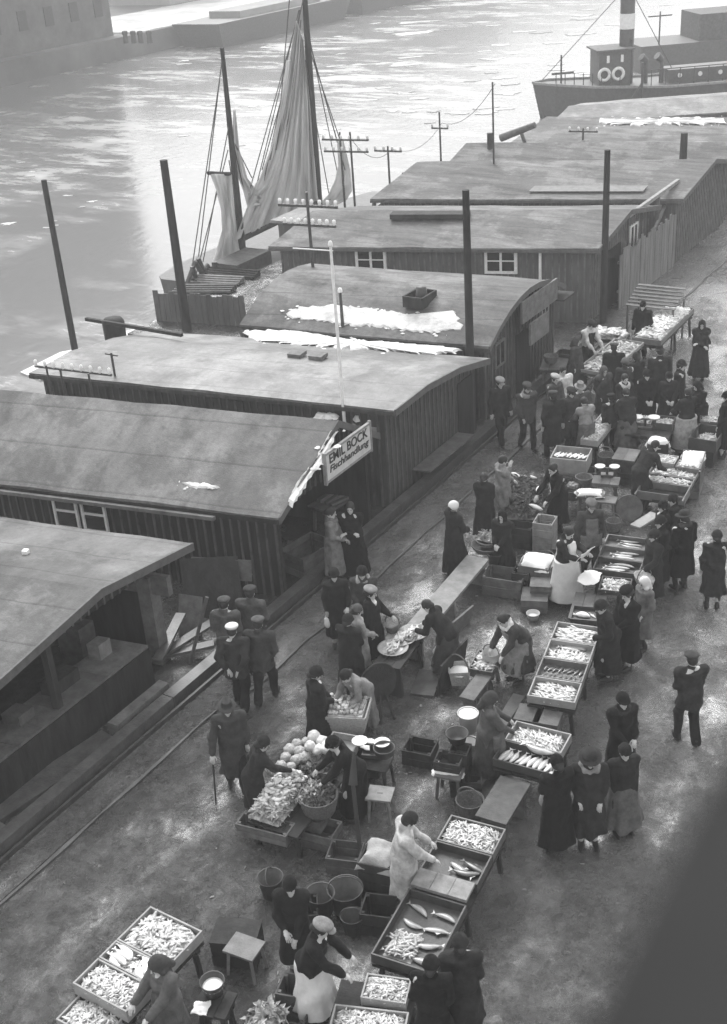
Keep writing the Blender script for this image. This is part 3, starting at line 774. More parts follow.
# junk between booth and shop shed
def panel(p0, p1, up, t, label, m, name='leaning_board', cat='panel'):
    p0, p1, up = Vector(p0), Vector(p1), Vector(up); mb = MB(); n = (p1 - p0).cross(up).normalized() * t
    mb.prism([p0, p1, p1 + up, p0 + up], n)
    for k in (.25, .6): mb.prism([p0 + up * k - n * .6, p1 + up * k - n * .6, p1 + up * (k + .06) - n * .6, p0 + up * (k + .06) - n * .6], n * .59)
    return tag(mb.build(name, m, None, origin=tuple(p0)), label, cat)
panel((-14.6, 15.5, .0), (-13.6, 16.1, .0), (-.4, .5, 1.0), .05, 'dark panel leaning back between booth and shop shed', WOOD_D)
panel((-14.9, 16.2, .5), (-13.7, 16.6, .5), (0, .05, .45), .05, 'pale board fixed across the gap beside the booth roof', WOOD_M, 'gap_board', 'board')
panel((-14.3, 14.9, .0), (-13.8, 15.0, .0), (-.2, .4, .7), .04, 'small crooked board leaning by the booth corner post', WOOD_M)
m = MB(); m.tube(at(190, 664), at(207, 597, 1.25), .035); tag(m.build('leaning_pole', WOOD_M), 'thin pole leaning upright behind the four walking men', 'pole')
for i, (px, py, l) in enumerate(((178, 655, 'rubbish plank lying on the left of the gap heap'), (190, 640, 'rubbish plank on top of the gap heap'), (170, 640, 'short rubbish plank at the back of the gap heap'))):
    p = at(px, py, .1 + .12 * i); m = MB(); a = R_(40 + 35 * i); m.beam(p - Vector((math.cos(a), math.sin(a), 0)) * .7, p + Vector((math.cos(a), math.sin(a), .2)) * .7, .2, .06); tag(m.build('rubbish_plank', WOOD_W), l, 'plank')
m = MB()
for k in range(60):
    p = Vector((random.uniform(-15.0, -13.5), random.uniform(19.7, 20.9), 2.11))
    m.box(p + Vector((0, 0, .03)), (random.uniform(.05, .25), random.uniform(.04, .1), random.uniform(.03, .12)), random.uniform(0, 3))
tag(m.build('roof_rubble', WOOD_M), 'loose rubble strewn on the porch roof beside the sign', 'rubble', kind='stuff')
p = at(20, 557, 2.45); m = MB(); m.box(p + Vector((0, 0, .02)), (.34, .2, .04), .3); m.box(p + Vector((.12, .05, .09)), (.1, .1, .12), .3); tag(m.build('roof_scrap', WHITE), 'small white board scrap lying on the pale booth roof', 'scrap')

# ------------------------------------------------------------------ sailing ship moored behind the sheds
CANVAS = mat('sail_canvas', .66, rough=.9, var=.3, scale=1.2, bump=.6, bscale=5, stretch=(1, 1, .25))
_n = CANVAS.node_tree; _t = _n.nodes.new('ShaderNodeBsdfTranslucent'); _t.inputs['Color'].default_value = (.7, .7, .7, 1); _x = _n.nodes.new('ShaderNodeMixShader'); _x.inputs[0].default_value = .3
_n.links.new(_n.nodes['Principled BSDF'].outputs[0], _x.inputs[1]); _n.links.new(_t.outputs[0], _x.inputs[2]); _n.links.new(_x.outputs[0], _n.nodes['Material Output'].inputs['Surface'])
HULL = mat('ship_hull', .09, rough=.6, var=.3, bump=.2)
SX = -29.6
ship = wthing('sailing_ship', 'two masted sailing ship with loosely hung grey sails moored behind the sheds', 'ship', (SX, 38, -1.6))
hb = MB(); rows = []
st = [(33.4, .5, .2), (34.2, 1.3, .0), (36, 1.9, -.1), (39, 2.1, -.2), (43, 2.0, -.2), (46, 1.4, -.1), (48, .15, .1)]
vs = []
for yv, hw, sh in st:
    for fx_, fz in ((-1, sh), (-.8, -1.3), (0, -2.2), (.8, -1.3), (1, sh)): vs.append((SX + fx_ * hw, yv, fz))
fs = [(i * 5 + k, i * 5 + k + 1, (i + 1) * 5 + k + 1, (i + 1) * 5 + k) for i in range(len(st) - 1) for k in range(4)]
fs += [(0, 1, 2, 3, 4), tuple(range(len(vs) - 1, len(vs) - 6, -1))]
fs += [(i * 5, (i + 1) * 5, (i + 1) * 5 + 4, i * 5 + 4) for i in range(len(st) - 1)]
hb.add(vs, fs); hb.build('hull', HULL, ship)
def mast(px, py, ptop_x, ptop_y, r, name='mast'):
    b = at_plane(px, py, (SX, 0, 0), (1, 0, 0)); t = at_plane(ptop_x, ptop_y, (SX, 0, 0), (1, 0, 0)); b.z = -1
    m = MB(); n = 5
    for k in range(n): m.tube(b + (t - b) * (k / n), b + (t - b) * ((k + 1) / n), r * (1 - .11 * k), r * (1 - .11 * (k + 1)), 10)
    m.build(name, WOOD_D, ship); return b, t
mb1 = mast(244, 268, 222, 48, .17); mb2 = mast(319, 225, 303, -30, .22)
print('masts', mb1, mb2)
def SP(px, py, off=0.0): return at_plane(px, py, (SX + off, 0, 0), (1, 0, 0))
def sail(name, left, right, folds, amp, nu=26, nv=40):
    """cloth between two pixel polylines, gathered into folds"""
    def lerp(pl, t):
        t *= len(pl) - 1; i = min(int(t), len(pl) - 2); f = t - i
        return pl[i][0] + (pl[i + 1][0] - pl[i][0]) * f, pl[i][1] + (pl[i + 1][1] - pl[i][1]) * f
    m = MB(); rows = []
    for v in range(nv + 1):
        a = lerp(left, v / nv); b = lerp(right, v / nv); row = []
        for u in range(nu + 1):
            s = u / nu; t_ = v / nv; off = amp * (math.sin(folds * 6.28 * s ** 1.35 + 2.4 * math.sin(t_ * 2.2)) + .6 * math.sin(folds * 13.1 * s + 5 * t_ + amp * 40) + .4 * math.sin(folds * 3.3 * s * s * 6.28 - 4 * t_)) * .7 * (.35 + .65 * t_) + .2 * math.sin(t_ * 9 + s * 5) * (1 - abs(2 * s - 1))
            row.append(SP(a[0] + (b[0] - a[0]) * s, a[1] + (b[1] - a[1]) * s, off))
        rows.append(row)
    n = (nu + 1)
    vs = [p for r in rows for p in r]; k = len(vs); vs = vs + [p + Vector((.03, 0, 0)) for p in vs]
    fs = [(i * n + j, i * n + j + 1, (i + 1) * n + j + 1, (i + 1) * n + j) for i in range(nv) for j in range(nu)]
    m.add(vs, fs + [tuple(k + q for q in reversed(f)) for f in fs], True)
    return m.build(name, CANVAS, ship, recalc=False)
sail('mainsail', [(296, 20), (289, 60), (280, 110), (270, 150), (259, 180), (247, 207), (234, 241)], [(303, 40), (307, 80), (310, 110), (312, 140), (315, 170), (317, 195), (318, 200)], 6, .26, 44, 46)
sail('stay_sail', [(286, 60), (280, 110), (270, 150), (262, 175), (252, 188), (250, 196)], [(294, 60), (289, 120), (281, 165), (270, 195), (262, 205), (252, 206)], 2, .15, 12, 30)
sail('gathered_sail', [(233, 110), (233, 150), (237, 175), (243, 190), (247, 206)], [(235, 110), (239, 150), (247, 178), (256, 190), (262, 198)], 2, .12, 10, 24)
sail('foresail', [(210, 174), (216, 190), (221, 210), (222, 230), (217, 248), (212, 262)], [(231, 174), (232, 190), (234, 210), (237, 230), (241, 248), (246, 262)], 2.5, .16, 16, 30)
sail('aft_sail', [(337, 140), (338, 165), (335, 180), (328, 195), (318, 205)], [(343, 140), (350, 170), (352, 190), (346, 200), (330, 208)], 2, .12, 12, 20)
m = MB(); m.tube(SP(208, 173), SP(232, 174), .07); m.build('spar', WOOD_D, ship)
m = MB(); m.tube(SP(240, 240), SP(318, 203), .12, .1); m.build('boom', WOOD_D, ship)
for a, b in (((292, -30), (281, 100)), ((281, 100), (262, 170)), ((306, 30), (337, 140)), ((308, 45), (340, 140)), ((309, 40), (345, 170)), ((222, 60), (197, 270)), ((228, 150), (196, 275)), ((230, 120), (203, 262)), ((233, 140), (252, 178)), ((300, 10), (276, 150)), ((296, 30), (262, 190)), ((229, 160), (246, 268)), ((299, 10), (255, 192)), ((297, 20), (247, 200)), ((301, 20), (284, 150)), ((305, 60), (330, 200)), ((310, 40), (338, 175)), ((221, 70), (190, 282)), ((226, 110), (246, 200)), ((303, 0), (270, 160))):
    m = MB(); m.tube(SP(*a), SP(*b), .022, n=5); m.build('rigging', METAL, ship)
# windlass and davits at the end of the ship
def sp2(px, py, off=.6): return SP(px, py, off)
m = MB()
for a, b in (((186, 287), (195, 262)), ((195, 262), (206, 280)), ((190, 290), (208, 265)), ((200, 290), (192, 266)), ((198, 258), (212, 290)), ((215, 262), (217, 290))): m.tube(sp2(*a), sp2(*b), .09)
m.build('windlass', METAL, ship)
m = MB(); m.tube(sp2(192, 288), sp2(212, 288), .35); m.build('drum', WOOD_D, ship)
m = MB(); a = SP(226, 266, 1.0); m.box((a.x, a.y + 1, a.z - .25), (1.2, 2.2, .7)); m.build('deck_house', WOOD_M, ship)

# yard clutter beside ship
pl = at(255, 264, 0)
yd = wthing('yard_hut', 'small pale hut by the ship at the left end of the pale shed', 'hut', (-26.2, 37.0, 0))
m = MB(); m.box((-26.0, 37.4, .9), (1.6, 1.8, 1.8)); m.build('wall', BOARD_L, yd); m = MB(); m.box((-26.0, 37.4, 1.85), (2.0, 2.2, .1)); m.build('roof', WOOD_L, yd)
for i, (px, py, l, rz) in enumerate(((215, 283, 'pale plank stack lying on the yard by the ship', .2), (232, 276, 'dark plank stack lying nearest the pale yard hut', .1), (205, 292, 'low plank stack just behind the waterside fence', .35))):
    p = at(px, py); m = MB()
    for k in range(4): m.box(p + Vector((0, .12 * k - .2, .08 + .02 * k)), (2.2, .12, .06 + .05 * k), rz)
    tag(m.build('plank_stack', (WOOD_L, WOOD_D, WOOD_M)[i], None), l, 'planks')
# leaning gangway and leaning log
m = MB(); a, b = at(362, 222, .8), at(413, 176, 2.6); m.beam(a, b, .35, .12)
gw = wthing('loading_ramp', 'pale sloping loading ramp on trestles left of the skylight shed', 'ramp', tuple(at(372, 225)))
m.build('deck', WOOD_L, gw)
for px, py in ((372, 224), (402, 218), (411, 216)):
    q = at(px, py); m = MB(); m.tube(q, q + Vector((.2, 0, 1.9 if px > 380 else 1.0)), .09); m.build('trestle_leg', WOOD_M, gw)
bo = tag(MB().box(at(430, 215, 2.95) + Vector((0, 0, .0)), (2.6, .5, .16), .3).build('roof_boat', WOOD_D), 'dark flat timber box lying on the ridge of the pale shed', 'box')
lg = wthing('sloping_spar', 'thick log sloping up over the far roofs towards the tugboat', 'spar', tuple(at(503, 150)))
m = MB(); pq = at(503, 137, 2.4); m.tube(at_plane(501, 138, pq, (0, 1, 0)), at_plane(535, 125, pq, (0, 1, 0)), .17, .13, 12); m.build('log', WOOD_M, lg)
m = MB(); m.tube(at_plane(525, 143, pq, (0, 1, 0)), at_plane(521, 132, pq, (0, 1, 0)), .08); m.build('prop', WOOD_M, lg)

# ------------------------------------------------------------------ steam tug
TG = at(533, 119, -1.6); TE = at(760, 100, -1.6)
ax = Vector((TE.x - TG.x, TE.y - TG.y, 0)); TL = ax.length; ax.normalize(); nx = Vector((-ax.y, ax.x, 0))
print('tug', TG, TE, TL)
tug = wthing('steam_tug', 'dark steam tug with tall banded funnel and lifebuoys on its wheelhouse', 'tugboat', tuple(TG))
def tp(s, o, z): return TG + ax * s + nx * o + Vector((0, 0, z))
def on_tug(px, py, o=0.0): return at_plane(px, py, TG + nx * o, nx)
sheer = on_tug(533, 84).z - TG.z
print('sheer', sheer)
vs = []; st = [(0, .1, sheer), (1.2, 1.2, sheer - .05), (3.5, 2.0, sheer - .25), (8, 2.4, sheer - .5), (14, 2.4, sheer - .5), (TL, 2.0, sheer - .3)]
for s_, hw, zz in st:
    for fx_, fz in ((-1, zz), (-.9, .2), (0, -.6), (.9, .2), (1, zz)): vs.append(tp(s_ if fz > .5 else max(s_, .6), fx_ * hw, fz))
fs = [(i * 5 + k, i * 5 + k + 1, (i + 1) * 5 + k + 1, (i + 1) * 5 + k) for i in range(len(st) - 1) for k in range(4)]
fs += [(0, 1, 2, 3, 4), tuple(range(len(vs) - 1, len(vs) - 6, -1))] + [(i * 5, (i + 1) * 5, (i + 1) * 5 + 4, i * 5 + 4) for i in range(len(st) - 1)]
TUGM = mat('tug_hull', .075, rough=.5, var=.3)
m = MB(); m.add(vs, fs); m.build('hull', TUGM, tug)
m = MB()
for sg in (-1, 1):
    for i in range(len(st) - 1): m.beam(tp(st[i][0], sg * st[i][1], st[i][2] + .06), tp(st[i + 1][0], sg * st[i + 1][1], st[i + 1][2] + .06), .14, .14)
m.build('gunwale', WOOD_L, tug)
a = on_tug(594, 90); b = on_tug(625, 90); t = on_tug(594, 50)
sa, sb = (a - TG).dot(ax), (b - TG).dot(ax); zt2 = t.z - TG.z; zc = sheer - .6
m = MB(); c = (tp(sa, 0, 0) + tp(sb, 0, 0)) / 2; wl = sb - sa; M_ = Matrix((ax, nx, Vector((0, 0, 1)))).transposed()
m.box(Vector((c.x, c.y, TG.z + (zc + zt2) / 2)), (wl, 2.2, zt2 - zc), M=M_); wh = m.build('wheelhouse', mat('tug_house', .08, rough=.5, var=.3), tug)
m = MB(); m.box(Vector((c.x, c.y, TG.z + zt2 + .05)), (wl + .4, 2.6, .1), M=M_); m.build('roof', WOOD_M, None, origin=tuple(TG)).parent = wh
wh.children[0].location = (0, 0, 0)
for k in (.28, .72):
    q = tp(sa + wl * k, -1.13, zc + (zt2 - zc) * .8); m = MB(); m.box(q, (.16, .08, .42), M=M_); o = m.build('window', WHITE, None, origin=tuple(TG)); o.location = (0, 0, 0); o.parent = wh
    q = tp(sa + wl * (k - .12), -1.2, zc + (zt2 - zc) * .42); ring = MB(); n = 20; vs = []
    for i in range(n):
        for j in range(6):
            A = 2 * math.pi * i / n; B = 2 * math.pi * j / 6; r = .33 + .1 * math.cos(B)
            vs.append(q + ax * (r * math.cos(A)) + Vector((0, 0, r * math.sin(A))) + nx * (.1 * math.sin(B)))
    ring.add(vs, [(i * 6 + j, ((i + 1) % n) * 6 + j, ((i + 1) % n) * 6 + (j + 1) % 6, i * 6 + (j + 1) % 6) for i in range(n) for j in range(6)], True)
    ring.build('lifebuoy', WHITE, tug)
fa = on_tug(626, 62, 0); sf = (fa - TG).dot(ax)
for z0, z1, mm, nm in ((zc, zt2 + 1.1, TUGM, 'funnel'), (zt2 + 1.1, zt2 + 2.0, WHITE, 'funnel_band'), (zt2 + 2.0, zt2 + 4.5, TUGM, 'funnel_top')):
    m = MB(); m.tube(tp(sf, 0, z0), tp(sf, 0, z1), .47 if nm == 'funnel_band' else .45, None, 18); m.build(nm, mm, tug)
m = MB(); m.tube(tp(sf + .2, -.4, zc), tp(sf + .2, -.4, zt2 + .5), .09); m.build('steam_pipe', METAL, tug)
m = MB()
for k in range(14):
    s_ = sf + 1.0 + k * .9
    if s_ < TL - .3: m.tube(tp(s_, -2.2, zc), tp(s_, -2.2, zc + 1.2), .03)
m.tube(tp(sf + 1, -2.2, zc + 1.2), tp(TL - .5, -2.2, zc + 1.2), .03); m.build('railing', METAL, tug)
m = MB(); m.box(tp(sf + 6, 0, zc + .45), (7, 1.8, .9), M=M_); m.build('deck_house', TUGM, tug)
m = MB(); m.tube(tp(1.8, 0, sheer - .2), tp(1.8, 0, sheer + 1.6), .06); m.tube(tp(1.2, 0, sheer + .5), tp(2.6, 0, sheer + .5), .07); m.build('bow_post', METAL, tug)
m = MB(); m.tube(tp(sf + .3, -2.6, -.3), tp(sf + .3, -2.6, zt2 - .6), .08); m.tube(tp(sf - 1.4, -2.6, -.3), tp(sf + .3, -2.6, zt2 - 1.8), .06); m.build('derrick', METAL, tug)
for k in range(5):
    q = tp(sf + 3.2 + k * 1.3, -.92, zc + .55); m = MB(); m.tube(q, q - nx * .05, .14, .14, 12); m.build('porthole', WHITE, tug)
for s_ in (1.2, 2.2):
    m = MB(); m.tube(tp(sf + s_, -.3, zc), tp(sf + s_, -.3, zc + 1.5), .14); m.tube(tp(sf + s_, -.3, zc + 1.45), tp(sf + s_ - .35, -.4, zc + 1.75), .2, .26); m.build('ventilator', TUGM, tug)
for q in (tp(.6, 0, sheer + .2), tp(TL * .6, 0, zc + .9)):
    m = MB(); m.tube(tp(sf, 0, zt2 + 3.6), q, .025, n=5); m.build('stay', METAL, tug)
for k in range(9):
    m = MB(); m.tube(tp(1.2 + k * .55, -1.2 - k * .1, sheer - .2 - k * .04), tp(1.2 + k * .55, -1.2 - k * .1, sheer + .75 - k * .04), .03, n=5); m.build('rail_post', METAL, tug)
# barge beyond the tug
BG = at(640, 74, -1.6); BE = at(800, 60, -1.6)
bg = wthing('cargo_barge', 'long low cargo barge moored beyond the steam tug', 'barge', tuple(BG))
ab = (BE - BG); BL_ = ab.length; ab.normalize(); nb_ = Vector((-ab.y, ab.x, 0)); M2 = Matrix((ab, nb_, Vector((0, 0, 1)))).transposed()
m = MB(); m.box(BG + ab * BL_ / 2 + nb_ * 2.5 + Vector((0, 0, .8)), (BL_, 5, 2.2), M=M2); m.build('hull', HULL, bg)
m = MB(); m.box(BG + ab * (BL_ * .68) + nb_ * 2.5 + Vector((0, 0, 2.8)), (BL_ * .62, 4, 1.9), M=M2); m.build('cabin', WOOD_M, bg)
m = MB(); m.tube(BG + ab * 1.5 + nb_ * .4 + Vector((0, 0, 1.5)), BG + ab * 1.5 + nb_ * .4 + Vector((0, 0, 4.2)), .06); m.tube(BG + ab * .6 + nb_ * .4 + Vector((0, 0, 3.9)), BG + ab * 2.4 + nb_ * .4 + Vector((0, 0, 3.9)), .05); m.build('mast', METAL, bg)

# ------------------------------------------------------------------ far bank
FX = -87.0
fb = MB(); fb.prism([(FX, -150, .4), (FX, 98.5, .4), (-89.5, 300, .4), (-400, 300, .4), (-400, -150, .4)], (0, 0, -4)); tag(fb.build('far_bank', mat('far_bank_stone', .14, rough=.9, var=.4, scale=.15)), kind='structure')
BRICK = mat('far_brick', .13, rough=.9, var=.3, scale=.6, bump=.2)
PLAST = mat('far_plaster', .42, rough=.9, var=.15, scale=.4)
PLAST2 = mat('far_plaster_grey', .3, rough=.9, var=.2, scale=.4)
def building(name, label, x0, y0, y1, h, depth, m, win=True, floors=5):
    r = wthing(name, label, 'building', (x0, (y0 + y1) / 2, .4))
    b = MB(); b.box((x0 - depth / 2, (y0 + y1) / 2, h / 2 + .2), (depth, y1 - y0, h)); b.build('wall', m, r)
    rf = MB(); rf.prism([(x0 + .5, y0 - .3, h + .2), (x0 - depth - .5, y0 - .3, h + .2), (x0 - depth / 2, y0 - .3, h + depth * .3)], (0, y1 - y0 + .6, 0)); rf.build('roof', mat('far_roof', .08, rough=.8), r)
    if win:
        n = max(1, int((y1 - y0) / 3.2)); fl = floors
        for i in range(n):
            for k in range(fl):
                w_ = MB(); w_.box((x0 + .02, y0 + (i + .5) * (y1 - y0) / n, (k + .55) * h / fl + .2), (.12, 1.1, 1.7)); w_.build('window', mat('far_window', .06, rough=.5), r)
    return r
building('riverside_warehouse', 'tall dark brick warehouse on the far bank at the upper left corner', -89.0, 40, 97.0, 27, 18, BRICK, True, 5)
building('far_house', 'dark gabled far bank house beside the warehouse courtyard', -118.0, 96, 112, 15, 12, PLAST2, True, 4)
building('far_house', 'pale plastered far bank house behind the main mast', -104.0, 124, 134, 9, 10, PLAST, True, 3)
building('far_house', 'grey far bank house with dark doorways to the right of the main mast', -99.0, 137, 158, 8, 10, PLAST2, True, 2)
building('far_house', 'wide grey far bank block above the top edge of the river', -104.0, 160, 215, 15, 14, PLAST2, True, 4)
sb = MB(); sb.slab([[(FX - .5 - 1.5 * j, 98.6 + 1.6 * i, .46 + random.uniform(0, .05)) for j in range(11)] for i in range(30)], .2); tag(sb.build('far_bank_snow', mat('far_snow', .5, rough=.9, var=.35, scale=.3)), 'pale trodden snow lying on the far bank quay', 'snow', kind='stuff')
building('far_house', 'unseen pale far bank block added to dim the river reflection beyond the tugboat', -104.0, 219, 340, 12, 14, PLAST, True, 2)  # out of view; added so its reflection tones down the bright water
# moored barges on the far side
def far_barge(y0, y1, x, h, label, m):
    r = wthing('moored_barge', label, 'barge', (x, (y0 + y1) / 2, -1.6)); b = MB()
    b.prism([(x - 2.5, y0 + 2, -1.8), (x - 2.5, y1 - 2, -1.8), (x + 2.5, y1 - 2, -1.8), (x + 2.5, y0 + 2, -1.8)], (0, 0, .3))
    b.add([(x - 2.5, y0 + 1, -1.6), (x + 2.5, y0 + 1, -1.6), (x + 3, y0, h), (x - 3, y0, h), (x - 2.5, y1 - 1, -1.6), (x + 2.5, y1 - 1, -1.6), (x + 3, y1, h), (x - 3, y1, h)], [(0, 1, 2, 3), (4, 7, 6, 5), (1, 5, 6, 2), (0, 3, 7, 4), (2, 6, 7, 3)])
    b.build('hull', m, r); c = MB(); c.box((x, (y0 + y1) / 2, h + .3), (4, (y1 - y0) * .6, .7)); c.build('hatch_cover', PLAST2, r); return r
far_barge(103, 128, -83.5, .7, 'long dark barge moored left of the main mast on the far bank', HULL)
far_barge(130, 150, -83.5, .5, 'long dark barge moored right of the main mast on the far bank', HULL)
for i, (px, l) in enumerate(((126, 'leftmost stubby bollard on the far bank quay'), (134, 'second stubby bollard on the far bank quay'), (141, 'third stubby bollard on the far bank quay'), (150, 'rightmost stubby bollard on the far bank quay'))):
    p = at(px, 42, .4); m = MB(); m.lathe([(.25, -.1), (.22, .6), (.3, .75), (.26, .95), (.001, 1.0)], tuple(p), 10); tag(m.build('far_bollard', mat('far_bollard', .06)), l, 'bollard', 'bollards on the far quay')
# gulls and ice
def floe_mesh(seed):
    r = random.Random(seed); n = 15; m = MB(); pr = []
    for k in range(n):
        a = 2 * math.pi * k / n; q = r.uniform(.4, 1.2); pr.append((q * math.cos(a), .4 * q * math.sin(a), .03))
    m.prism(pr, (0, 0, -.12)); return m
floes = []
reg = [((400, 700), (5, 118), 70, 14, 30), ((130, 480), (20, 90), 20, 5, 12), ((5, 110), (150, 230), 12, 6, 12), ((320, 470), (60, 150), 16, 7, 22), ((60, 270), (70, 150), 6, 6, 14)]
bases = None
FL_L = 'thin white ice floe drifting on the grey river'
rr = random.Random(5); cnt = 0
fmesh = [floe_mesh(k).build('ice_floe', ICE) for k in range(6)]
for o in fmesh: tag(o, FL_L, 'ice floe', 'ice floes drifting on the river')
used = set()
for (xr, yr, n, smin, smax) in reg:
    for _ in range(n):
        px, py = rr.uniform(*xr), rr.uniform(*yr); p = at(px, py, -1.6)
        if p.x < -80 or (p.x > -36 and p.y > 60) or (p.x > -33): continue
        k = cnt % 6; cnt += 1
        if k not in used: o = fmesh[k]; used.add(k)
        else: o = fmesh[k].copy(); COL.objects.link(o)
        s = rr.uniform(smin, smax) * (p - Vector((0, 0, CAM_H))).length / FPX / 2 * (1 if rr.random() < .85 else 1.9)
        o.location = p; o.rotation_euler = (0, 0, .55 + rr.uniform(-.25, .25)); o.scale = (s, s * rr.uniform(.8, 2.0), 1)
# shore ice by the fence
for pix, l in (([(100, 352), (122, 332), (160, 322), (162, 335), (130, 352), (95, 362)], 'grey shore ice sheet between the left mooring post and the fence'), ([(20, 372), (60, 352), (95, 345), (90, 362), (40, 380)], 'thin shore ice sheet by the left mooring post')):
    m = MB(); m.prism([at(x, y, -1.55) for x, y in pix], (0, 0, -.1)); tag(m.build('shore_ice', mat('grey_ice', .5, rough=.4, var=.2)), l, 'ice')

# ------------------------------------------------------------------ the balcony the photograph is taken from
bl = wthing('balcony_railing', 'blurred dark handrail of the viewing balcony at the lower right', 'railing', (-.03, 0, 12.0))
z_r = 12.80
m = MB(); m.box((.004, -.11, z_r - .03), (.13, .82, .06)); m.build('handrail', mat('rail_paint', .032, rough=.95, var=.3, scale=6, spec=.03), bl)
for yy in (-.4, -.05, .3):
    m = MB(); m.box((.03, yy, 12.36), (.03, .03, .76)); m.build('baluster', METAL, bl)
sl = MB(); sl.box((.55, .05, 11.9), (1.06, 1.2, .14)); sl.build('balcony_slab', STONE, bl)

# ------------------------------------------------------------------ light, air
W = bpy.data.worlds.new('World'); SC.world = W; W.use_nodes = True
nt = W.node_tree; bgd = nt.nodes['Background']
sky = nt.nodes.new('ShaderNodeTexSky'); sky.sky_type = 'NISHITA'; sky.sun_disc = False
SUN_EL, SUN_AZ = R_(44), R_(318)      # azimuth clockwise from +Y
sky.sun_elevation = SUN_EL; sky.sun_rotation = SUN_AZ
sky.air_density = 1.5; sky.dust_density = 4.0; sky.ozone_density = 1.0
bw = nt.nodes.new('ShaderNodeRGBToBW'); nt.links.new(sky.outputs[0], bw.inputs[0]); pw = nt.nodes.new('ShaderNodeMath'); pw.operation = 'POWER'; pw.inputs[1].default_value = 0.66; nt.links.new(bw.outputs[0], pw.inputs[0])
ml = nt.nodes.new('ShaderNodeMath'); ml.operation = 'MULTIPLY'; ml.inputs[1].default_value = 2.15; nt.links.new(pw.outputs[0], ml.inputs[0])
nt.links.new(ml.outputs[0], bgd.inputs['Color'])      # cloud cover evens the sky out and takes its colour
bgd.inputs['Strength'].default_value = 0.15
sd = bpy.data.lights.new('sun', 'SUN'); sd.energy = 1.2; sd.angle = R_(25); sd.color = (1, 1, 1)
so = bpy.data.objects.new('sun', sd); COL.objects.link(so)
dirv = Vector((math.sin(SUN_AZ) * math.cos(SUN_EL), math.cos(SUN_AZ) * math.cos(SUN_EL), math.sin(SUN_EL)))
so.rotation_euler = dirv.to_track_quat('Z', 'Y').to_euler(); so.location = (0, 0, 60)
vs_ = SC.view_settings; vs_.view_transform = 'Standard'; vs_.look = 'None'; vs_.exposure = 1.12; vs_.gamma = 1.0; vs_.use_curve_mapping = False
hz = MB(); hz.box((-150, 130, 26), (640, 620, 60))
vm = bpy.data.materials.new('haze'); vm.use_nodes = True; vn = vm.node_tree; vn.nodes.remove(vn.nodes['Principled BSDF'])
pv = vn.nodes.new('ShaderNodeVolumePrincipled'); pv.inputs['Color'].default_value = (.93, .93, .93, 1); pv.inputs['Density'].default_value = HAZE = 0.0016; pv.inputs['Anisotropy'].default_value = 0.1
vn.links.new(pv.outputs[0], vn.nodes['Material Output'].inputs['Volume'])
HZ_ON = True
if HZ_ON: tag(hz.build('haze', vm), kind='stuff')
DENOISE = True
SC.render.engine = 'CYCLES'
cy_ = SC.cycles; cy_.use_denoising = DENOISE; cy_.filter_width = 1.5; cy_.denoising_prefilter = 'NONE'; cy_.denoising_input_passes = 'RGB_ALBEDO_NORMAL'; cy_.max_bounces = 6; cy_.sample_clamp_indirect = 3.0; cy_.diffuse_bounces = 3; cy_.glossy_bounces = 3; cy_.volume_bounces = 1; cy_.volume_step_rate = 4
# ------------------------------------------------------------------ the market stalls
class Fr:
    """rectangle on a level plane fitted to four photographed corners (far-left, far-right, near-right, near-left)"""
    def __init__(s, TL, TR, BR, BL, z):
        a = [at(*p, z) for p in (TL, TR, BR, BL)]
        s.c = sum(a, Vector()) / 4; u = ((a[1] - a[0]) + (a[2] - a[3])) / 2; v = ((a[0] - a[3]) + (a[1] - a[2])) / 2
        s.ang = math.atan2(v.y, v.x) - math.pi / 2
        e = Vector((math.cos(s.ang), math.sin(s.ang), 0)); s.w = abs(u.dot(e)); s.d = v.length; s.z = z
    @classmethod
    def raw(cls, c, w, d, ang, z):
        s = cls.__new__(cls); s.c = Vector((c[0], c[1], z)); s.w = w; s.d = d; s.ang = ang; s.z = z; return s
    def split(s, v0, v1, u0=0.0, u1=1.0, z=None):
        z = s.z if z is None else z
        x, y = (u0 + u1 - 1) / 2 * s.w, (v0 + v1 - 1) / 2 * s.d
        c = s.c + Vector((x * math.cos(s.ang) - y * math.sin(s.ang), x * math.sin(s.ang) + y * math.cos(s.ang), 0))
        return Fr.raw(c, s.w * (u1 - u0), s.d * (v1 - v0), s.ang, z)
    def P(s, u, v, z):
        x, y = (u - .5) * s.w, (v - .5) * s.d
        return Vector((s.c.x + x * math.cos(s.ang) - y * math.sin(s.ang), s.c.y + x * math.sin(s.ang) + y * math.cos(s.ang), z))
def px_fr(px, py, z, w, d, deg): return Fr.raw(at(px, py, z), w, d, R_(deg), z)

def fr_thing(name, label, cat, fr, z=0.0, group=None):
    return thing(name, label, cat, (fr.c.x, fr.c.y, z), fr.ang, group)

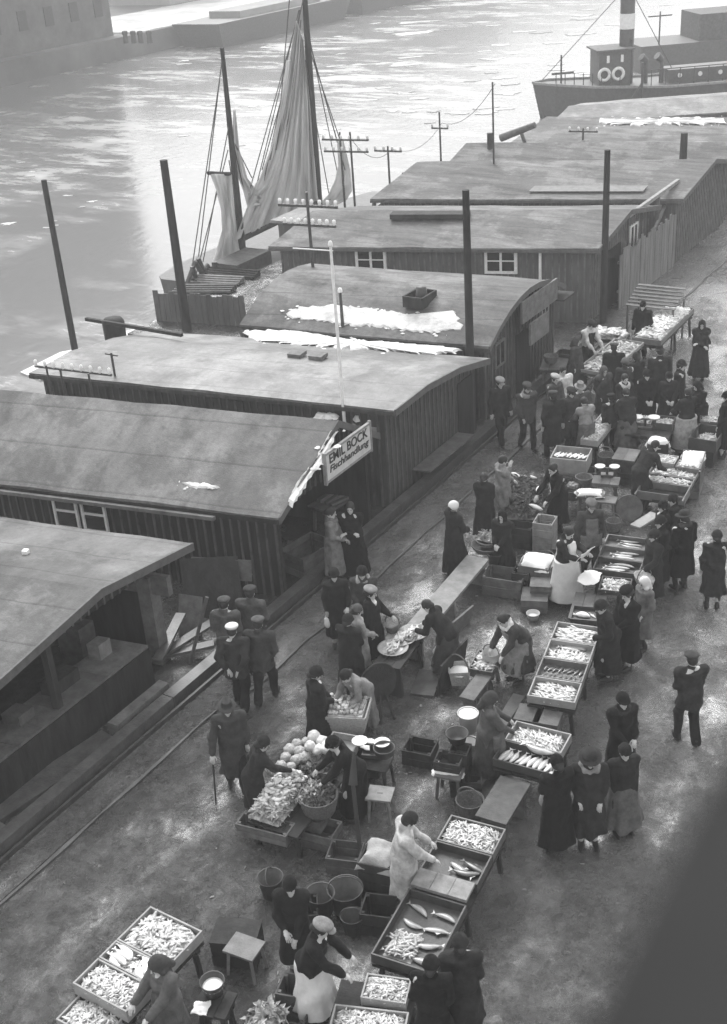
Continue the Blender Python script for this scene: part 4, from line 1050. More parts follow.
TRAY_M = [mat('tray_wood', .12, rough=.5, var=.35, scale=5, bump=.3, objvar=.2), mat('tray_wood_dark', .05, rough=.5, var=.4, scale=5, bump=.3), mat('tray_wood_pale', .27, rough=.6, var=.25, scale=5, bump=.3)]
def tray(fr, h, label, tone=0, base=None, name='fish_tray', cat='tray', ext=0.0, floor=None):
    """open shallow box whose rim lies at fr.z"""
    m = TRAY_M[tone]; z = fr.z - h; o = fr_thing(name, label, cat, fr, z); t = .022
    w, d = fr.w - .006, fr.d - .006
    b = MB(); b.box((0, 0, .015), (w - 2 * t - .004, d - 2 * t - .004, .025)); b.build('base', floor or m, o)
    for sx_, sy_, lx, ly in ((-1, 0, t, d), (1, 0, t, d), (0, -1, w - 2 * t - .002, t), (0, 1, w - 2 * t - .002, t)):
        b = MB(); b.box((sx_ * (w - t) / 2, sy_ * (d - t) / 2, h / 2), (lx, ly, h - random.uniform(0, .008))); b.build('side_board', m, o)
    if ext:
        for sx_ in (-1, 1):
            b = MB(); b.box((sx_ * (w - t) / 2, -d / 2 - ext / 2, h - .03), (t * 1.2, ext, .05)); b.box((sx_ * (w - t) / 2, d / 2 + ext / 2, h - .03), (t * 1.2, ext, .05)); b.build('handle', m, o)
    return o
def trestle(fr, h, label, m=None, name='trestle_table', cat='table', legs=True, planks=3, over=.0):
    """plank table whose top surface is at height h"""
    o = fr_thing(name, label, cat, fr); m = m or WOOD_W; w, d = fr.w + over, fr.d + over
    for k in range(planks):
        b = MB(); b.box((-w / 2 + w * (k + .5) / planks, random.uniform(-.01, .01), h - .02), (w / planks - .008, d, .04)); b.build('plank', m, o)
    if legs:
        n = 2 if d < 2.2 else 3
        for j in range(n):
            y = -d / 2 + .12 + (d - .24) * j / (n - 1)
            b = MB(); b.box((0, y, h - .08), (w * .96, .07, .08)); b.build('crossbar', m, o)
            for sg_ in (-1, 1):
                b = MB(); b.beam((sg_ * (w / 2 - .05), y, 0), (sg_ * (w / 2 - .1), y, h - .12), .06, .06); b.build('leg', m, o)
    return o

# fish
def fish_shape(L, seed, flat=.45, fat=.12):
    r = random.Random(seed); m = MB(); n = 11; k = 8; bend = r.uniform(-.12, .12)
    vs = []
    for i in range(n):
        t = i / (n - 1); rad = L * fat * (max(0.04, math.sin(math.pi * min(1, t * .92 + .05)) ** .7)) * (1 if t < .75 else 1 - (t - .75) * 2.6)
        y = (t - .5) * L * .86; xo = bend * L * (4 * (t - .5) ** 2 - .3)
        for j in range(k):
            a = 2 * math.pi * j / k; vs.append((xo + rad * math.cos(a), y, rad * flat * math.sin(a) + L * fat * flat))
    m.add(vs, [(i * k + j, i * k + (j + 1) % k, (i + 1) * k + (j + 1) % k, (i + 1) * k + j) for i in range(n - 1) for j in range(k)] + [tuple(range(k - 1, -1, -1)), tuple(range((n - 1) * k, n * k))], True)
    xo = bend * L * .4; z = L * fat * flat; y = L * .42; tw = L * .11
    m.prism([(xo - .012 * L, y - .02 * L, z), (xo - tw, y + .1 * L, z), (xo, y + .055 * L, z), (xo + tw, y + .1 * L, z), (xo + .012 * L, y - .02 * L, z)], (0, 0, .006))
    m.prism([(xo + L * fat * .8, -.05 * L, z), (xo + L * fat * 1.35, .04 * L, z), (xo + L * fat * .7, .14 * L, z)], (0, 0, .005))
    return m
def fish_mat(name, belly, back, rough=.3):
    m = mat(name, belly, rough=rough, var=.6, scale=7, spec=.7, objvar=.25, stretch=(3.2, .5, 1))
    return m
FISH_M = {'pale': fish_mat('fish_pale', .5, .2), 'silver': fish_mat('fish_silver', .3, .1), 'dark': fish_mat('fish_dark', .08, .05), 'white': fish_mat('fish_white', .75, .3)}
_fishbase = {}
def one_fish(kind, L, p, rz, label, group, tilt=0.0, fat=.12):
    key = (kind, round(L, 2), random.randint(0, 2), fat)
    if key not in _fishbase:
        o = fish_shape(L, hash(key[1:3]) % 1000, fat=fat).build('fish', FISH_M[kind]); _fishbase[key] = o
    else:
        o = _fishbase[key].copy(); COL.objects.link(o)
    o.location = p; o.rotation_euler = (tilt, random.uniform(-.15, .15), rz); tag(o, label, 'fish', group); return o
def lay_fish(fr, z, nx_, ny_, kind, L, label, group, rot=0.0, jit=.12, fat=.12):
    for j in range(ny_):
        for i in range(nx_):
            u = (i + .5) / nx_ + random.uniform(-.04, .04) / nx_ * 3; v = (j + .5) / ny_ + random.uniform(-.04, .04) / max(1, ny_)
            p = fr.P(.06 + .88 * u, .06 + .88 * v, z + random.uniform(0, .01))
            one_fish(kind, L * random.choice((.92, 1.0)), p, fr.ang + rot + random.uniform(-jit, jit) + (math.pi if random.random() < .25 else 0), label, group, fat=fat)

def blob(m, c, l, r, rz, ti, n=6, k=5, flat=.6):
    R3 = Matrix.Rotation(rz, 3, 'Z') @ Matrix.Rotation(ti, 3, 'X'); vs = []
    for i in range(n):
        t = i / (n - 1); q = r * (math.sin(math.pi * (t * .9 + .05)) ** .8)
        for j in range(k):
            a = 2 * math.pi * j / k; vs.append(R3 @ Vector((q * math.cos(a), (t - .5) * l, q * flat * math.sin(a))) + Vector(c))
    m.add(vs, [(i * k + j, i * k + (j + 1) % k, (i + 1) * k + (j + 1) % k, (i + 1) * k + j) for i in range(n - 1) for j in range(k)] + [tuple(range(k - 1, -1, -1)), tuple(range((n - 1) * k, n * k))], True)
def heap(fr, z, h, n, L, label, m, name='fish_heap', cat='fish', dirv=None, spread=1.5, fat=.13):
    mb = MB()
    mu_, mv_ = min(.3, .05 + (L * .42 / fr.w if (dirv or 0) else L * .2 / fr.w)), min(.3, .05 + L * .2 / fr.d)
    for _ in range(int(n * 1.7)):
        u, v = random.uniform(mu_, 1 - mu_), random.uniform(mv_, 1 - mv_)
        e = (1 - (2 * u - 1) ** 4) * (1 - (2 * v - 1) ** 4); p = fr.P(u, v, z + .02 + h * e * random.uniform(.45, 1.0))
        l = L * random.uniform(.75, 1.25)
        blob(mb, p, l, l * fat, (fr.ang + (dirv or 0)) + random.uniform(-spread, spread), random.uniform(-.35, .35))
    # the bed the heap lies on
    rows = [[fr.P(.04 + .92 * i / 6, .04 + .92 * j / 6, z + h * .35 * (1 - (2 * i / 6 - 1) ** 4) * (1 - (2 * j / 6 - 1) ** 4)) for i in range(7)] for j in range(7)]
    mb.slab(rows, .004)
    return tag(mb.build(name, m, recalc=False), label, cat, kind='stuff')
HEAP_W = mat('herring_heap', .5, rough=.35, var=.75, scale=13, spec=.6)
HEAP_S = mat('silver_heap', .42, rough=.35, var=.55, scale=6, spec=.5)
HEAP_D = mat('dark_fish_heap', .1, rough=.35, var=.7, scale=6, spec=.5)

# containers
WICK = mat('wicker', .12, rough=.7, var=.45, scale=30, bump=.8, bscale=60, objvar=.25)
WICK_L = mat('pale_wicker', .34, rough=.7, var=.3, scale=30, bump=.8, bscale=60)
ENAM = mat('pale_enamel', .5, rough=.35, var=.15)
CLOTH_W = mat('white_cloth', .72, rough=.8, var=.12, scale=3, bump=.4, bscale=9)
def crate(fr, h, label, m=None, name='wooden_crate', cat='crate', top=False, z=0.0):
    o = fr_thing(name, label, cat, fr, z); m = m or WOOD_M; w, d = fr.w, fr.d; t = .02; n = max(2, int(h / .16))
    for k in range(n):
        zz = h * (k + .5) / n; hh = h / n - .012
        b = MB(); b.box((0, -d / 2, zz), (w, t, hh)); b.box((0, d / 2, zz), (w, t, hh)); b.box((-w / 2 + t / 2, 0, zz), (t, d - t, hh)); b.box((w / 2 - t / 2, 0, zz), (t, d - t, hh)); b.build('slat_ring', m, o)
    b = MB(); b.box((0, 0, .012), (w - .06, d - .06, .02)); b.build('bottom', m, o)
    for sx_ in (-1, 1):
        for sy_ in (-1, 1): b = MB(); b.box((sx_ * (w / 2 - .045), sy_ * (d / 2 - .045), h / 2), (.04, .04, h - .01)); b.build('corner_post', m, o)
    if top:
        b = MB(); b.box((0, 0, h + .012), (w + .02, d + .03, .022)); b.build('lid', m, o)
    return o
def stool(px, py, z, label, w=.36, d=.3, deg=15, m=None, name='stool', cat='stool', hole=True):
    p = at(px, py, z); o = thing(name, label, cat, (p.x, p.y, 0), R_(deg)); m = m or WOOD_M
    b = MB(); b.box((0, 0, z - .018), (w, d, .036)); st_ = b.build('seat', m, o)
    if hole: b = MB(); b.box((0, 0, z + .001), (.09, .03, .004)); b.build('hand_slot', METAL, o)
    for sx_ in (-1, 1):
        for sy_ in (-1, 1):
            b = MB(); b.beam((sx_ * (w / 2 - .02), sy_ * (d / 2 - .02), 0), (sx_ * (w / 2 - .06), sy_ * (d / 2 - .05), z - .036), .04, .04); b.build('leg', m, o)
    return o
def bucket(px, py, z, r, h, label, m=None, base=None, name='bucket', cat='bucket', handle=True, fill=None, fillm=None):
    """z = height of the rim"""
    p = at(px, py, z); zb = z - h; o = thing(name, label, cat, (p.x, p.y, zb), random.uniform(0, 3)); m = m or METAL
    b = MB(); b.lathe([(.001, .01), (r * .78, .0), (r, h), (r + .012, h + .008), (r + .012, h - .012), (r * .95, h - .012), (r * .76, .02), (.001, .02)], (0, 0, 0), 18); b.build('tub', m, o)
    if handle:
        b = MB(); pts = [Vector((r * math.cos(a), .3 * r * math.sin(a), h + .55 * r * math.sin(a))) for a in np.linspace(0, math.pi, 9)]; b.path(pts, .009, 5); b.build('handle', METAL, o)
    if fill is not None:
        b = MB(); b.lathe([(.001, h * fill + .03), (r * .5, h * fill + .02), (r * .93, h * fill)], (0, 0, 0), 14); b.build('contents', fillm or CLOTH_W, o)
    return o
def basket(px, py, z, r, h, label, m=None, handle=False, sx=1.0, sy=1.0, deg=0, name='basket', cat='basket'):
    p = at(px, py, z); o = thing(name, label, cat, (p.x, p.y, z - h), R_(deg)); m = m or WICK; b = MB()
    n = 7; prof = []
    for i in range(n): t = i / (n - 1); prof.append((r * (.74 + .26 * t ** .7) + (.008 if i % 2 else 0), h * t))
    prof += [(r * 1.04, h + .012), (r * .98, h + .022), (r * .92, h), (r * .7, .03), (.001, .03)]
    b.lathe([(.001, 0)] + prof, (0, 0, 0), 22, sx, sy); b.build('weave', m, o)
    if handle:
        b = MB(); pts = [Vector((r * sx * math.cos(a), 0, h + r * 1.1 * math.sin(a))) for a in np.linspace(0, math.pi, 11)]; b.path(pts, .013, 6); b.build('handle', m, o)
    return o
def cloth_sheet(fr, z, label, m=None, name='white_cloth', cat='cloth', drape=.0, amp=.014, t=.006):
    n = 12; rows = []; ra_ = random.uniform(0, 6)
    for j in range(n + 1):
        row = []
        for i in range(n + 1):
            u, v = i / n, j / n; e = max(abs(2 * u - 1), abs(2 * v - 1)); dz = amp * (math.sin(u * 9 + v * 5) + math.sin(v * 11 - u * 4)) * .5 + amp - drape * max(0, e - .7) / .3
            row.append(fr.P(u + random.uniform(-.02, .02) + .1 * math.sin(v * 7 + ra_) * (u - .5), v + random.uniform(-.02, .02) + .12 * math.sin(u * 6 + ra_) * (v - .5), z + dz))
        rows.append(row)
    mb = MB(); mb.slab(rows, t); mb.sm = [True] * len(mb.f)
    return tag(mb.build(name, m or CLOTH_W), label, cat)
def flat_board(fr, z, label, m=None, t=.04, name='plank_board', cat='board', lift=0.0, legs=0):
    o = fr_thing(name, label, cat, fr, 0)
    k = max(1, int(fr.w / .26))
    for i in range(k):
        b = MB(); b.box((-fr.w / 2 + fr.w * (i + .5) / k, 0, z - t / 2), (fr.w / k - .006, fr.d, t)); b.build('plank', m or WOOD_M, o)
    for j in range(legs):
        y = -fr.d / 2 + .15 + (fr.d - .3) * j / max(1, legs - 1)
        b = MB(); b.box((0, y, (z - t) / 2), (fr.w * .85, .06, z - t)); b.build('leg', m or WOOD_M, o)
    return o

# ---------- right hand row, from the nearest upwards
# bottom edge: two trays of small fish in front of the kneeling vendor
A = Fr((367, 973), (412, 978), (406, 1004), (360, 997), .72)
tray(A, .14, 'pale tray of small whitish fish before the white aproned vendor at the bottom edge', 2)
heap(A, .62, .1, 330, .11, 'heap of small whitish fish in the upper of the two bottom edge trays', HEAP_W)
B = Fr((336, 1003), (408, 1012), (404, 1046), (325, 1036), .66)
tray(B, .14, 'pale tray of small whitish fish that is cut by the bottom edge', 2)
heap(B, .55, .1, 420, .11, 'heap of small whitish fish cut by the bottom edge', HEAP_W)
trestle(Fr.raw((A.c.x, (A.c.y + B.c.y) / 2 - .2), 1.0, 1.3, A.ang, 0), .52, 'low plank table under the two bottom edge trays', WOOD_D)
# long black trays beside the white coated vendor
T13 = Fr((449, 817), (508, 826), (432, 972), (370, 955), .75)
trestle(T13, .56, 'long trestle table beside the vendor in the white coat', WOOD_D)
t = T13.split(.8, 1.0); tray(t, .16, 'topmost tray beside the white coated vendor, heaped with small white fish', 0)
heap(t, .64, .1, 330, .12, 'heap of bright small fish in the tray beside the white coated vendor', HEAP_W)
t = T13.split(.58, .795); tray(t, .16, 'dark tray with two big fish just below the bright heap', 1)
lay_fish(t, .62, 1, 1, 'silver', .5, 'long silver fish lying alone at the left of the dark tray', 'big fish in the dark tray', rot=R_(70))
one_fish('dark', .5, t.P(.7, .4, .63), t.ang + R_(100), 'first of two big dark fish at the right of the dark tray', 'big fish in the dark tray'); one_fish('dark', .46, t.P(.78, .62, .64), t.ang + R_(70), 'upper of two big dark fish at the right of the dark tray', 'big fish in the dark tray')
flat_board(T13.split(.45, .57, .02, .98), .80, 'pale cutting board laid across the long black trays', WOOD_L, .05, 'cutting_board')
t = T13.split(.0, .44); tray(t, .16, 'lowest dark tray on the long table, with gutted fish', 1)
lay_fish(t, .62, 2, 4, 'silver', .42, 'silver fish lying in the lowest dark tray of the long table', 'fish in the lowest dark tray', rot=R_(80), jit=.5)
heap(t.split(.1, .5, .1, .6), .62, .06, 60, .16, 'scraps of fish on the floor of the lowest dark tray', HEAP_S)
flat_board(Fr((500, 776), (531, 783), (507, 824), (474, 816), .58), .58, 'worn plank shelf joining the two fish tables below the big fish tray', WOOD_M, .05, 'plank_shelf', 'shelf', legs=2)
# tray pair in front of the woman in knitted grey
T12 = Fr((516, 722), (572, 732), (553, 770), (489, 762), .75)
trestle(T12, .56, 'trestle table in front of the vendor in grey knit', WOOD_D)
t = T12.split(.5, 1.0); tray(t, .17, 'pale tray with a thin layer of pale fish behind the big fish', 2, ext=.0)
heap(t, .61, .07, 170, .17, 'thin layer of pale fish in the rear tray before the grey knit vendor', HEAP_W, dirv=R_(40), spread=.7)
t = T12.split(0, .49); tray(t, .15, 'front tray with a row of big silver fish before the grey knit vendor', 1)
lay_fish(t, .64, 9, 1, 'pale', .38, 'big pale fish laid side by side in the front tray of the grey knit vendor', 'row of big fish in the front tray', rot=R_(-12), jit=.12, fat=.14)
one_fish('silver', .6, t.P(.62, .93, .72), t.ang + R_(82), 'longest fish lying across the row of big fish', 'row of big fish in the front tray')
# tall row of four trays
T11 = Fr((559, 621), (600, 627), (577, 703), (525, 695), .75)
trestle(T11, .56, 'long trestle table carrying a row of four pale trays', WOOD_D)
t = T11.split(.75, .998); tray(t, .15, 'farthest of the four pale trays in a row, with whitish fish', 2); heap(t, .62, .06, 110, .3, 'whitish fish in the farthest of the four trays in a row', HEAP_W, dirv=R_(85), spread=.35)
t = T11.split(.5, .745); tray(t, .15, 'second farthest of the four trays in a row, half pale half dark fish', 2)
heap(t.split(.0, .7), .62, .05, 80, .2, 'pale fish in the second farthest of the four trays', HEAP_W)
lay_fish(t.split(.72, 1.0), .63, 1, 2, 'silver', .5, 'long grey fish along the far side of the second tray in the row of four', 'long fish in the second tray', rot=R_(86), jit=.1)
t = T11.split(.25, .495); tray(t, .15, 'third of the four trays in a row, with rows of dark fish', 0)
lay_fish(t, .63, 8, 2, 'dark', .24, 'small dark fish laid in rows in the third of the four trays', 'dark fish in the third tray', rot=R_(-25), jit=.2, fat=.14)
t = T11.split(.0, .245); tray(t, .15, 'nearest of the four pale trays in a row, with smooth pale fillets', 2); heap(t, .62, .05, 110, .19, 'smooth pale fillets in the nearest of the four trays', HEAP_W, dirv=R_(60), spread=.6)
for i, (px, py, l) in enumerate(((529, 714, 'left of two small dark boxes standing between the fish tables'), (548, 717, 'right of two small dark boxes standing between the fish tables'))):
    f = px_fr(px, py, .5, .4, .42, 10); crate(f, .3, l, WOOD_M, top=True, z=.2)
flat_board(Fr((514, 692), (524, 697), (497, 742), (486, 736), .1), .1, 'long duckboard plank on the ground behind the grey knit vendor', WOOD_M, .08, 'duckboard')
flat_board(Fr((498, 772), (530, 780), (512, 806), (470, 795), .08), .08, 'broad duckboard on the ground under the grey knit vendor', WOOD_M, .08, 'duckboard')
# tray and table with long fish by the apron woman
t = Fr((574, 604), (601, 608), (600, 622), (569, 618), .68); tray(t, .1, 'small black tray with one white flatfish beside the paper reader', 1)
one_fish('white', .34, t.P(.38, .5, .6), t.ang + R_(85), 'white flatfish lying in the small black tray', 'fish in the small black tray', fat=.24); one_fish('pale', .22, t.P(.72, .55, .61), t.ang + R_(40), 'lesser pale fish at the right of the small black tray', 'fish in the small black tray')
trestle(Fr((577, 590), (606, 597), (601, 622), (567, 617), .56), .56, 'plank bench carrying the small black tray', WOOD_M)
T9 = Fr((609, 534), (651, 539), (640, 575), (591, 568), .75)
trestle(T9, .56, 'trestle table with big trays of long fish before the capped man', WOOD_D)
for i, (v0, v1, l) in enumerate(((.68, 1.0, 'farthest'), (.35, .675, 'middle'), (.0, .345, 'nearest'))):
    t = T9.split(v0, v1); tray(t, .15, l + ' of three trays of long fish before the bearded capped man', 0 if i < 2 else 1)
    lay_fish(t, .64, 1, 4, ('silver', 'pale', 'pale')[i], .52, 'long fish laid crosswise in the %s tray before the capped man' % l, 'long fish in the %s tray' % l, rot=R_(88), jit=.12, fat=.1)
cloth_sheet(Fr((585, 568), (603, 573), (594, 586), (576, 581), .8), .78, 'sheet of white paper lying at the near end of the long fish trays', name='paper_sheet', cat='paper', amp=.01)
t = Fr((603, 574), (632, 580), (629, 594), (598, 588), .7); tray(t, .1, 'low tray with mixed white cuts below the long fish trays', 1); heap(t, .62, .07, 90, .13, 'mixed white cuts of fish in the low tray', HEAP_W)
# stall of the stooping man
T8 = Fr((660, 455), (702, 464), (686, 498), (635, 490), .7)
trestle(T8, .54, 'trestle table in front of the stooping dark coated man', WOOD_D)
t = T8.split(0, .3); tray(t, .2, 'nearly empty long tray with projecting handles nearest on the stooping man\'s table', 0, ext=.16, floor=WOOD_D)
t = T8.split(.31, .52); tray(t, .1, 'flat tray with thin silver fish behind the nearly empty tray', 0); heap(t, .62, .04, 70, .18, 'thin silver fish in the flat tray before the stooping man', HEAP_S)
t = T8.split(.53, .74); tray(t, .1, 'wide board tray with dark fish before the stooping man', 0); heap(t, .62, .04, 70, .2, 'dark grey fish in the wide board tray before the stooping man', HEAP_S)
t = T8.split(.76, 1.0, .0, .46); t.z = .78; tray(t, .12, 'small white tray of fish at the far left of the stooping man\'s table', 2); heap(t, .7, .06, 60, .14, 'white fish pieces in the small white tray', HEAP_W)
t = T8.split(.70, .92, .5, 1.0); t.z = .78; tray(t, .12, 'small tray of round white pieces at the right of the stooping man\'s table', 0); heap(t, .7, .08, 70, .1, 'round white fish pieces in the small right tray', HEAP_W, fat=.3)
t = Fr((684, 446), (706, 449), (701, 466), (678, 463), .85); crate(Fr.raw((t.c.x, t.c.y), t.w, t.d, t.ang, 0), .78, 'crate covered by a white cloth at the far end of the stooping man\'s table', WOOD_M); cloth_sheet(t, .82, 'white cloth bundle on the crate by the stooping man', drape=.12)
# open box at the right edge
T7 = Fr((699, 424), (727, 426), (718, 440), (687, 439), .72)
tray(T7, .3, 'deep dark open box with a few pale fish at the right edge', 1, name='fish_box', cat='box'); heap(T7.split(.1, .9, .1, .9), .5, .06, 50, .22, 'few pale fish lying in the deep dark box', HEAP_S)
crate(Fr.raw((T7.c.x, T7.c.y), T7.w * .8, T7.d * .8, T7.ang, 0), .4, 'crate under the deep dark box at the right edge', WOOD_D)
t = Fr((700, 414), (727, 417), (727, 423), (700, 421), .75); tray(t, .12, 'tray of white fish beyond the deep dark box', 0); heap(t, .66, .08, 80, .14, 'white fish heap beyond the deep dark box', HEAP_W)
trestle(t, .62, 'table under the white fish tray beyond the deep box', WOOD_D)
# middle group of tables
T6 = Fr((634, 412), (676, 420), (668, 436), (626, 428), .72)
trestle(T6, .6, 'table with scales before the woman seen from behind in dark blouse', WOOD_D)
t = T6.split(.5, 1.0, .0, .5); tray(t, .12, 'tray with small white fish in the middle of the dark crowd', 0); heap(t, .64, .08, 70, .15, 'small white fish in the tray amid the dark crowd', HEAP_W)
t = T6.split(.45, .95, .55, 1.0); t.z = .78; tray(t, .18, 'deep dark box of fish beside the tray amid the dark crowd', 1); heap(t, .66, .06, 50, .15, 'grey fish in the deep dark box amid the crowd', HEAP_S)
t = px_fr(658, 438, .7, .55, .4, 20); cloth_sheet(t, .66, 'white cloth over the small table beside the apron woman', drape=.15); crate(Fr.raw((t.c.x, t.c.y), .5, .4, t.ang, 0), .62, 'small dark crate table under a white cloth beside the apron woman', WOOD_D)
def scale(px, py, z, label, s=1.0, deg=20):
    p = at(px, py, z); o = thing('weighing_scale', label, 'scale', (p.x, p.y, z), R_(deg))
    b = MB(); b.box((0, 0, .03), (.34 * s, .2 * s, .06)); b.build('base', METAL, o); b = MB(); b.tube((0, 0, .06), (0, 0, .24 * s), .03); b.build('column', METAL, o)
    b = MB(); b.beam((-.22 * s, 0, .24 * s), (.22 * s, 0, .24 * s), .03, .03); b.build('beam', METAL, o)
    for q in (-.2, .2):
        b = MB(); b.lathe([(.001, 0), (.1 * s, .005), (.15 * s, .05), (.14 * s, .052), (.001, .015)], (q * s, 0, .25 * s), 14); b.build('pan', ENAM, o)
    return o
scale(645, 428, .6, 'weighing scale on the table amid the dark crowd')
T4 = Fr((606, 409), (619, 412), (598, 443), (580, 437), .75)
trestle(T4, .58, 'narrow bench under the long tray of bright white fish', WOOD_D); tray(T4, .16, 'long narrow tray filled with bright white fish', 2); heap(T4, .64, .1, 200, .16, 'bright white fish in the long narrow tray', HEAP_W)
T5 = Fr((556, 445), (593, 448), (586, 461), (550, 458), .75)
tray(T5, .36, 'pale crate of smoked fish standing in ordered rows', 2, name='fish_crate', cat='crate'); lay_fish(T5, .66, 8, 1, 'white', .3, 'white fish standing in order in the pale crate', 'fish in the pale crate', rot=R_(-20), jit=.1, fat=.16)
stool(568, 470, .4, 'stout support block under the pale crate of ordered fish', .6, .45, 13, WOOD_M, name='support_stand', cat='stand', hole=False)
flat_board(Fr((618, 447), (641, 450), (634, 462), (612, 458), .55), .55, 'wooden bench behind the stooping man', WOOD_M, .05, 'bench', 'bench', legs=2)
# far tables
T2 = Fr((612, 340), (647, 340), (604, 376), (580, 366), .78)
trestle(T2, .7, 'long far table with pale top of thin fish near the sheds', WOOD_M); tray(T2.split(.0, .5), .1, 'near half tray of the long far table, with scattered fish', 2); tray(T2.split(.5, 1.0), .1, 'far half tray of the long far table, with fish in heaps', 2)
heap(T2.split(.03, .48), .7, .05, 90, .2, 'scattered silver fish in the near half of the long far table', HEAP_S); heap(T2.split(.52, .97), .7, .1, 110, .18, 'heaped grey fish in the far half of the long far table', HEAP_S)
t = px_fr(608, 334, .72, 1.2, .6, 10); trestle(t, .64, 'small far table heaped with white bundles by the shed wall', WOOD_D); heap(t, .66, .16, 60, .32, 'white bundles and leaves on the small far table', HEAP_W, 'white_bundles', 'goods', fat=.25)
T1 = Fr((669, 304), (692, 309), (660, 343), (633, 335), .85)
trestle(T1, .68, 'farthest stall table under a long heap of bright small fish', WOOD_D); tray(T1, .16, 'long shallow tray of the farthest stall', 0); heap(T1, .76, .26, 700, .17, 'long heap of bright small fish on the farthest stall', mat('bright_fish', .85, rough=.4, var=.3, scale=7), fat=.17)
sl_ = Fr((643, 285), (683, 297), (671, 309), (629, 297), 1.35)
o = fr_thing('slatted_roof', 'slatted sloping board roof behind the farthest fish heap', 'roof', sl_)
for k in range(7):
    b = MB(); y = -sl_.d / 2 + sl_.d * (k + .5) / 7; b.box((0, y, 1.35 + .3 * (k / 6 - .5)), (sl_.w, sl_.d / 7 - .03, .03)); b.build('slat', WOOD_M, o)
for sx_ in (-1, 1):
    for sy_ in (-1, 1): b = MB(); b.box((sx_ * (sl_.w / 2 - .05), sy_ * (sl_.d / 2 - .08), .6), (.05, .05, 1.2)); b.build('post', WOOD_M, o)
t = Fr((541, 360), (572, 350), (566, 362), (538, 374), .75); trestle(t, .7, 'small side table with a plate and oddments beside the barrel roof shed', WOOD_M)
basket(551, 356, .95, .2, .18, 'shallow bowl basket on the side table by the barrel roof shed', WICK)
t = px_fr(566, 345, 1.0, .5, .4, 0); crate(Fr.raw((t.c.x, t.c.y), .5, .4, 0, 0), .8, 'upright crate by the side table of the barrel roof shed', WOOD_D)
# veg stall of the far middle
t = Fr((508, 470), (545, 470), (540, 515), (500, 512), .65); trestle(t, .5, 'vegetable table beside the man in the light coat', WOOD_D)
GREEN = mat('leafy_greens', .1, rough=.6, var=.8, scale=14, objvar=.2); GREEN_L = mat('pale_leaves', .36, rough=.6, var=.85, scale=9)
def leaves(fr, z, h, n, L, label, m, name='leafy_greens', cat='vegetables'):
    mb = MB()
    for _ in range(int(n * 2.6)):
        u, v = random.uniform(.03, .97), random.uniform(.03, .97); e = (1 - (2 * u - 1) ** 2) * (1 - (2 * v - 1) ** 2)
        c = fr.P(u, v, z + h * e * random.uniform(.3, 1.05)); a = random.uniform(0, 6.28); b_ = random.uniform(-.4, .7); l = L * random.uniform(.35, .85); wd = l * random.uniform(.09, .3)
        dx = Vector((math.cos(a) * math.cos(b_), math.sin(a) * math.cos(b_), math.sin(b_))); sd_ = dx.cross(Vector((random.uniform(-.4, .4), random.uniform(-.4, .4), 1))).normalized()
        mid = c + dx * l * .5 + Vector((0, 0, .02)); tip = c + dx * l - Vector((0, 0, .03 * l))
        mb.add([c - sd_ * wd * .2, c + sd_ * wd * .2, mid + sd_ * wd, tip, mid - sd_ * wd], [(0, 1, 2, 3, 4)])
    rows = [[fr.P(i / 6, j / 6, z + h * .6 * (1 - (2 * i / 6 - 1) ** 2) * (1 - (2 * j / 6 - 1) ** 2)) for i in range(7)] for j in range(7)]; mb.slab(rows, .01)
    return tag(mb.build(name, m, recalc=False), label, cat, kind='stuff')
leaves(t.split(.0, 1), .5, .42, 560, .2, 'heap of dark leafy greens before the man in the light coat', GREEN)
def cabbages(pts, z, r, label, group, m, name='cabbage', cat='cabbage'):
    base = None
    for i, (px, py) in enumerate(pts):
        if base is None:
            V = Vol((-1.3, -1.3, -1.2), (1.3, 1.3, 1.2), .14); V.ell((0, 0, 0), (1, 1, .85), k=0)
            for k in range(14): a, b_ = random.uniform(0, 6.28), random.uniform(.1, 1.2); V.ell((.8 * math.cos(a) * math.cos(b_), .8 * math.sin(a) * math.cos(b_), .7 * math.sin(b_)), (.34, .34, .3), k=.05)
            o = base = link(name, np_mesh(name, *V.mesh(name), m))
        else: o = base.copy(); COL.objects.link(o)
        s_ = r * random.uniform(.8, 1.15); o.scale = (s_, s_, s_); zz = z + random.uniform(-.02, .06); o.location = at(px, py, zz); o.rotation_euler = (random.uniform(-.3, .3), random.uniform(-.3, .3), random.uniform(0, 6)); tag(o, label, cat, group)
LEEK = mat('pale_vegetable', .6, rough=.6, var=.25, scale=6, objvar=.2)
for i, (px, py, w_, l_, dg, lab) in enumerate(((529, 477, .06, .36, 110, 'long white bundle lying on top of the far vegetable heap'), (516, 475, .06, .28, 70, 'short white bundle at the far left of the vegetable heap'), (538, 490, .055, .3, 20, 'upright white bundle beside the dark bending vendor'), (536, 507, .06, .34, 80, 'white bundle at the near right of the vegetable heap'))):
    p = at(px, py, .78); mb = MB(); blob(mb, (0, 0, 0), l_, w_, R_(dg), .1, 8, 8, .7); mb.build
    tag(mb.build('white_bundle', LEEK, None, origin=(0, 0, 0)), lab, 'bundle').location = p
basket(487, 545, .62, .3, .12, 'big flat basket of goods beside the white capped woman', WICK, sx=1.1, name='flat_basket'); basket(489, 539, .72, .28, .1, 'second flat basket stacked on the big flat one', WICK, name='flat_basket')
leaves(px_fr(488, 536, .74, .4, .4, 0), .72, .08, 80, .14, 'pale produce in the upper flat basket', GREEN_L)
bucket(495, 553, .6, .15, .28, 'grey bucket on the long bench end beside the flat baskets', METAL, handle=False)
crate(px_fr(505, 573, .42, .82, .5, 8), .42, 'low long crate in front of the seated dark woman', WOOD_M)
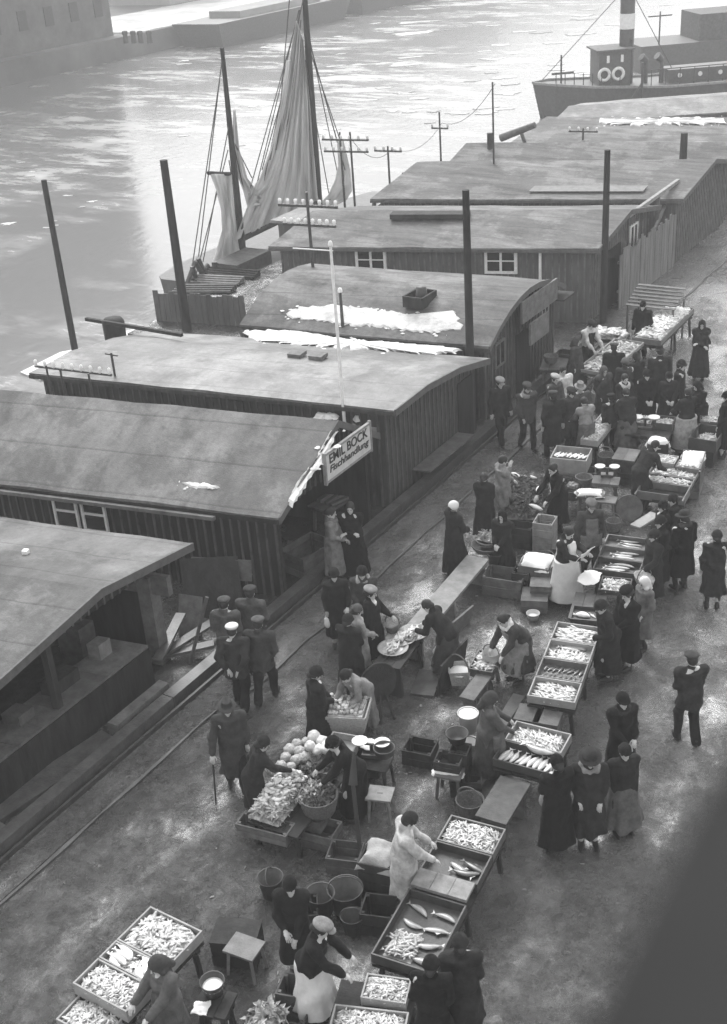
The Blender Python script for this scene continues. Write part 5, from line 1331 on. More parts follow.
crate(px_fr(523, 568, .5, .34, .45, 8), .5, 'crate to the right of the low long crate', WOOD_D)
t = px_fr(537, 560, .6, .62, .6, 8); crate(t, .6, 'crate table covered by a spread white cloth', WOOD_M); cloth_sheet(Fr.raw((t.c.x, t.c.y), .66, .62, t.ang, .62), .63, 'spread white cloth on the crate table left of the apron woman', drape=.12)
crate(px_fr(545, 517, .85, .42, .42, 8), .8, 'tall upright pale crate below the white bundles', WOOD_L); crate(px_fr(517, 524, .5, .7, .35, 8), .5, 'dark crate under the near side of the vegetable table', WOOD_D)
for px, py, z, w_, d_, h_, l in ((541, 583, .42, .4, .34, .2, 'upper of two stepped small boxes left of the apron woman'), (535, 595, .26, .5, .5, .26, 'lower of two stepped small boxes left of the apron woman')):
    crate(px_fr(px, py, z, w_, d_, 20), h_, l, WOOD_M, top=True, z=z - h_)
bucket(533, 613, .14, .12, .14, 'pale round pot on the ground below the stepped boxes', ENAM, handle=False, fill=.5)
# centre: scales, folding stool, cloth
t = px_fr(590, 491, .62, .6, .35, 25); trestle(t, .58, 'small low table with a white cloth in the middle of the stalls', WOOD_M); cloth_sheet(Fr.raw((t.c.x, t.c.y), .62, .34, t.ang, .6), .6, 'white cloth on the small low table in the middle', amp=.02, drape=.08)
basket(584, 477, .6, .2, .3, 'round basket behind the white cloth table', WICK); basket(573, 489, .45, .22, .22, 'dark basket of fruit left of the white cloth table', WICK)
heap(px_fr(573, 487, .45, .3, .3, 0), .42, .08, 40, .1, 'fruit in the dark basket left of the white cloth table', HEAP_D, 'fruit', 'fruit', fat=.45)
t = px_fr(606, 478, .75, .6, .4, 15); trestle(t, .7, 'slender table with scales in the middle of the stalls', WOOD_M); scale(607, 476, .7, 'weighing scale on the slender table in the middle of the stalls', .8)
stool(607, 499, .5, 'stool with a hand slot before the slender scales table', .42, .34, 10); bucket(593, 512, .3, .15, .3, 'small dark bucket behind the bearded capped man', METAL)
def hoop(px, py, z, r, label, deg, tilt, m=None, name='round_lid'):
    p = at(px, py, z); b = MB(); b.lathe([(.001, .02), (r * .9, .02), (r, .035), (r, -.015), (r * .9, -.005), (.001, -.005)], (0, 0, 0), 26)
    for k in (-.5, 0, .5): b.box((k * r, 0, -.02), (.05, 1.6 * r * math.sqrt(1 - k * k), .02))
    o = b.build(name, m or WOOD_M); o.location = p; o.rotation_euler = (R_(tilt), 0, R_(deg)); return tag(o, label, 'lid')
hoop(629, 508, .32, .3, 'round barrel lid leaning beside the stool with the slot', 20, 75)
flat_board(Fr((650, 512), (661, 514), (640, 528), (630, 524), .6), .6, 'pale tilted board behind the long fish trays', WOOD_L, .04, 'sloping_board')
# bench plank, plates, panels of the left middle
flat_board(Fr((468, 555), (488, 559), (420, 643), (398, 633), .55), .55, 'long pale plank bench running down from the flat baskets', WOOD_L, .06, 'plank_bench', 'bench', legs=3)
t = Fr((399, 630), (425, 634), (401, 669), (372, 663), .65); trestle(t, .65, 'dark table with plates of fish beside the bending woman', WOOD_D)
b_ = MB(); 
o = fr_thing('skirt_board', 'dark board closing the front of the plate table', 'board', t); q = MB(); q.box((0, -t.d / 2 + .05, .3), (t.w * .95, .04, .58)); q.build('board', WOOD_D, o)
for i, (px, py, l) in enumerate(((413, 633, 'farthest round plate of fish on the dark plate table'), (401, 638, 'middle round plate of fish on the dark plate table'), (393, 648, 'nearest round plate of fish on the dark plate table'))):
    p = at(px, py, .7); o = thing('fish_plate', l, 'plate', (p.x, p.y, .655)); q = MB(); q.lathe([(.001, 0), (.17, .0), (.27, .06), (.285, .065), (.26, .06), (.16, .015), (.001, .015)], (0, 0, 0), 22); q.build('dish', WICK_L, o)
    heap(Fr.raw((p.x, p.y), .36, .36, 0, .7), .68, .05, 26, .2, l.replace('round plate of fish', 'serving of small fish in the plate'), HEAP_S if i else HEAP_W, spread=.4, dirv=.4)
hoop(378, 682, .55, .36, 'big round tub lid standing on edge beside the plate table', 60, 80, WOOD_D)
q = MB(); a = at(379, 676, .5); q.tube(a, at(395, 720), .025); q.tube(a, at(381, 724), .025); tag(q.build('lid_support', WOOD_D), 'thin two legged prop behind the big round tub lid', 'stand')
t = Fr((479, 648), (502, 654), (492, 673), (468, 668), .5); trestle(t, .4, 'low stand under the fish tray of the bending apron vendor', WOOD_M); tray(t, .1, 'tray of cut fish in front of the bending apron vendor', 1); heap(t, .42, .06, 60, .2, 'cut pale fish in the bending vendor\'s tray', HEAP_S)
p_ = at(491, 652, .62); o = thing('cooking_pot', 'round metal pot standing in the bending vendor\'s tray', 'pot', (p_.x, p_.y, .45)); q = MB(); q.lathe([(.001, 0), (.12, 0), (.16, .08), (.155, .17), (.165, .18), (.15, .165), (.14, .05), (.001, .03)], (0, 0, 0), 18); q.build('bowl', ENAM, o); q = MB(); q.path([Vector((.15 * math.cos(a), 0, .17 + .16 * math.sin(a))) for a in np.linspace(0, math.pi, 9)], .008, 5); q.build('handle', METAL, o)
flat_board(Fr((478, 672), (491, 677), (474, 701), (459, 696), .42), .42, 'short plank seat with a slot beside the white handled basket', WOOD_M, .05, 'low_bench', 'bench', legs=2)
p_ = at(459, 666, .45); o = thing('handled_basket', 'white square handled basket left of the bending vendor\'s tray', 'basket', (p_.x, p_.y, .12), R_(-15)); q = MB(); q.lathe([(.001, 0), (.2, 0), (.26, .3), (.27, .31), (.24, .3), (.18, .03), (.001, .03)], (0, 0, 0), 4); q.sm = [False] * len(q.f); q.build('weave', WICK_L, o)
q = MB(); q.path([Vector((.24 * math.cos(a), 0, .3 + .26 * math.sin(a))) for a in np.linspace(0, math.pi, 11)], .014, 6); q.build('handle', WICK, o)
q = MB(); q.lathe([(.001, .27), (.1, .26), (.2, .22)], (0, 0, 0), 10); q.build('contents', CLOTH_W, o)
flat_board(Fr((422, 668), (440, 672), (436, 697), (408, 692), .05), .05, 'flat board lying on the ground below the bending woman', WOOD_M, .04, 'ground_board')
panel(at(436, 697), at(462, 668), (.05, .1, .62), .04, 'dark board standing on edge left of the white handled basket', WOOD_D)
panel(at(447, 640), at(468, 622), (.05, .1, .35), .04, 'small tilted board behind the white handled basket', WOOD_M)
# weights stand
stool(450, 771, .46, 'small splayed stool under the box of weights', .42, .36, 12, WOOD_M, hole=False); cloth_sheet(px_fr(449, 768, .47, .48, .4, 12), .465, 'white cloth under the box of weights', amp=.008, drape=.05)
o = crate(px_fr(449, 757, .66, .42, .32, 12), .18, 'dark divided box of weights on the small splayed stool', WOOD_D, 'weights_box', 'box', z=.48)
bucket(457, 733, .86, .17, .15, 'wide scale dish standing behind the box of weights', METAL, handle=False, name='scale_dish', cat='dish'); crate(px_fr(460, 748, .7, .3, .3, 12), .7, 'dark upright box under the scale dish', WOOD_D)
bucket(468, 713, .5, .17, .35, 'pale round bucket with a lid behind the grey knit vendor', ENAM, handle=False, fill=.96); bucket(471, 741, .3, .12, .25, 'little white bucket at the feet of the grey knit vendor', ENAM)
# apple basket, vegetables at the left centre
t = Fr((325, 692), (373, 698), (362, 719), (322, 714), .82)
o = fr_thing('apple_basket', 'pale rectangular wicker basket heaped with apples', 'basket', t, .44)
for k in range(6):
    f_ = .84 + .16 * k / 5; q = MB(); z_ = .03 + .06 * k; w_, d_ = t.w * f_, t.d * f_
    for a_, b2, lx, ly in ((0, -d_ / 2, w_, .025), (0, d_ / 2, w_, .025), (-w_ / 2, 0, .025, d_ - .03), (w_ / 2, 0, .025, d_ - .03)): q.box((a_, b2, z_), (lx, ly, .056))
    q.build('weave', WICK_L, o)
q = MB(); q.box((0, 0, .2), (t.w * .84, t.d * .84, .3)); q.build('lining', CLOTH_W, o)
AP = mat('apple_skin', .3, rough=.4, var=.5, scale=8, objvar=.8)
ab_ = None
for j in range(7):
    for i in range(10):
        p = t.P(.08 + .84 * (i + .5 + random.uniform(-.25, .25)) / 10, .08 + .84 * (j + .5 + random.uniform(-.25, .25)) / 7, .815 + random.uniform(0, .05))
        if ab_ is None: q = MB(); q.lathe([(.001, -.032), (.025, -.028), (.04, 0), (.03, .03), (.008, .026), (.001, .018)], (0, 0, 0), 10); a_ = ab_ = q.build('apple', AP)
        else: a_ = ab_.copy(); COL.objects.link(a_)
        a_.location = p; tag(a_, 'apple heaped in the pale rectangular wicker basket', 'apple', 'apples in the pale basket')
crate(Fr.raw((t.c.x, t.c.y), t.w * .8, t.d * .8, t.ang, 0), .43, 'crate under the pale apple basket', WOOD_D)
T16 = Fr((300, 757), (350, 766), (300, 832), (243, 820), .55)
trestle(T16, .48, 'low table under the big vegetable heap', WOOD_D)
heap(T16.split(.0, .7, .0, .62), .52, .3, 520, .15, 'big heap of pale leeks and roots', mat('leek_pale', .42, rough=.6, var=.8, scale=9), 'leek_heap', 'vegetables', fat=.13, spread=3); heap(T16.split(.05, .68, .05, .6), .6, .3, 110, .1, 'white roots mixed through the leek heap', LEEK, 'white_roots', 'vegetables', fat=.34, spread=3); leaves(T16.split(.02, .7, .02, .62), .55, .32, 380, .15, 'pale leaf tops sticking out of the leek heap', GREEN_L); leaves(T16.split(.5, 1.0, .2, .85), .5, .26, 300, .2, 'darker leafy vegetables behind the pale heap', GREEN)
leaves(T16.split(.3, .6, .66, 1.0), .7, .1, 120, .16, 'pale leaf trimmings hanging over the round wicker basket', GREEN_L)
cabbages([(314, 737), (322, 741), (310, 746), (318, 750), (327, 748)], .74, .11, 'white cauliflower head in the pile behind the leafy heap', 'cauliflower heads in the pile', LEEK, 'cauliflower', 'cauliflower')
cabbages([(297, 744), (290, 750), (300, 752), (286, 758), (296, 760), (304, 758), (281, 766), (291, 767), (274, 773), (306, 742)], .64, .1, 'grey cabbage at the far left of the vegetable heap', 'cabbages on the vegetable heap', GREEN_L)
for i, (px, py, w_, d_, l) in enumerate(((265, 823, .85, .3, 'low crate at the front left of the vegetable heap'), (310, 812, .5, .35, 'small crate under the round wicker basket at the front'), (320, 826, .55, .4, 'lower crate at the right front of the vegetable stall'))):
    crate(px_fr(px, py, (.5, .4, .3)[i], w_, d_, 8), (.22, .22, .3)[i], l, WOOD_M, z=(.28, .18, 0)[i])
basket(318, 795, .74, .3, .32, 'round wicker basket at the front of the vegetable heap', WICK); leaves(px_fr(318, 793, .74, .45, .45, 0), .7, .12, 120, .16, 'greens in the round wicker basket', GREEN)
t = px_fr(343, 741, .7, .5, .4, 12); tray(t, .16, 'small tray of pale produce behind the leaning hatted vendor', 2); crate(Fr.raw((t.c.x, t.c.y), .46, .36, t.ang, 0), .54, 'crate under the small tray of pale produce', WOOD_D)
stool(376, 762, .5, 'splayed stool with dark goods right of the vegetable vendor', .46, .4, 12, WOOD_D, hole=False); scale(372, 755, .52, 'weighing scale on the splayed stool by the vegetable vendor', .9); basket(384, 748, .8, .17, .14, 'round scale bowl on the splayed stool by the vegetable vendor', METAL, name='scale_bowl', cat='bowl'); cloth_sheet(px_fr(370, 741, .7, .3, .25, 12), .62, 'pale cloth on the crate beside the scale bowl')
crate(px_fr(370, 743, .6, .32, .28, 12), .6, 'dark crate under the pale cloth by the scale bowl', WOOD_D)
stool(380, 793, .48, 'pale stool with a hand slot right of the vegetable vendor', .4, .34, 18, WOOD_L)
# umbrella pole at the vegetable stall
q = MB(); q.tube(at(362, 868), at(353, 785, 1.15), .035, .03); q.tube(at(353, 785, 1.15), at(354, 752, 1.55), .07, .02); tag(q.build('folded_umbrella', mat('umbrella_cloth', .03)), 'dark folded umbrella on its pole standing by the vegetable vendor', 'umbrella')
# lower middle
t = px_fr(380, 850, .7, .5, .55, 12); crate(t, .66, 'crate table covered with sacking left of the white coated vendor', WOOD_D); cloth_sheet(Fr.raw((t.c.x, t.c.y), .54, .6, t.ang, .7), .68, 'pale sacking spread over the crate table left of the white coat', mat('sackcloth', .3, rough=.9, var=.3, scale=6, bump=.5), 'sacking', amp=.03, drape=.15)
bucket(345, 888, .42, .25, .38, 'large dark tub left of the white coated vendor', METAL); bucket(320, 893, .45, .2, .35, 'dark basket tub behind the jersey vendor', METAL, handle=False); bucket(270, 877, .4, .18, .32, 'dark pail standing by itself in the lower middle', METAL); bucket(352, 915, .3, .16, .3, 'small pail below the large dark tub', METAL)
t = Fr((218, 917), (262, 924), (252, 950), (212, 940), .42); crate(t, .42, 'low dark chest left of the lower middle stool', WOOD_D, top=True)
stool(244, 946, .46, 'pale topped stool in front of the low dark chest', .46, .36, 5, WOOD_L, hole=False)
t = Fr((205, 985), (236, 995), (225, 1022), (190, 1010), .55); trestle(t, .55, 'small dark table carrying the tub with a white cloth', WOOD_D); bucket(212, 981, .78, .15, .2, 'metal tub holding a white cloth on the small dark table', METAL, handle=False, fill=.6)
cloth_sheet(px_fr(201, 1008, .57, .2, .2, 20), .555, 'small white rag on the corner of the small dark table', amp=.02)
crate(px_fr(296, 985, .4, .45, .35, 15), .4, 'crate standing left of the jersey vendor', WOOD_M); crate(px_fr(290, 1008, .3, .5, .4, 15), .3, 'crate near the bottom edge left of the jersey vendor', WOOD_D)
basket(266, 1020, .4, .25, .3, 'wicker basket of greens at the bottom edge', WICK); leaves(px_fr(266, 1016, .4, .4, .4, 0), .36, .12, 90, .18, 'pale greens in the basket at the bottom edge', GREEN_L)
# bottom left table
T15 = Fr((147, 909), (206, 927), (128, 1010), (70, 985), .8)
trestle(T15, .6, 'trestle table at the bottom left with three open fish boxes', WOOD_D)
t = T15.split(.55, 1.0); tray(t, .17, 'farthest of three open fish boxes on the bottom left table', 2); heap(t, .68, .1, 190, .2, 'bright fish heap in the farthest box of the bottom left table', HEAP_W)
t = T15.split(.32, .545); tray(t, .14, 'middle box on the bottom left table, with larger fish', 2); lay_fish(t, .74, 2, 4, 'white', .4, 'large white fish in the middle box on the bottom left table', 'large fish in the middle box', rot=R_(75), jit=.25, fat=.15); heap(t, .66, .06, 60, .2, 'fish bed under the large fish of the middle box', HEAP_W)
t = T15.split(.0, .315); tray(t, .2, 'nearest of three boxes on the bottom left table, heaped with white fish', 2); heap(t, .68, .1, 260, .14, 'white fish heap in the nearest box of the bottom left table', HEAP_W)
t = Fr((80, 996), (126, 1012), (104, 1042), (52, 1020), .62); tray(t, .16, 'tray of bright fish at the bottom left corner below the table', 2); heap(t, .52, .1, 240, .14, 'bright fish heap at the bottom left corner', HEAP_W); trestle(t, .45, 'low stand under the bottom left corner tray', WOOD_D)
# goods in the open shop and on the pavement beside it
t = px_fr(307, 545, .5, 1.0, .7, 80); crate(t, .5, 'large fish crate standing in the open shop mouth left of the two women', WOOD_M)
t = px_fr(332, 497, .7, 1.0, .6, 80); trestle(t, .62, 'plank counter inside the open shop behind the two women', WOOD_M)
for k in range(5):
    q = MB(); p = t.P(.5, .15 + .17 * k, .66); q.box((0, 0, 0), (.5, .1, .06)); o = q.build('fish_board', WOOD_L if k % 2 else WOOD_M); o.location = p; o.rotation_euler = (0, 0, t.ang + random.uniform(-.15, .15)); tag(o, ('nearest', 'second', 'third', 'fourth', 'farthest')[k] + ' short board lying on the plank counter inside the open shop', 'board')
flat_board(px_fr(340, 568, .06, .5, 1.2, -8), .06, 'flat boards on the ground before the open shop', WOOD_M, .05, 'ground_board')

# litter trodden into the wet ground
mb = MB()
for _ in range(420):
    p = Vector((random.gauss(-8.3, 1.5), random.uniform(8, 38), .008)); r_ = random.uniform(.01, .036); a = random.uniform(0, 6.28)
    e = Vector((math.cos(a), math.sin(a), 0)); f_ = Vector((-e.y, e.x, 0)) * random.uniform(.15, .7)
    mb.add([p - e * r_ - f_ * r_, p + e * r_ - f_ * r_ * .6, p + e * r_ * .8 + f_ * r_ + Vector((0, 0, .012)), p - e * r_ * .9 + f_ * r_ * .8], [(0, 1, 2, 3)])
tag(mb.build('ground_litter', mat('litter', .2, rough=.7, var=.8, scale=2.5)), 'scraps of straw, leaves and paper trodden into the wet ground', 'litter', kind='stuff')

for px, py, z, r_, h_, l, m_ in ((541, 487, .3, .2, .24, 'round basket on the ground behind the vegetable vendor', WICK), (560, 502, .3, .18, .22, 'small basket between the vegetable vendor and the capped man', WICK_L), (614, 521, .25, .17, .22, 'squat basket left of the long fish trays', WICK), (548, 560, .3, .2, .22, 'round basket right of the spread white cloth', WICK), (441, 660, .3, .18, .2, 'low round basket beside the standing dark board', WICK), (520, 640, .25, .17, .2, 'little basket left of the far end of the four trays', WICK), (470, 800, .3, .22, .25, 'round basket on the ground below the duckboard', WICK), (352, 780, .4, .2, .26, 'dark round basket behind the folded umbrella', WICK), (606, 455, .4, .2, .26, 'round basket below the bench of the stooping man', WICK), (600, 392, .5, .22, .3, 'round basket in the crowd beside the long narrow tray', WICK_L)):
    basket(px, py, z, r_, h_, l, m_, handle=(int(px) % 2 == 0))
for px, py, z, w_, d_, h_, l in ((466, 775, .3, .5, .36, .3, 'dark crate at the left of the plank shelf'), (420, 745, .3, .5, .4, .3, 'lone crate in the open space left of the weights box'), (300, 905, .35, .5, .4, .35, 'dark crate in front of the dark clad figure'), (380, 905, .4, .5, .4, .4, 'crate between the large tub and the lowest dark tray'), (345, 850, .3, .5, .4, .3, 'crate left of the sacking covered crate table'), (560, 555, .45, .5, .4, .45, 'crate at the feet of the paper reading woman'), (585, 470, .35, .5, .4, .35, 'crate behind the small low cloth table'), (630, 470, .3, .5, .4, .3, 'crate beside the stooping man\'s long tray'), (668, 470, .3, .5, .5, .3, 'crate under the stooping man\'s table')):
    crate(px_fr(px, py, z, w_, d_, 10 + (px % 7) * 4), h_, l, (WOOD_D, WOOD_M)[px % 2])
# ------------------------------------------------------------------ people
SKIN = mat('skin', .46, rough=.6, var=.15, scale=20)
HAIRM = mat('hair', .02, rough=.7, var=.4, scale=30)
EYE = mat('eye_dark', .01, rough=.3, var=.1)
SHOE = mat('shoe_leather', .015, rough=.45, var=.3, scale=20)
_wool = {}
def wool(v, rough=.95):
    k = round(v, 3)
    if k not in _wool:
        _wool[k] = mat('cloth_%03d' % int(k * 1000), k, rough=rough, var=.35, scale=9, bump=.6, bscale=26, spec=.04)
        _wool[k].node_tree.nodes['Principled BSDF'].inputs['Sheen Weight'].default_value = .03; _wool[k].node_tree.nodes['Principled BSDF'].inputs['Sheen Roughness'].default_value = .4
    return _wool[k]

# head gear, modelled once around a head centre (face towards +Y), shared by everybody wearing the kind
HATMESH = {}
def hat_mesh(kind):
    if kind in HATMESH: return HATMESH[kind]
    V = Vol((-.3, -.36, -.36), (.3, .36, .26), .0125)
    if kind == 'flat_cap':
        V.ell((0, -.006, .094), (.114, .14, .05), k=.0); V.ell((0, .0, .06), (.088, .108, .045), k=.02); V.ell((0, .122, .044), (.07, .06, .013), k=.012)
    elif kind == 'bowler_hat':
        V.ell((0, 0, .058), (.13, .155, .014), k=0); V.ell((0, -.005, .085), (.088, .106, .09), k=.012)
    elif kind == 'felt_hat':
        V.ell((0, .0, .056), (.15, .172, .014), k=0); V.econe((0, -.005, .05), (0, -.005, .17), (.09, .108), (.075, .09), k=.012)
        V.ell((0, 0, .185), (.022, .08, .03), k=.015, sub=True)
    elif kind == 'cloche_hat':
        V.ell((0, -.012, .045), (.1, .12, .11), k=0); V.ell((0, 0, -.06), (.3, .3, .085), k=0, sub=True); V.ell((0, .01, .034), (.114, .132, .018), k=.02)
    elif kind == 'beret':
        V.ell((.01, -.02, .098), (.125, .135, .05), k=0); V.ell((0, -.005, .06), (.09, .108, .04), k=.02)
    elif kind == 'knit_cap':
        V.ell((0, -.008, .055), (.092, .11, .105), k=0); V.ell((0, .02, -.05), (.3, .3, .07), k=0, sub=True); V.ell((0, -.005, .035), (.1, .118, .028), k=.01)
    elif kind == 'broad_hat':
        V.ell((0, .0, .06), (.175, .19, .018), k=0); V.ell((0, -.01, .095), (.1, .115, .085), k=.015); V.ell((.08, .02, .12), (.05, .09, .04), k=.03)
    elif kind == 'head_scarf':
        V.ell((0, -.014, .022), (.1, .122, .128), k=0); V.cap((0, -.07, -.05), (0, -.13, -.2), .085, .05, k=.05); V.cap((-.06, .0, -.1), (.06, .0, -.1), .06, k=.03)
        V.cap((0, .05, -.135), (0, .075, -.2), .032, .02, k=.02); V.ell((0, .125, -.01), (.062, .09, .085), k=.01, sub=True)
    elif kind == 'bonnet':
        V.ell((0, -.02, .035), (.1, .12, .11), k=0); V.ell((0, .12, -.02), (.075, .1, .09), k=.01, sub=True); V.ell((0, 0, -.13), (.3, .3, .09), k=.0, sub=True)
    elif kind == 'hair':
        V.ell((0, -.016, .03), (.09, .112, .108), k=0); V.ell((0, -.115, -.01), (.05, .045, .05), k=.02); V.ell((0, .115, -.03), (.075, .1, .1), k=.01, sub=True); V.ell((0, .03, -.14), (.3, .3, .1), k=0, sub=True)
    elif kind == 'short_hair':
        V.ell((0, -.014, .03), (.086, .108, .105), k=0); V.ell((0, .12, -.03), (.08, .1, .1), k=.01, sub=True); V.ell((0, .05, -.16), (.3, .3, .1), k=0, sub=True)
    HATMESH[kind] = V.mesh(kind)
    return HATMESH[kind]
_hatme = {}
def hat_obj(kind, m, parent, H, s):
    key = (kind, m.name)
    if key not in _hatme: _hatme[key] = np_mesh(kind, *hat_mesh(kind), m)
    o = link(kind, _hatme[key], parent); o.matrix_local = H @ Matrix.Scale(s, 4); return o
_eyeme = None; _shoeme = None
def eye_obj(parent, H, x, s):
    global _eyeme
    if _eyeme is None: b = MB(); b.lathe([(.001, -.008), (.011, -.004), (.013, 0), (.011, .004), (.001, .008)], (0, 0, 0), 8); t = b.build('eye', EYE); _eyeme = t.data; bpy.data.objects.remove(t)
    o = link('eye', _eyeme, parent); o.matrix_local = H @ Matrix.Translation((x * s, .087 * s, .012 * s)); return o
def shoe_obj(parent, p, yaw, s):
    global _shoeme
    if _shoeme is None:
        V = Vol((-.1, -.15, -.02), (.1, .24, .16), .012); V.ell((0, .06, .035), (.045, .14, .042), k=0); V.cap((0, -.02, .04), (0, -.02, .11), .045, .042, k=.03); V.ell((0, 0, -.05), (.3, .5, .05), k=0, sub=True)
        _shoeme = np_mesh('shoe', *V.mesh('shoe'), SHOE)
    o = link('shoe', _shoeme, parent); o.location = p; o.rotation_euler = (0, 0, yaw); o.scale = (s, s, s); return o

def V3(*a): return np.array(a, float)
def ik(S, T, l1, l2, pole):
    d = T - S; L = np.linalg.norm(d); u = d / max(L, 1e-6)
    if L > (l1 + l2) * .985: L = (l1 + l2) * .985; T = S + u * L
    a = (l1 * l1 - l2 * l2 + L * L) / (2 * L); h = math.sqrt(max(1e-6, l1 * l1 - a * a))
    p = pole - u * (pole @ u); p /= max(np.linalg.norm(p), 1e-6)
    return S + u * a + p * h, T
POSE = {   # hand targets (x outward, y forward, z up) for a 1.70 m figure
    'down': ((.25, .05, .80),) * 2, 'clasp': ((.07, .27, 1.0),) * 2, 'table': ((.16, .5, .86),) * 2, 'pocket': ((.15, .1, .9),) * 2,
    'read': ((.14, .4, 1.17),) * 2, 'fold': ((-.08, .24, 1.1),) * 2, 'low': ((.15, .5, .66),) * 2,
    'carryR': ((.22, .05, .8), (.18, .3, 1.0)), 'carryL': ((.18, .3, 1.0), (.22, .05, .8)), 'reachR': ((.2, .2, .95), (.2, .62, .98)), 'reachL': ((.2, .62, .98), (.2, .2, .95)),
    'mouth': ((.18, .28, 1.0), (.02, .2, 1.42)), 'armout': ((.24, .05, .8), (.62, .3, 1.35)), 'cane': ((.24, .05, .8), (.34, .2, .86)), 'back': ((.1, -.2, .95),) * 2, 'upR': ((.25, .05, .8), (.35, .25, 1.7)),
}
def person(hx, hy, th, label, out='long', hat='flat_cap', tone=.02, h=1.68, lean=0, pose='down', turn=0, nod=8, stride=0.0, hem=None, leg=None, apron=None, hat_t=None, wide=None, shawl=None, group=None, skirt=None, res=.015, bag=None, collar=None, skinm=None):
    if tone in (BLK, DK): tone = round(tone * (.8, 1.0, 1.3, .9, 1.6)[int(hx * 3 + hy) % 5], 3)
    if wide is None: wide = 1.0 + (int(hx * 31 + hy * 17) % 13) / 90.0
    if pose == 'down' and lean < 12 and out == 'womancoat': pose = ('pocket', 'clasp', 'pocket')[int(hx + hy) % 3]
    s = h / 1.70; yaw = R_(th + 33); seed = int(hx * 7 + hy * 13); rnd = random.Random(seed)
    female = out in ('dress', 'womancoat')
    Lr = R_(lean); cl, sl_ = math.cos(Lr), math.sin(Lr)
    pel = V3(0, -.10 * (lean / 45.0), .94 - .06 * abs(lean) / 45.0)
    def bend(p, f=1.0):     # torso point given in upright coordinates
        q = V3(*p) - V3(0, 0, .94); a = Lr * f; c_, s_ = math.cos(a), math.sin(a)
        return V3(q[0], q[1] * c_ + q[2] * s_, -q[1] * s_ + q[2] * c_) + pel
    chest, neck = bend((0, 0, 1.27)), bend((0, -.01, 1.44)); sw = (.165 if female else .185) * wide
    shL, shR = bend((-sw, -.01, 1.395)), bend((sw, -.01, 1.395))
    na = Lr * .75 + R_(nod)
    head = neck + V3(0, math.sin(na) * .16, math.cos(na) * .16) * .95
    tl, tr = POSE[pose]
    if lean > 12 and pose in ('down',): tl, tr = POSE['table']
    TL_ = V3(-tl[0], tl[1], tl[2]) + V3(rnd.uniform(-.02, .02), rnd.uniform(-.03, .03), rnd.uniform(-.03, .03)); TR_ = V3(tr[0], tr[1], tr[2]) + V3(rnd.uniform(-.02, .02), rnd.uniform(-.03, .03), rnd.uniform(-.03, .03))
    eL, hL = ik(shL, TL_, .285, .255, V3(-.55, -.6, -.5)); eR, hR = ik(shR, TR_, .285, .255, V3(.55, -.6, -.5))
    st = stride
    hipL, hipR = pel + V3(-.085, 0, -.02), pel + V3(.085, 0, -.02)
    fL, fR = V3(-.1, st * .5, .085 + max(0, -st) * .08), V3(.1, -st * .5, .085 + max(0, st) * .08)
    kL, fL = ik(hipL, fL, .43, .43, V3(-.1, 1, 0)); kR, fR = ik(hipR, fR, .43, .43, V3(.1, 1, 0))
    # head frame
    Hm = Matrix.Translation(Vector(head)) @ Matrix.Rotation(R_(turn), 4, 'Z') @ Matrix.Rotation(-(na + R_(4) if lean < 20 else na * .8), 4, 'X')
    Hr = np.array(Hm.to_3x3())
    def hp(x, y, z): return head + Hr @ V3(x, y, z)
    V = Vol((-.72, -.5, -.01), (.72, .95, 1.9), res)
    # body -------------------------------------------------
    V.ell(hp(0, -.012, .022), (.074, .094, .1), Hr, k=0); V.ell(hp(0, .022, -.055), (.054, .066, .062), Hr, k=.03)
    V.cap(hp(0, .088, .012), hp(0, .112, -.026), .011, .016, k=.012); V.cap(hp(-.035, .082, .034), hp(.035, .082, .034), .012, k=.014)
    for x in (-.03, .03): V.ell(hp(x, .1, .012), (.014, .014, .011), Hr, k=.01, sub=True); V.ell(hp(x * 2.55, -.005, -.008), (.012, .022, .032), Hr, k=.008)
    V.cap(hp(-.02, .092, -.062), hp(.02, .092, -.062), .006, k=.006); V.cap(hp(0, .07, -.1), hp(0, .06, -.1), .02, k=.015)
    V.cap(neck - V3(0, 0, .05), hp(0, -.02, -.07), .056, .05, k=.03)
    ch = bend((0, .01, 1.28)); V.cap(shL, shR, .07, k=.05)
    V.econe(bend((0, 0, .92)), bend((0, 0, 1.40)), (.15, .105), (.165, .11), k=.05)
    V.ell(pel, (.17, .125, .13), k=.05)
    mbx = MB()
    for S_, E_, H_, sg in ((shL, eL, hL, -1), (shR, eR, hR, 1)):
        V.cap(S_, E_, .052, .042, k=.03); V.cap(E_, H_, .041, .028, k=.02)
        d = H_ - E_; d /= np.linalg.norm(d); pc = H_ + d * .055; side = np.cross(d, V3(0, 0, 1)); side /= max(np.linalg.norm(side), 1e-5); nrm = np.cross(side, d)
        Mh = np.stack([side, d, nrm], 1); V.ell(pc, (.042, .055, .02), Mh, k=.02)
        for i_, (o_, ln) in enumerate(((-.03, .062), (-.01, .072), (.011, .068), (.03, .052))):
            a_ = pc + side * o_ + d * .03; b_ = a_ + d * ln * .55 - nrm * .008; c_ = b_ + d * ln * .45 - nrm * .025
            mbx.tube(a_, b_, .0095, .0088, 6); mbx.tube(b_, c_, .0088, .0075, 6)
        a_ = pc - side * sg * .032 - d * .02; b_ = a_ - side * sg * .026 + d * .035 - nrm * .01; mbx.tube(a_, b_, .0115, .01, 6); mbx.tube(b_, b_ + d * .028 - nrm * .008, .01, .008, 6)
    for h_, k_, f_ in ((hipL, kL, fL), (hipR, kR, fR)):
        V.cap(h_, k_, .08, .055, k=.03); V.cap(k_, f_ + V3(0, 0, .0), .056, .037, k=.02); V.cap(f_ + V3(0, -.02, -.05), f_ + V3(0, .1, -.055), .03, .026, k=.02)
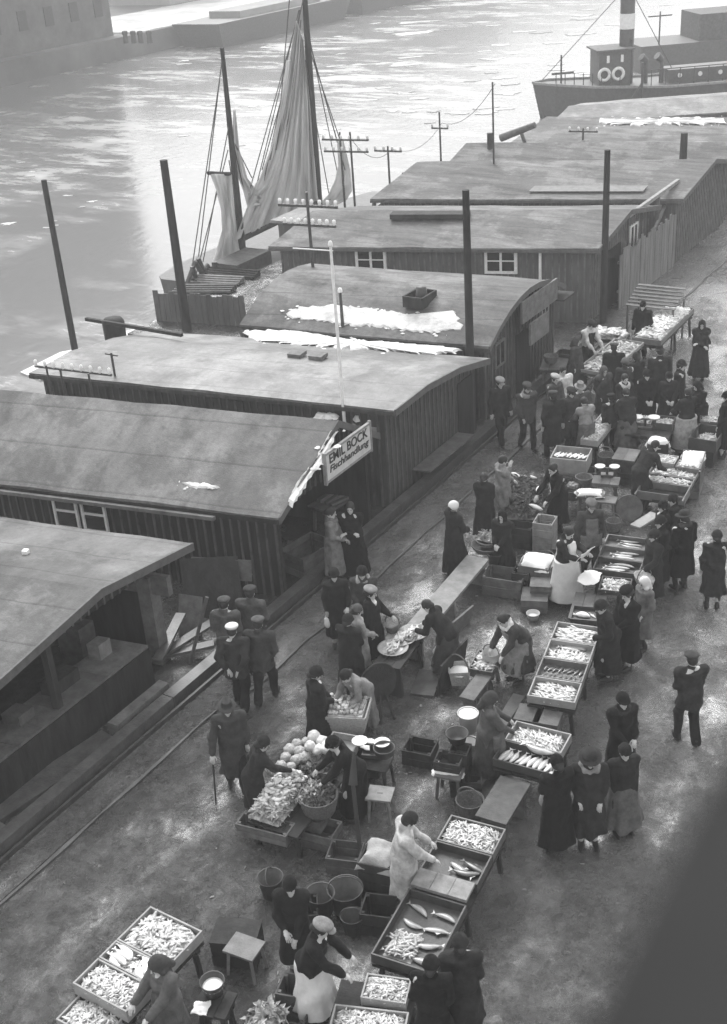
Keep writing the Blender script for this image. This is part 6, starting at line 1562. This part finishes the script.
    Vb, Fb = V.mesh('person')
    me = np_mesh('person', Vb * s, Fb, skinm or SKIN, None)
    ex = MB(); ex.v = [tuple(Vector(v) * s) for v in mbx.v]; ex.f = mbx.f
    if ex.v: me = np_mesh('person', Vb * s, Fb, skinm or SKIN, ex)
    hw = at(hx, hy, float(head[2]) * s)
    c_, s_ = math.cos(yaw), math.sin(yaw); hx_, hy_ = head[0] * s, head[1] * s
    root = link('person', me, None, (hw.x - (c_ * hx_ - s_ * hy_), hw.y - (s_ * hx_ + c_ * hy_), 0)); root.rotation_euler = (0, 0, yaw)
    tag(root, label, 'person', group)
    # clothes ----------------------------------------------
    cr = res * 1.15
    def vol(): return Vol((-.74, -.55, .0), (.74, .95, 1.85), cr)
    def put(name, V_, m, wr=.0052):
        if not (V_.D < 0).any(): return
        X, Y, Z = np.meshgrid(*V_.ax, indexing='ij', sparse=True); w_ = 0
        for q in range(5):
            f_ = rnd.uniform(16, 46); a_ = [rnd.gauss(0, 1) for _ in range(3)]; n_ = math.sqrt(sum(x * x for x in a_)); w_ = w_ + np.sin((X * a_[0] + Y * a_[1] + Z * a_[2] * .6) * f_ / n_ + rnd.uniform(0, 6))
        V_.D = (V_.D + wr * w_).astype(np.float32)
        v_, f_ = V_.mesh(name); return link(name, np_mesh(name, v_ * s, f_, m), root)
    hem = hem if hem is not None else {'jacket': .74, 'long': .46, 'womancoat': .42, 'dress': .72}[out]
    def coat(V_, pad=0.0, sleeves=True, hemz=None, foldamp=.065):
        hz_ = hem if hemz is None else hemz; ph = rnd.uniform(0, 6)
        V_.cap(shL, shR, .08 + pad, k=.06)
        V_.econe(bend((0, -.005, .98)), bend((0, -.005, 1.41)), (.18 * wide + pad, .145 * wide + pad), (.185 * wide + pad, .125 + pad), k=.06)
        if female: V_.ell(bend((0, .075, 1.24)), (.13, .08, .09), k=.05)
        V_.ell(pel + V3(0, -.01, .02), (.19 * wide + pad, .16 * wide + pad, .15), k=.06)
        fl = {'jacket': .0, 'long': .035, 'womancoat': .05, 'dress': .02}[out]
        L_ = max(.0, .9 - hz_); mv = (fL + fR) / 2
        if L_ > 0: V_.econe(V3(0, pel[1] * .4 + (.0), hz_), pel + V3(0, 0, .1), ((.2 + fl * L_ * 2) * wide + pad, (.16 + fl * L_ * 2) * wide + pad + abs(st) * .12), (.18 * wide + pad, .145 * wide + pad), k=.035, folds=(rnd.choice((5, 6, 7)), foldamp, ph))
        if sleeves:
            for S_, E_, H_ in ((shL, eL, hL), (shR, eR, hR)):
                V_.cap(S_, E_, .078 + pad, .064 + pad, k=.035); V_.cap(E_, E_ + (H_ - E_) * .93, .064 + pad, .052 + pad, k=.025)
                m_ = (S_ + E_) / 2; V_.ell(E_ + V3(0, -.015, 0), (.066, .066, .066), k=.03)
        V_.cap(neck - V3(0, .0, .03), neck + V3(0, -.012, .05), .08 + pad, .072 + pad, k=.03)
    V_ = vol(); coat(V_); Dcoat = V_.D.copy()
    cm = wool(tone); put('coat' if out != 'dress' else 'jacket', V_, cm)
    legm = wool(leg if leg is not None else max(.012, tone * .8))
    if out in ('jacket', 'long'):
        V_ = vol()
        for h_, k_, f_ in ((hipL, kL, fL), (hipR, kR, fR)): V_.cap(h_, k_, .105, .08, k=.04); V_.cap(k_, f_ + V3(0, 0, -.02), .08, .068, k=.03)
        V_.ell((0, 0, -.05), (1, 1, .085), k=0, sub=True); put('trousers', V_, legm)
    elif out == 'dress':
        V_ = vol(); hz_ = .13 if skirt is None else skirt[1]; tn = max(.012, tone * .8) if skirt is None else skirt[0]
        V_.econe(V3(0, pel[1] * .3, hz_), pel + V3(0, 0, .06), (.3 * wide, .27 * wide + abs(st) * .1), (.185 * wide, .155 * wide), k=.02, folds=(rnd.choice((7, 8, 9)), .06, rnd.uniform(0, 6)))
        put('skirt', V_, wool(tn) if tn < .5 else CLOTH_A)
    elif out == 'womancoat' and hem > .3:
        V_ = vol()
        if skirt is not None:
            V_.econe(V3(0, pel[1] * .3, skirt[1]), pel + V3(0, 0, -.1), (.22 * wide, .2 * wide), (.18, .15), k=.02, folds=(7, .06, 1.0)); put('skirt', V_, wool(skirt[0])); V_ = vol()
        for k_, f_ in ((kL, fL), (kR, fR)): V_.cap(k_, f_, .062, .044, k=.02)
        put('stockings', V_, wool(.03))
    if apron is not None:
        tn, z0, z1, back = apron; V_ = vol(); D2 = Vol((-.74, -.55, .0), (.74, .95, 1.85), cr); 
        coat(D2, .0, False, hemz=max(z0 - .05, .1), foldamp=.03)
        if out == 'dress': D2.econe(V3(0, pel[1] * .3, .13), pel + V3(0, 0, .06), (.31 * wide, .28 * wide), (.19 * wide, .16 * wide), k=.02)
        g = np.meshgrid(*V_.ax, indexing='ij'); X, Y, Z = g
        # undo the lean above the pelvis
        q1, q2 = Y - pel[1], Z - pel[2]; up = q2 > 0
        Zb = np.where(up, q1 * sl_ + q2 * cl + .94, Z + (.94 - pel[2])); Yb = np.where(up, q1 * cl - q2 * sl_, q1)
        wdt = np.where(Zb > 1.0, .12, .26 if not back else .4)
        reg_ = np.maximum.reduce([np.abs(X) - wdt, z0 - Zb, Zb - z1, (-Yb + .01) if not back else (-Yb - .6)])
        V_.D = np.maximum(D2.D - .036, reg_).astype(np.float32); put('apron', V_, wool(tn) if tn < .5 else CLOTH_A, .002)
    if shawl is not None:
        V_ = vol(); V_.cap(shL, shR, .105, k=.06); V_.econe(bend((0, -.02, 1.05)), bend((0, -.02, 1.4)), (.24, .16), (.17, .13), k=.05, folds=(5, .05, 1.0)); V_.cap(neck - V3(0, 0, .04), neck + V3(0, 0, .03), .085, .075, k=.03)
        put('shawl', V_, wool(shawl) if shawl < .5 else CLOTH_A)
    if collar is not None:
        V_ = vol()
        for k in range(8):
            a0, a1 = 2 * math.pi * k / 8, 2 * math.pi * (k + 1) / 8; rr_ = .1
            V_.cap(bend((rr_ * math.cos(a0) * 1.1, rr_ * math.sin(a0) * .8, 1.44 - .04 * math.sin(a0))), bend((rr_ * math.cos(a1) * 1.1, rr_ * math.sin(a1) * .8, 1.44 - .04 * math.sin(a1))), .045, k=.02)
        put('collar', V_, wool(collar))
    Hs = Matrix.Translation(Vector(head) * s) @ Hm.to_3x3().to_4x4()
    if hat: 
        ht = hat_t if hat_t is not None else (HAIRM if 'hair' in hat else None)
        hat_obj(hat, ht if isinstance(ht, bpy.types.Material) else (CLOTH_A if (ht or 0) >= .5 else wool(ht if ht is not None else max(.012, tone))), root, Hs, s)
        if hat in ('flat_cap', 'bowler_hat', 'felt_hat', 'cloche_hat', 'beret', 'broad_hat', 'knit_cap', 'bonnet'): hat_obj('short_hair' if not female else 'hair', HAIRM, root, Hs @ Matrix.Translation((0, -.004, -.012)), s * .985)
    for x in (-.03, .03): eye_obj(root, Hs, x, s)
    for f_, r_ in ((fL, .12), (fR, -.12)): shoe_obj(root, Vector((f_[0] * s, (f_[1]) * s, max(0, f_[2] - .085) * s)), r_, s)
    root['_hands'] = [float(x) for x in (*(hL * s), *(hR * s))]
    return root
CLOTH_A = mat('apron_linen', .6, rough=.85, var=.15, scale=5, bump=.4, bscale=16)
def hand(o, side):
    h = o['_hands']; i = 0 if side == 'L' else 3; v = Vector(h[i:i + 3]); return o.location + Matrix.Rotation(o.rotation_euler[2], 3, 'Z') @ v
def held_bag(o, side, label, m, w=.2, h=.28, name='shopping_bag', cat='bag'):
    p = hand(o, side) - Vector((0, 0, .08)); V = Vol((-.3, -.2, -.5), (.3, .2, .1), .015); V.ell((0, 0, -.08 - h / 2), (w / 2, .06, h / 2), k=0); V.cap((-.03, 0, -.1), (.03, 0, -.1), .03, k=.04)
    b = thing(name, label, cat, p, o.rotation_euler[2]); link('sack', np_mesh('sack', *V.mesh('sack'), m), b)
    q = MB(); q.path([Vector((w * .3 * math.cos(a), 0, -.1 + .1 * math.sin(a))) for a in np.linspace(0, math.pi, 7)], .008, 5); q.build('handle', m, b); return b
def held_basket(o, side, label, m, r=.19, dz=.0):
    p = hand(o, side); b = thing('carried_basket', label, 'basket', p - Vector((0, 0, .34 + dz)), o.rotation_euler[2])
    q = MB(); q.lathe([(.001, 0), (r * .75, 0), (r * .9, .07), (r, .15), (r * 1.05, .17), (r * .95, .15), (.001, .1)], (0, 0, 0), 18, 1.25, .8); q.build('weave', m, b)
    q = MB(); q.path([Vector((0, r * .8 * math.cos(a), .14 + .22 * math.sin(a))) for a in np.linspace(0, math.pi, 9)], .012, 6); q.build('handle', WICK, b); return b

BLK, DK, MD, GR, LG = .017, .03, .045, .09, .22
# --- the four men walking away on the left
person(224, 604, -14, 'man in grey jacket and grey cap, farthest left of the four men walking together', 'jacket', 'flat_cap', .085, 1.74, stride=.3, leg=.03, hat_t=.07, pose='pocket')
person(250, 593, -14, 'man in grey jacket, farthest ahead of the four men walking together', 'jacket', 'flat_cap', .075, 1.76, stride=-.3, leg=.03, hat_t=.05, pose='pocket')
person(232, 631, -10, 'man in dark jacket with a white topped cap, walking at the rear', 'jacket', 'flat_cap', .036, 1.74, stride=.35, leg=.02, hat_t=.6, pose='back')
person(258, 624, -12, 'man in dark jacket and grey cap walking rearmost beside the white capped man', 'jacket', 'flat_cap', .05, 1.75, stride=-.4, leg=.024, hat_t=.09, pose='pocket')
# --- man with cane and veg stall
o = person(227, 708, 190, 'man in long dark coat and felt hat walking with a cane', 'long', 'felt_hat', DK, 1.74, stride=.4, pose='cane', hat_t=.05, leg=.02, hem=.4)
p = hand(o, 'R') ; q = MB(); q.tube(p + Vector((0, 0, .03)), Vector((p.x - .03, p.y - .06, 0)), .014); tag(q.build('walking_cane', WOOD_D), 'thin walking cane of the man in the long dark coat', 'cane')
person(263, 744, 285, 'woman in dark coat reaching an arm across the vegetable heap', 'womancoat', 'knit_cap', DK, 1.6, lean=22, pose='reachR', hem=.35)
person(333, 744, 100, 'vendor in dark dress and dark hat stooping over the vegetables', 'dress', 'cloche_hat', BLK, 1.64, lean=30, pose='table')
person(316, 674, 285, 'woman in black coat and hat waiting left of the apple basket', 'womancoat', 'cloche_hat', BLK, 1.64, pose='clasp', hem=.35, nod=14)
person(346, 676, 135, 'vendor in pale grey coat bending over the apple basket', 'dress', 'knit_cap', .2, 1.58, lean=40, pose='table', hat_t=.03, skirt=(.15, .2))
# --- group by the plates
o = person(334, 575, 185, 'woman in long black coat holding a white bag near the kerb', 'womancoat', 'cloche_hat', BLK, 1.66, pose='carryL', hem=.28, nod=4)
held_bag(o, 'R', 'white shopping bag held by the woman in long black near the kerb', CLOTH_W, .14, .24)
person(362, 573, 175, 'woman in dark coat with pale fur collar behind the beret woman', 'womancoat', 'cloche_hat', DK, 1.66, pose='clasp', collar=.25, hat_t=.02)
o = person(371, 593, 250, 'woman in black coat and light beret carrying a basket', 'womancoat', 'beret', BLK, 1.66, pose='carryL', hat_t=.22, hem=.3)
held_basket(o, 'L', 'dark basket on the arm of the woman in the light beret', WICK, .17, -.05)
person(348, 621, 330, 'woman in long dark coat and dark hat seen from behind near the plate table', 'womancoat', 'cloche_hat', DK, 1.62, pose='clasp', hem=.3)
person(357, 611, 290, 'woman in pale grey patterned coat between two dark coats', 'womancoat', 'knit_cap', .26, 1.56, pose='clasp', hat_t=.09, hem=.4)
# --- open shop
person(331, 513, 262, 'woman in long light grey coat talking in front of the open shop', 'womancoat', 'hair', .17, 1.68, pose='clasp', hem=.22, collar=.12)
person(350, 508, 172, 'woman in black dress with folded arms in front of the open shop', 'dress', 'hair', BLK, 1.7, pose='fold')
# --- bending women left middle
person(427, 606, 58, 'woman in dark jacket and grey skirt bent over the plate table', 'dress', 'hair', BLK, 1.64, lean=42, pose='table', skirt=(.05, .12), wide=1.08)
person(503, 620, 118, 'vendor in pale apron and white shoulder scarf bending to her tray', 'dress', 'hair', .03, 1.66, lean=38, pose='low', apron=(.22, .3, 1.35, False), skirt=(.06, .3), shawl=None, collar=.6, wide=1.08)
person(491, 699, 275, 'vendor in grey knit jacket and headscarf beside the big fish row', 'dress', 'head_scarf', .085, 1.64, pose='table', skirt=(.05, .2), hat_t=.05, nod=18, apron=(.12, .25, 1.2, False))
# --- produce table and apron woman
o = person(454, 507, 300, 'woman in long black dress and bright white bonnet', 'dress', 'bonnet', BLK, 1.68, pose='clasp', hat_t=.7, hem=.5)
person(484, 478, 340, 'woman in long dark coat seen from behind left of the light coated man', 'womancoat', 'hair', DK, 1.62, hem=.2, pose='clasp')
person(503, 461, 285, 'man in light coat raising a hand to his mouth', 'long', 'short_hair', .2, 1.72, pose='mouth', leg=.04, nod=12)
person(553, 469, 120, 'vendor in black coat leaning over the vegetable table', 'long', 'short_hair', BLK, 1.72, lean=16, pose='table', hem=.3)
person(502, 516, 150, 'woman in black sitting low behind the long crate', 'dress', 'head_scarf', BLK, 1.5, pose='clasp', hat_t=.015)
o = person(569, 533, 225, 'woman in long white apron dress reading a paper', 'dress', 'hair', .03, 1.66, pose='read', nod=26, apron=(.62, .12, 1.38, True), skirt=(.3, .14))
p = hand(o, 'L') * .5 + hand(o, 'R') * .5; cs = cloth_sheet(Fr.raw((0, 0), .42, .34, 0, 0), 0, 'open newspaper held by the woman in the white apron dress', name='newspaper', cat='newspaper', amp=.012); cs.location = p + Vector((.02, -.02, .02)); cs.rotation_euler = (R_(55), 0, o.rotation_euler[2])
person(591, 506, 185, 'bearded man in flat cap and dark waistcoat behind the long fish trays', 'jacket', 'flat_cap', .03, 1.72, pose='down', hat_t=.12, leg=.03, apron=(.12, .75, 1.35, False))
# --- right side of the rows
person(663, 507, 100, 'pale faced woman in black, farthest of three queuing at the long fish trays', 'womancoat', 'knit_cap', BLK, 1.62, hem=.3)
person(660, 522, 112, 'woman in black, middle of three queuing at the long fish trays', 'womancoat', 'cloche_hat', BLK, 1.64, hem=.3)
o = person(654, 536, 110, 'woman in dark coat with a round basket on her arm at the long fish trays', 'womancoat', 'cloche_hat', DK, 1.64, hem=.3, pose='carryL')
held_basket(o, 'L', 'round pale basket on the arm of a woman at the long fish trays', WICK_L, .2, -.02)
person(684, 518, 20, 'big woman in black coat and flower trimmed hat seen from behind', 'womancoat', 'broad_hat', BLK, 1.7, collar=.06, wide=1.15, hem=.4, hat_t=.04)
person(717, 537, 350, 'woman in dark coat stretching out her arm at the right edge', 'womancoat', 'cloche_hat', DK, 1.66, pose='armout', hem=.36)
person(644, 583, 115, 'girl in grey coat and white headscarf behind the dark beret woman', 'womancoat', 'head_scarf', .13, 1.5, hat_t=.5, hem=.35)
person(627, 594, 118, 'woman in black coat and dark beret before the row of four trays', 'womancoat', 'beret', BLK, 1.66, hem=.25, nod=16, pose='clasp')
o = person(601, 607, 100, 'woman in long dark coat stooping with a pale bag at the row of four trays', 'womancoat', 'cloche_hat', DK, 1.66, lean=16, hem=.22, pose='carryL')
held_bag(o, 'R', 'pale bag hanging beside the row of four trays', wool(.3), .2, .26)
person(692, 660, 6, 'man in dark jacket and flat cap walking alone on the right', 'jacket', 'flat_cap', DK, 1.74, stride=.25, pose='clasp', leg=.02, hat_t=.05)
person(623, 701, 195, 'woman in black coat and dark hat, rearmost of the walking group of four', 'womancoat', 'cloche_hat', BLK, 1.68, hem=.3, nod=4, collar=.03)
person(625, 752, 195, 'woman in black jacket over a grey skirt in the walking group of four', 'dress', 'knit_cap', BLK, 1.62, skirt=(.09, .22), hem=.62, pose='pocket')
person(590, 759, 175, 'woman in black coat, white scarf and broad hat in the walking group', 'womancoat', 'broad_hat', BLK, 1.72, hem=.28, nod=10, hat_t=.035, collar=.2)
o = person(557, 764, 15, 'woman in long black coat with a net bag, seen from behind in the walking group', 'womancoat', 'knit_cap', BLK, 1.72, hem=.2, wide=1.06)
held_bag(o, 'L', 'pale net bag held by the black coated woman seen from behind', WICK_L, .18, .26, 'net_bag')
# --- upper crowd
person(702, 325, 165, 'woman in long dark dress and head shawl alone on the open road', 'dress', 'head_scarf', DK, 1.68, pose='fold', shawl=.02)
person(643, 306, 150, 'dark figure under the slatted roof behind the farthest fish heap', 'long', 'knit_cap', BLK, 1.66)
person(591, 325, 215, 'man in dark waistcoat and white sleeves behind the long far table', 'jacket', 'flat_cap', .5, 1.7, lean=16, pose='table', apron=(.02, .75, 1.4, True), leg=.03, hat_t=.03)
person(577, 341, 235, 'person in grey smock beside the man with white sleeves', 'dress', 'head_scarf', .06, 1.62, hat_t=.06, skirt=(.05, .3))
person(563, 371, 200, 'young man in white shirt by the side table', 'jacket', 'short_hair', .55, 1.66, pose='clasp', leg=.05)
person(555, 379, 215, 'person in pale cap and grey jacket in front of the white shirt man', 'jacket', 'flat_cap', .07, 1.64, hat_t=.35, pose='clasp')
person(553, 396, 20, 'man in long dark coat and cap seen from behind near the pale fish crate', 'long', 'flat_cap', DK, 1.74, stride=.2, hem=.4, hat_t=.06)
person(527, 388, 195, 'man in grey jacket with a pale collar walking on the pavement', 'jacket', 'flat_cap', .055, 1.74, stride=.35, collar=.2, leg=.03, pose='pocket')
person(500, 383, 200, 'man in dark suit and pale cap striding along by the sheds', 'jacket', 'flat_cap', DK, 1.76, stride=-.5, hat_t=.2, leg=.02)
person(580, 388, 190, 'man in light felt hat half hidden in the crowd', 'jacket', 'felt_hat', .06, 1.7, hat_t=.2, pose='clasp')
person(584, 402, 25, 'woman in light shawl seen from behind at the bright white fish', 'dress', 'hair', .12, 1.62, shawl=.2, lean=12, pose='table')
person(614, 348, 345, 'man in dark coat and cap at the long far table', 'long', 'flat_cap', DK, 1.72, hat_t=.06)
person(625, 363, 10, 'woman in grey hat seen from behind at the long far table', 'womancoat', 'cloche_hat', .05, 1.64, hat_t=.12)
person(636, 358, 20, 'person in dark coat right of the grey hatted woman', 'womancoat', 'knit_cap', DK, 1.64)
person(625, 379, 195, 'pale faced woman in black with a white neckcloth in the crowd', 'womancoat', 'hair', BLK, 1.66, collar=.4, pose='clasp')
person(647, 375, 185, 'woman in dark hat holding her hands before her in the crowd', 'womancoat', 'cloche_hat', BLK, 1.66, pose='clasp')
person(660, 352, 5, 'broad man in long dark coat seen from behind in the crowd', 'long', 'felt_hat', .032, 1.78, wide=1.15, hem=.35, hat_t=.03)
person(681, 366, 245, 'man in long black coat and bowler hat on the right of the crowd', 'long', 'bowler_hat', BLK, 1.76, hem=.3)
person(697, 386, 120, 'woman in black with covered head leaning in beside the striped skirt', 'womancoat', 'head_scarf', BLK, 1.6, lean=14, pose='clasp')
person(688, 393, 20, 'woman in dark blouse and pale apron over a striped skirt from behind', 'dress', 'hair', .025, 1.66, pose='table', skirt=(.06, .12), apron=(.3, .2, .98, True))
person(626, 393, 10, 'woman in dark jacket and grey skirt bending to the middle tables', 'dress', 'hair', DK, 1.66, lean=14, pose='table', skirt=(.1, .2))
person(655, 446, 298, 'man in dark coat stooping over the board trays', 'long', 'short_hair', DK, 1.74, lean=38, pose='table', hem=.35)
person(727, 397, 60, 'dark coated figure cut by the right edge of the crowd', 'womancoat', 'cloche_hat', BLK, 1.66, hem=.3)
person(673, 500, 105, 'woman in black with pale face at the back of the queue by the fish trays', 'womancoat', 'knit_cap', BLK, 1.62, hem=.3, pose='clasp')
person(571, 393, 205, 'stocky man in dark cap and grey coat inside the upper left crowd', 'long', 'flat_cap', .05, 1.68, hat_t=.03)
person(604, 371, 200, 'woman in grey shawl facing the long far table from the near side', 'womancoat', 'head_scarf', .05, 1.6, hat_t=.09, shawl=.06)
person(669, 377, 175, 'short woman in black hidden behind the broad man in the crowd', 'womancoat', 'cloche_hat', BLK, 1.58, pose='clasp')
person(611, 398, 20, 'boy in dark cap squeezed in beside the long narrow tray', 'jacket', 'flat_cap', DK, 1.45)
# --- lowest part
person(409, 821, 275, 'vendor in long white coat and dark knitted cap at the black trays', 'long', 'knit_cap', .42, 1.7, pose='table', nod=22, hat_t=.03, hem=.3, leg=.04, lean=6)
person(322, 929, 255, 'vendor in dark jersey and long white apron at the bottom edge', 'dress', 'flat_cap', .018, 1.68, lean=20, pose='table', hat_t=.2, skirt=(.62, .15), hem=.88)
person(290, 886, 175, 'dark clad figure standing behind the jersey vendor', 'womancoat', 'knit_cap', BLK, 1.66, pose='clasp', hem=.3)
person(460, 944, 0, 'large figure in black coat right of the bottom edge trays', 'womancoat', 'cloche_hat', BLK, 1.7, wide=1.1, hem=.3)
person(431, 966, 350, 'black coated figure nearest the bottom edge trays', 'womancoat', 'cloche_hat', .015, 1.66, wide=1.05, hem=.3)
person(157, 965, 130, 'vendor in grey coat and dark headscarf behind the bottom left table', 'dress', 'head_scarf', .1, 1.64, pose='table', hat_t=.06, nod=20, skirt=(.08, .2))
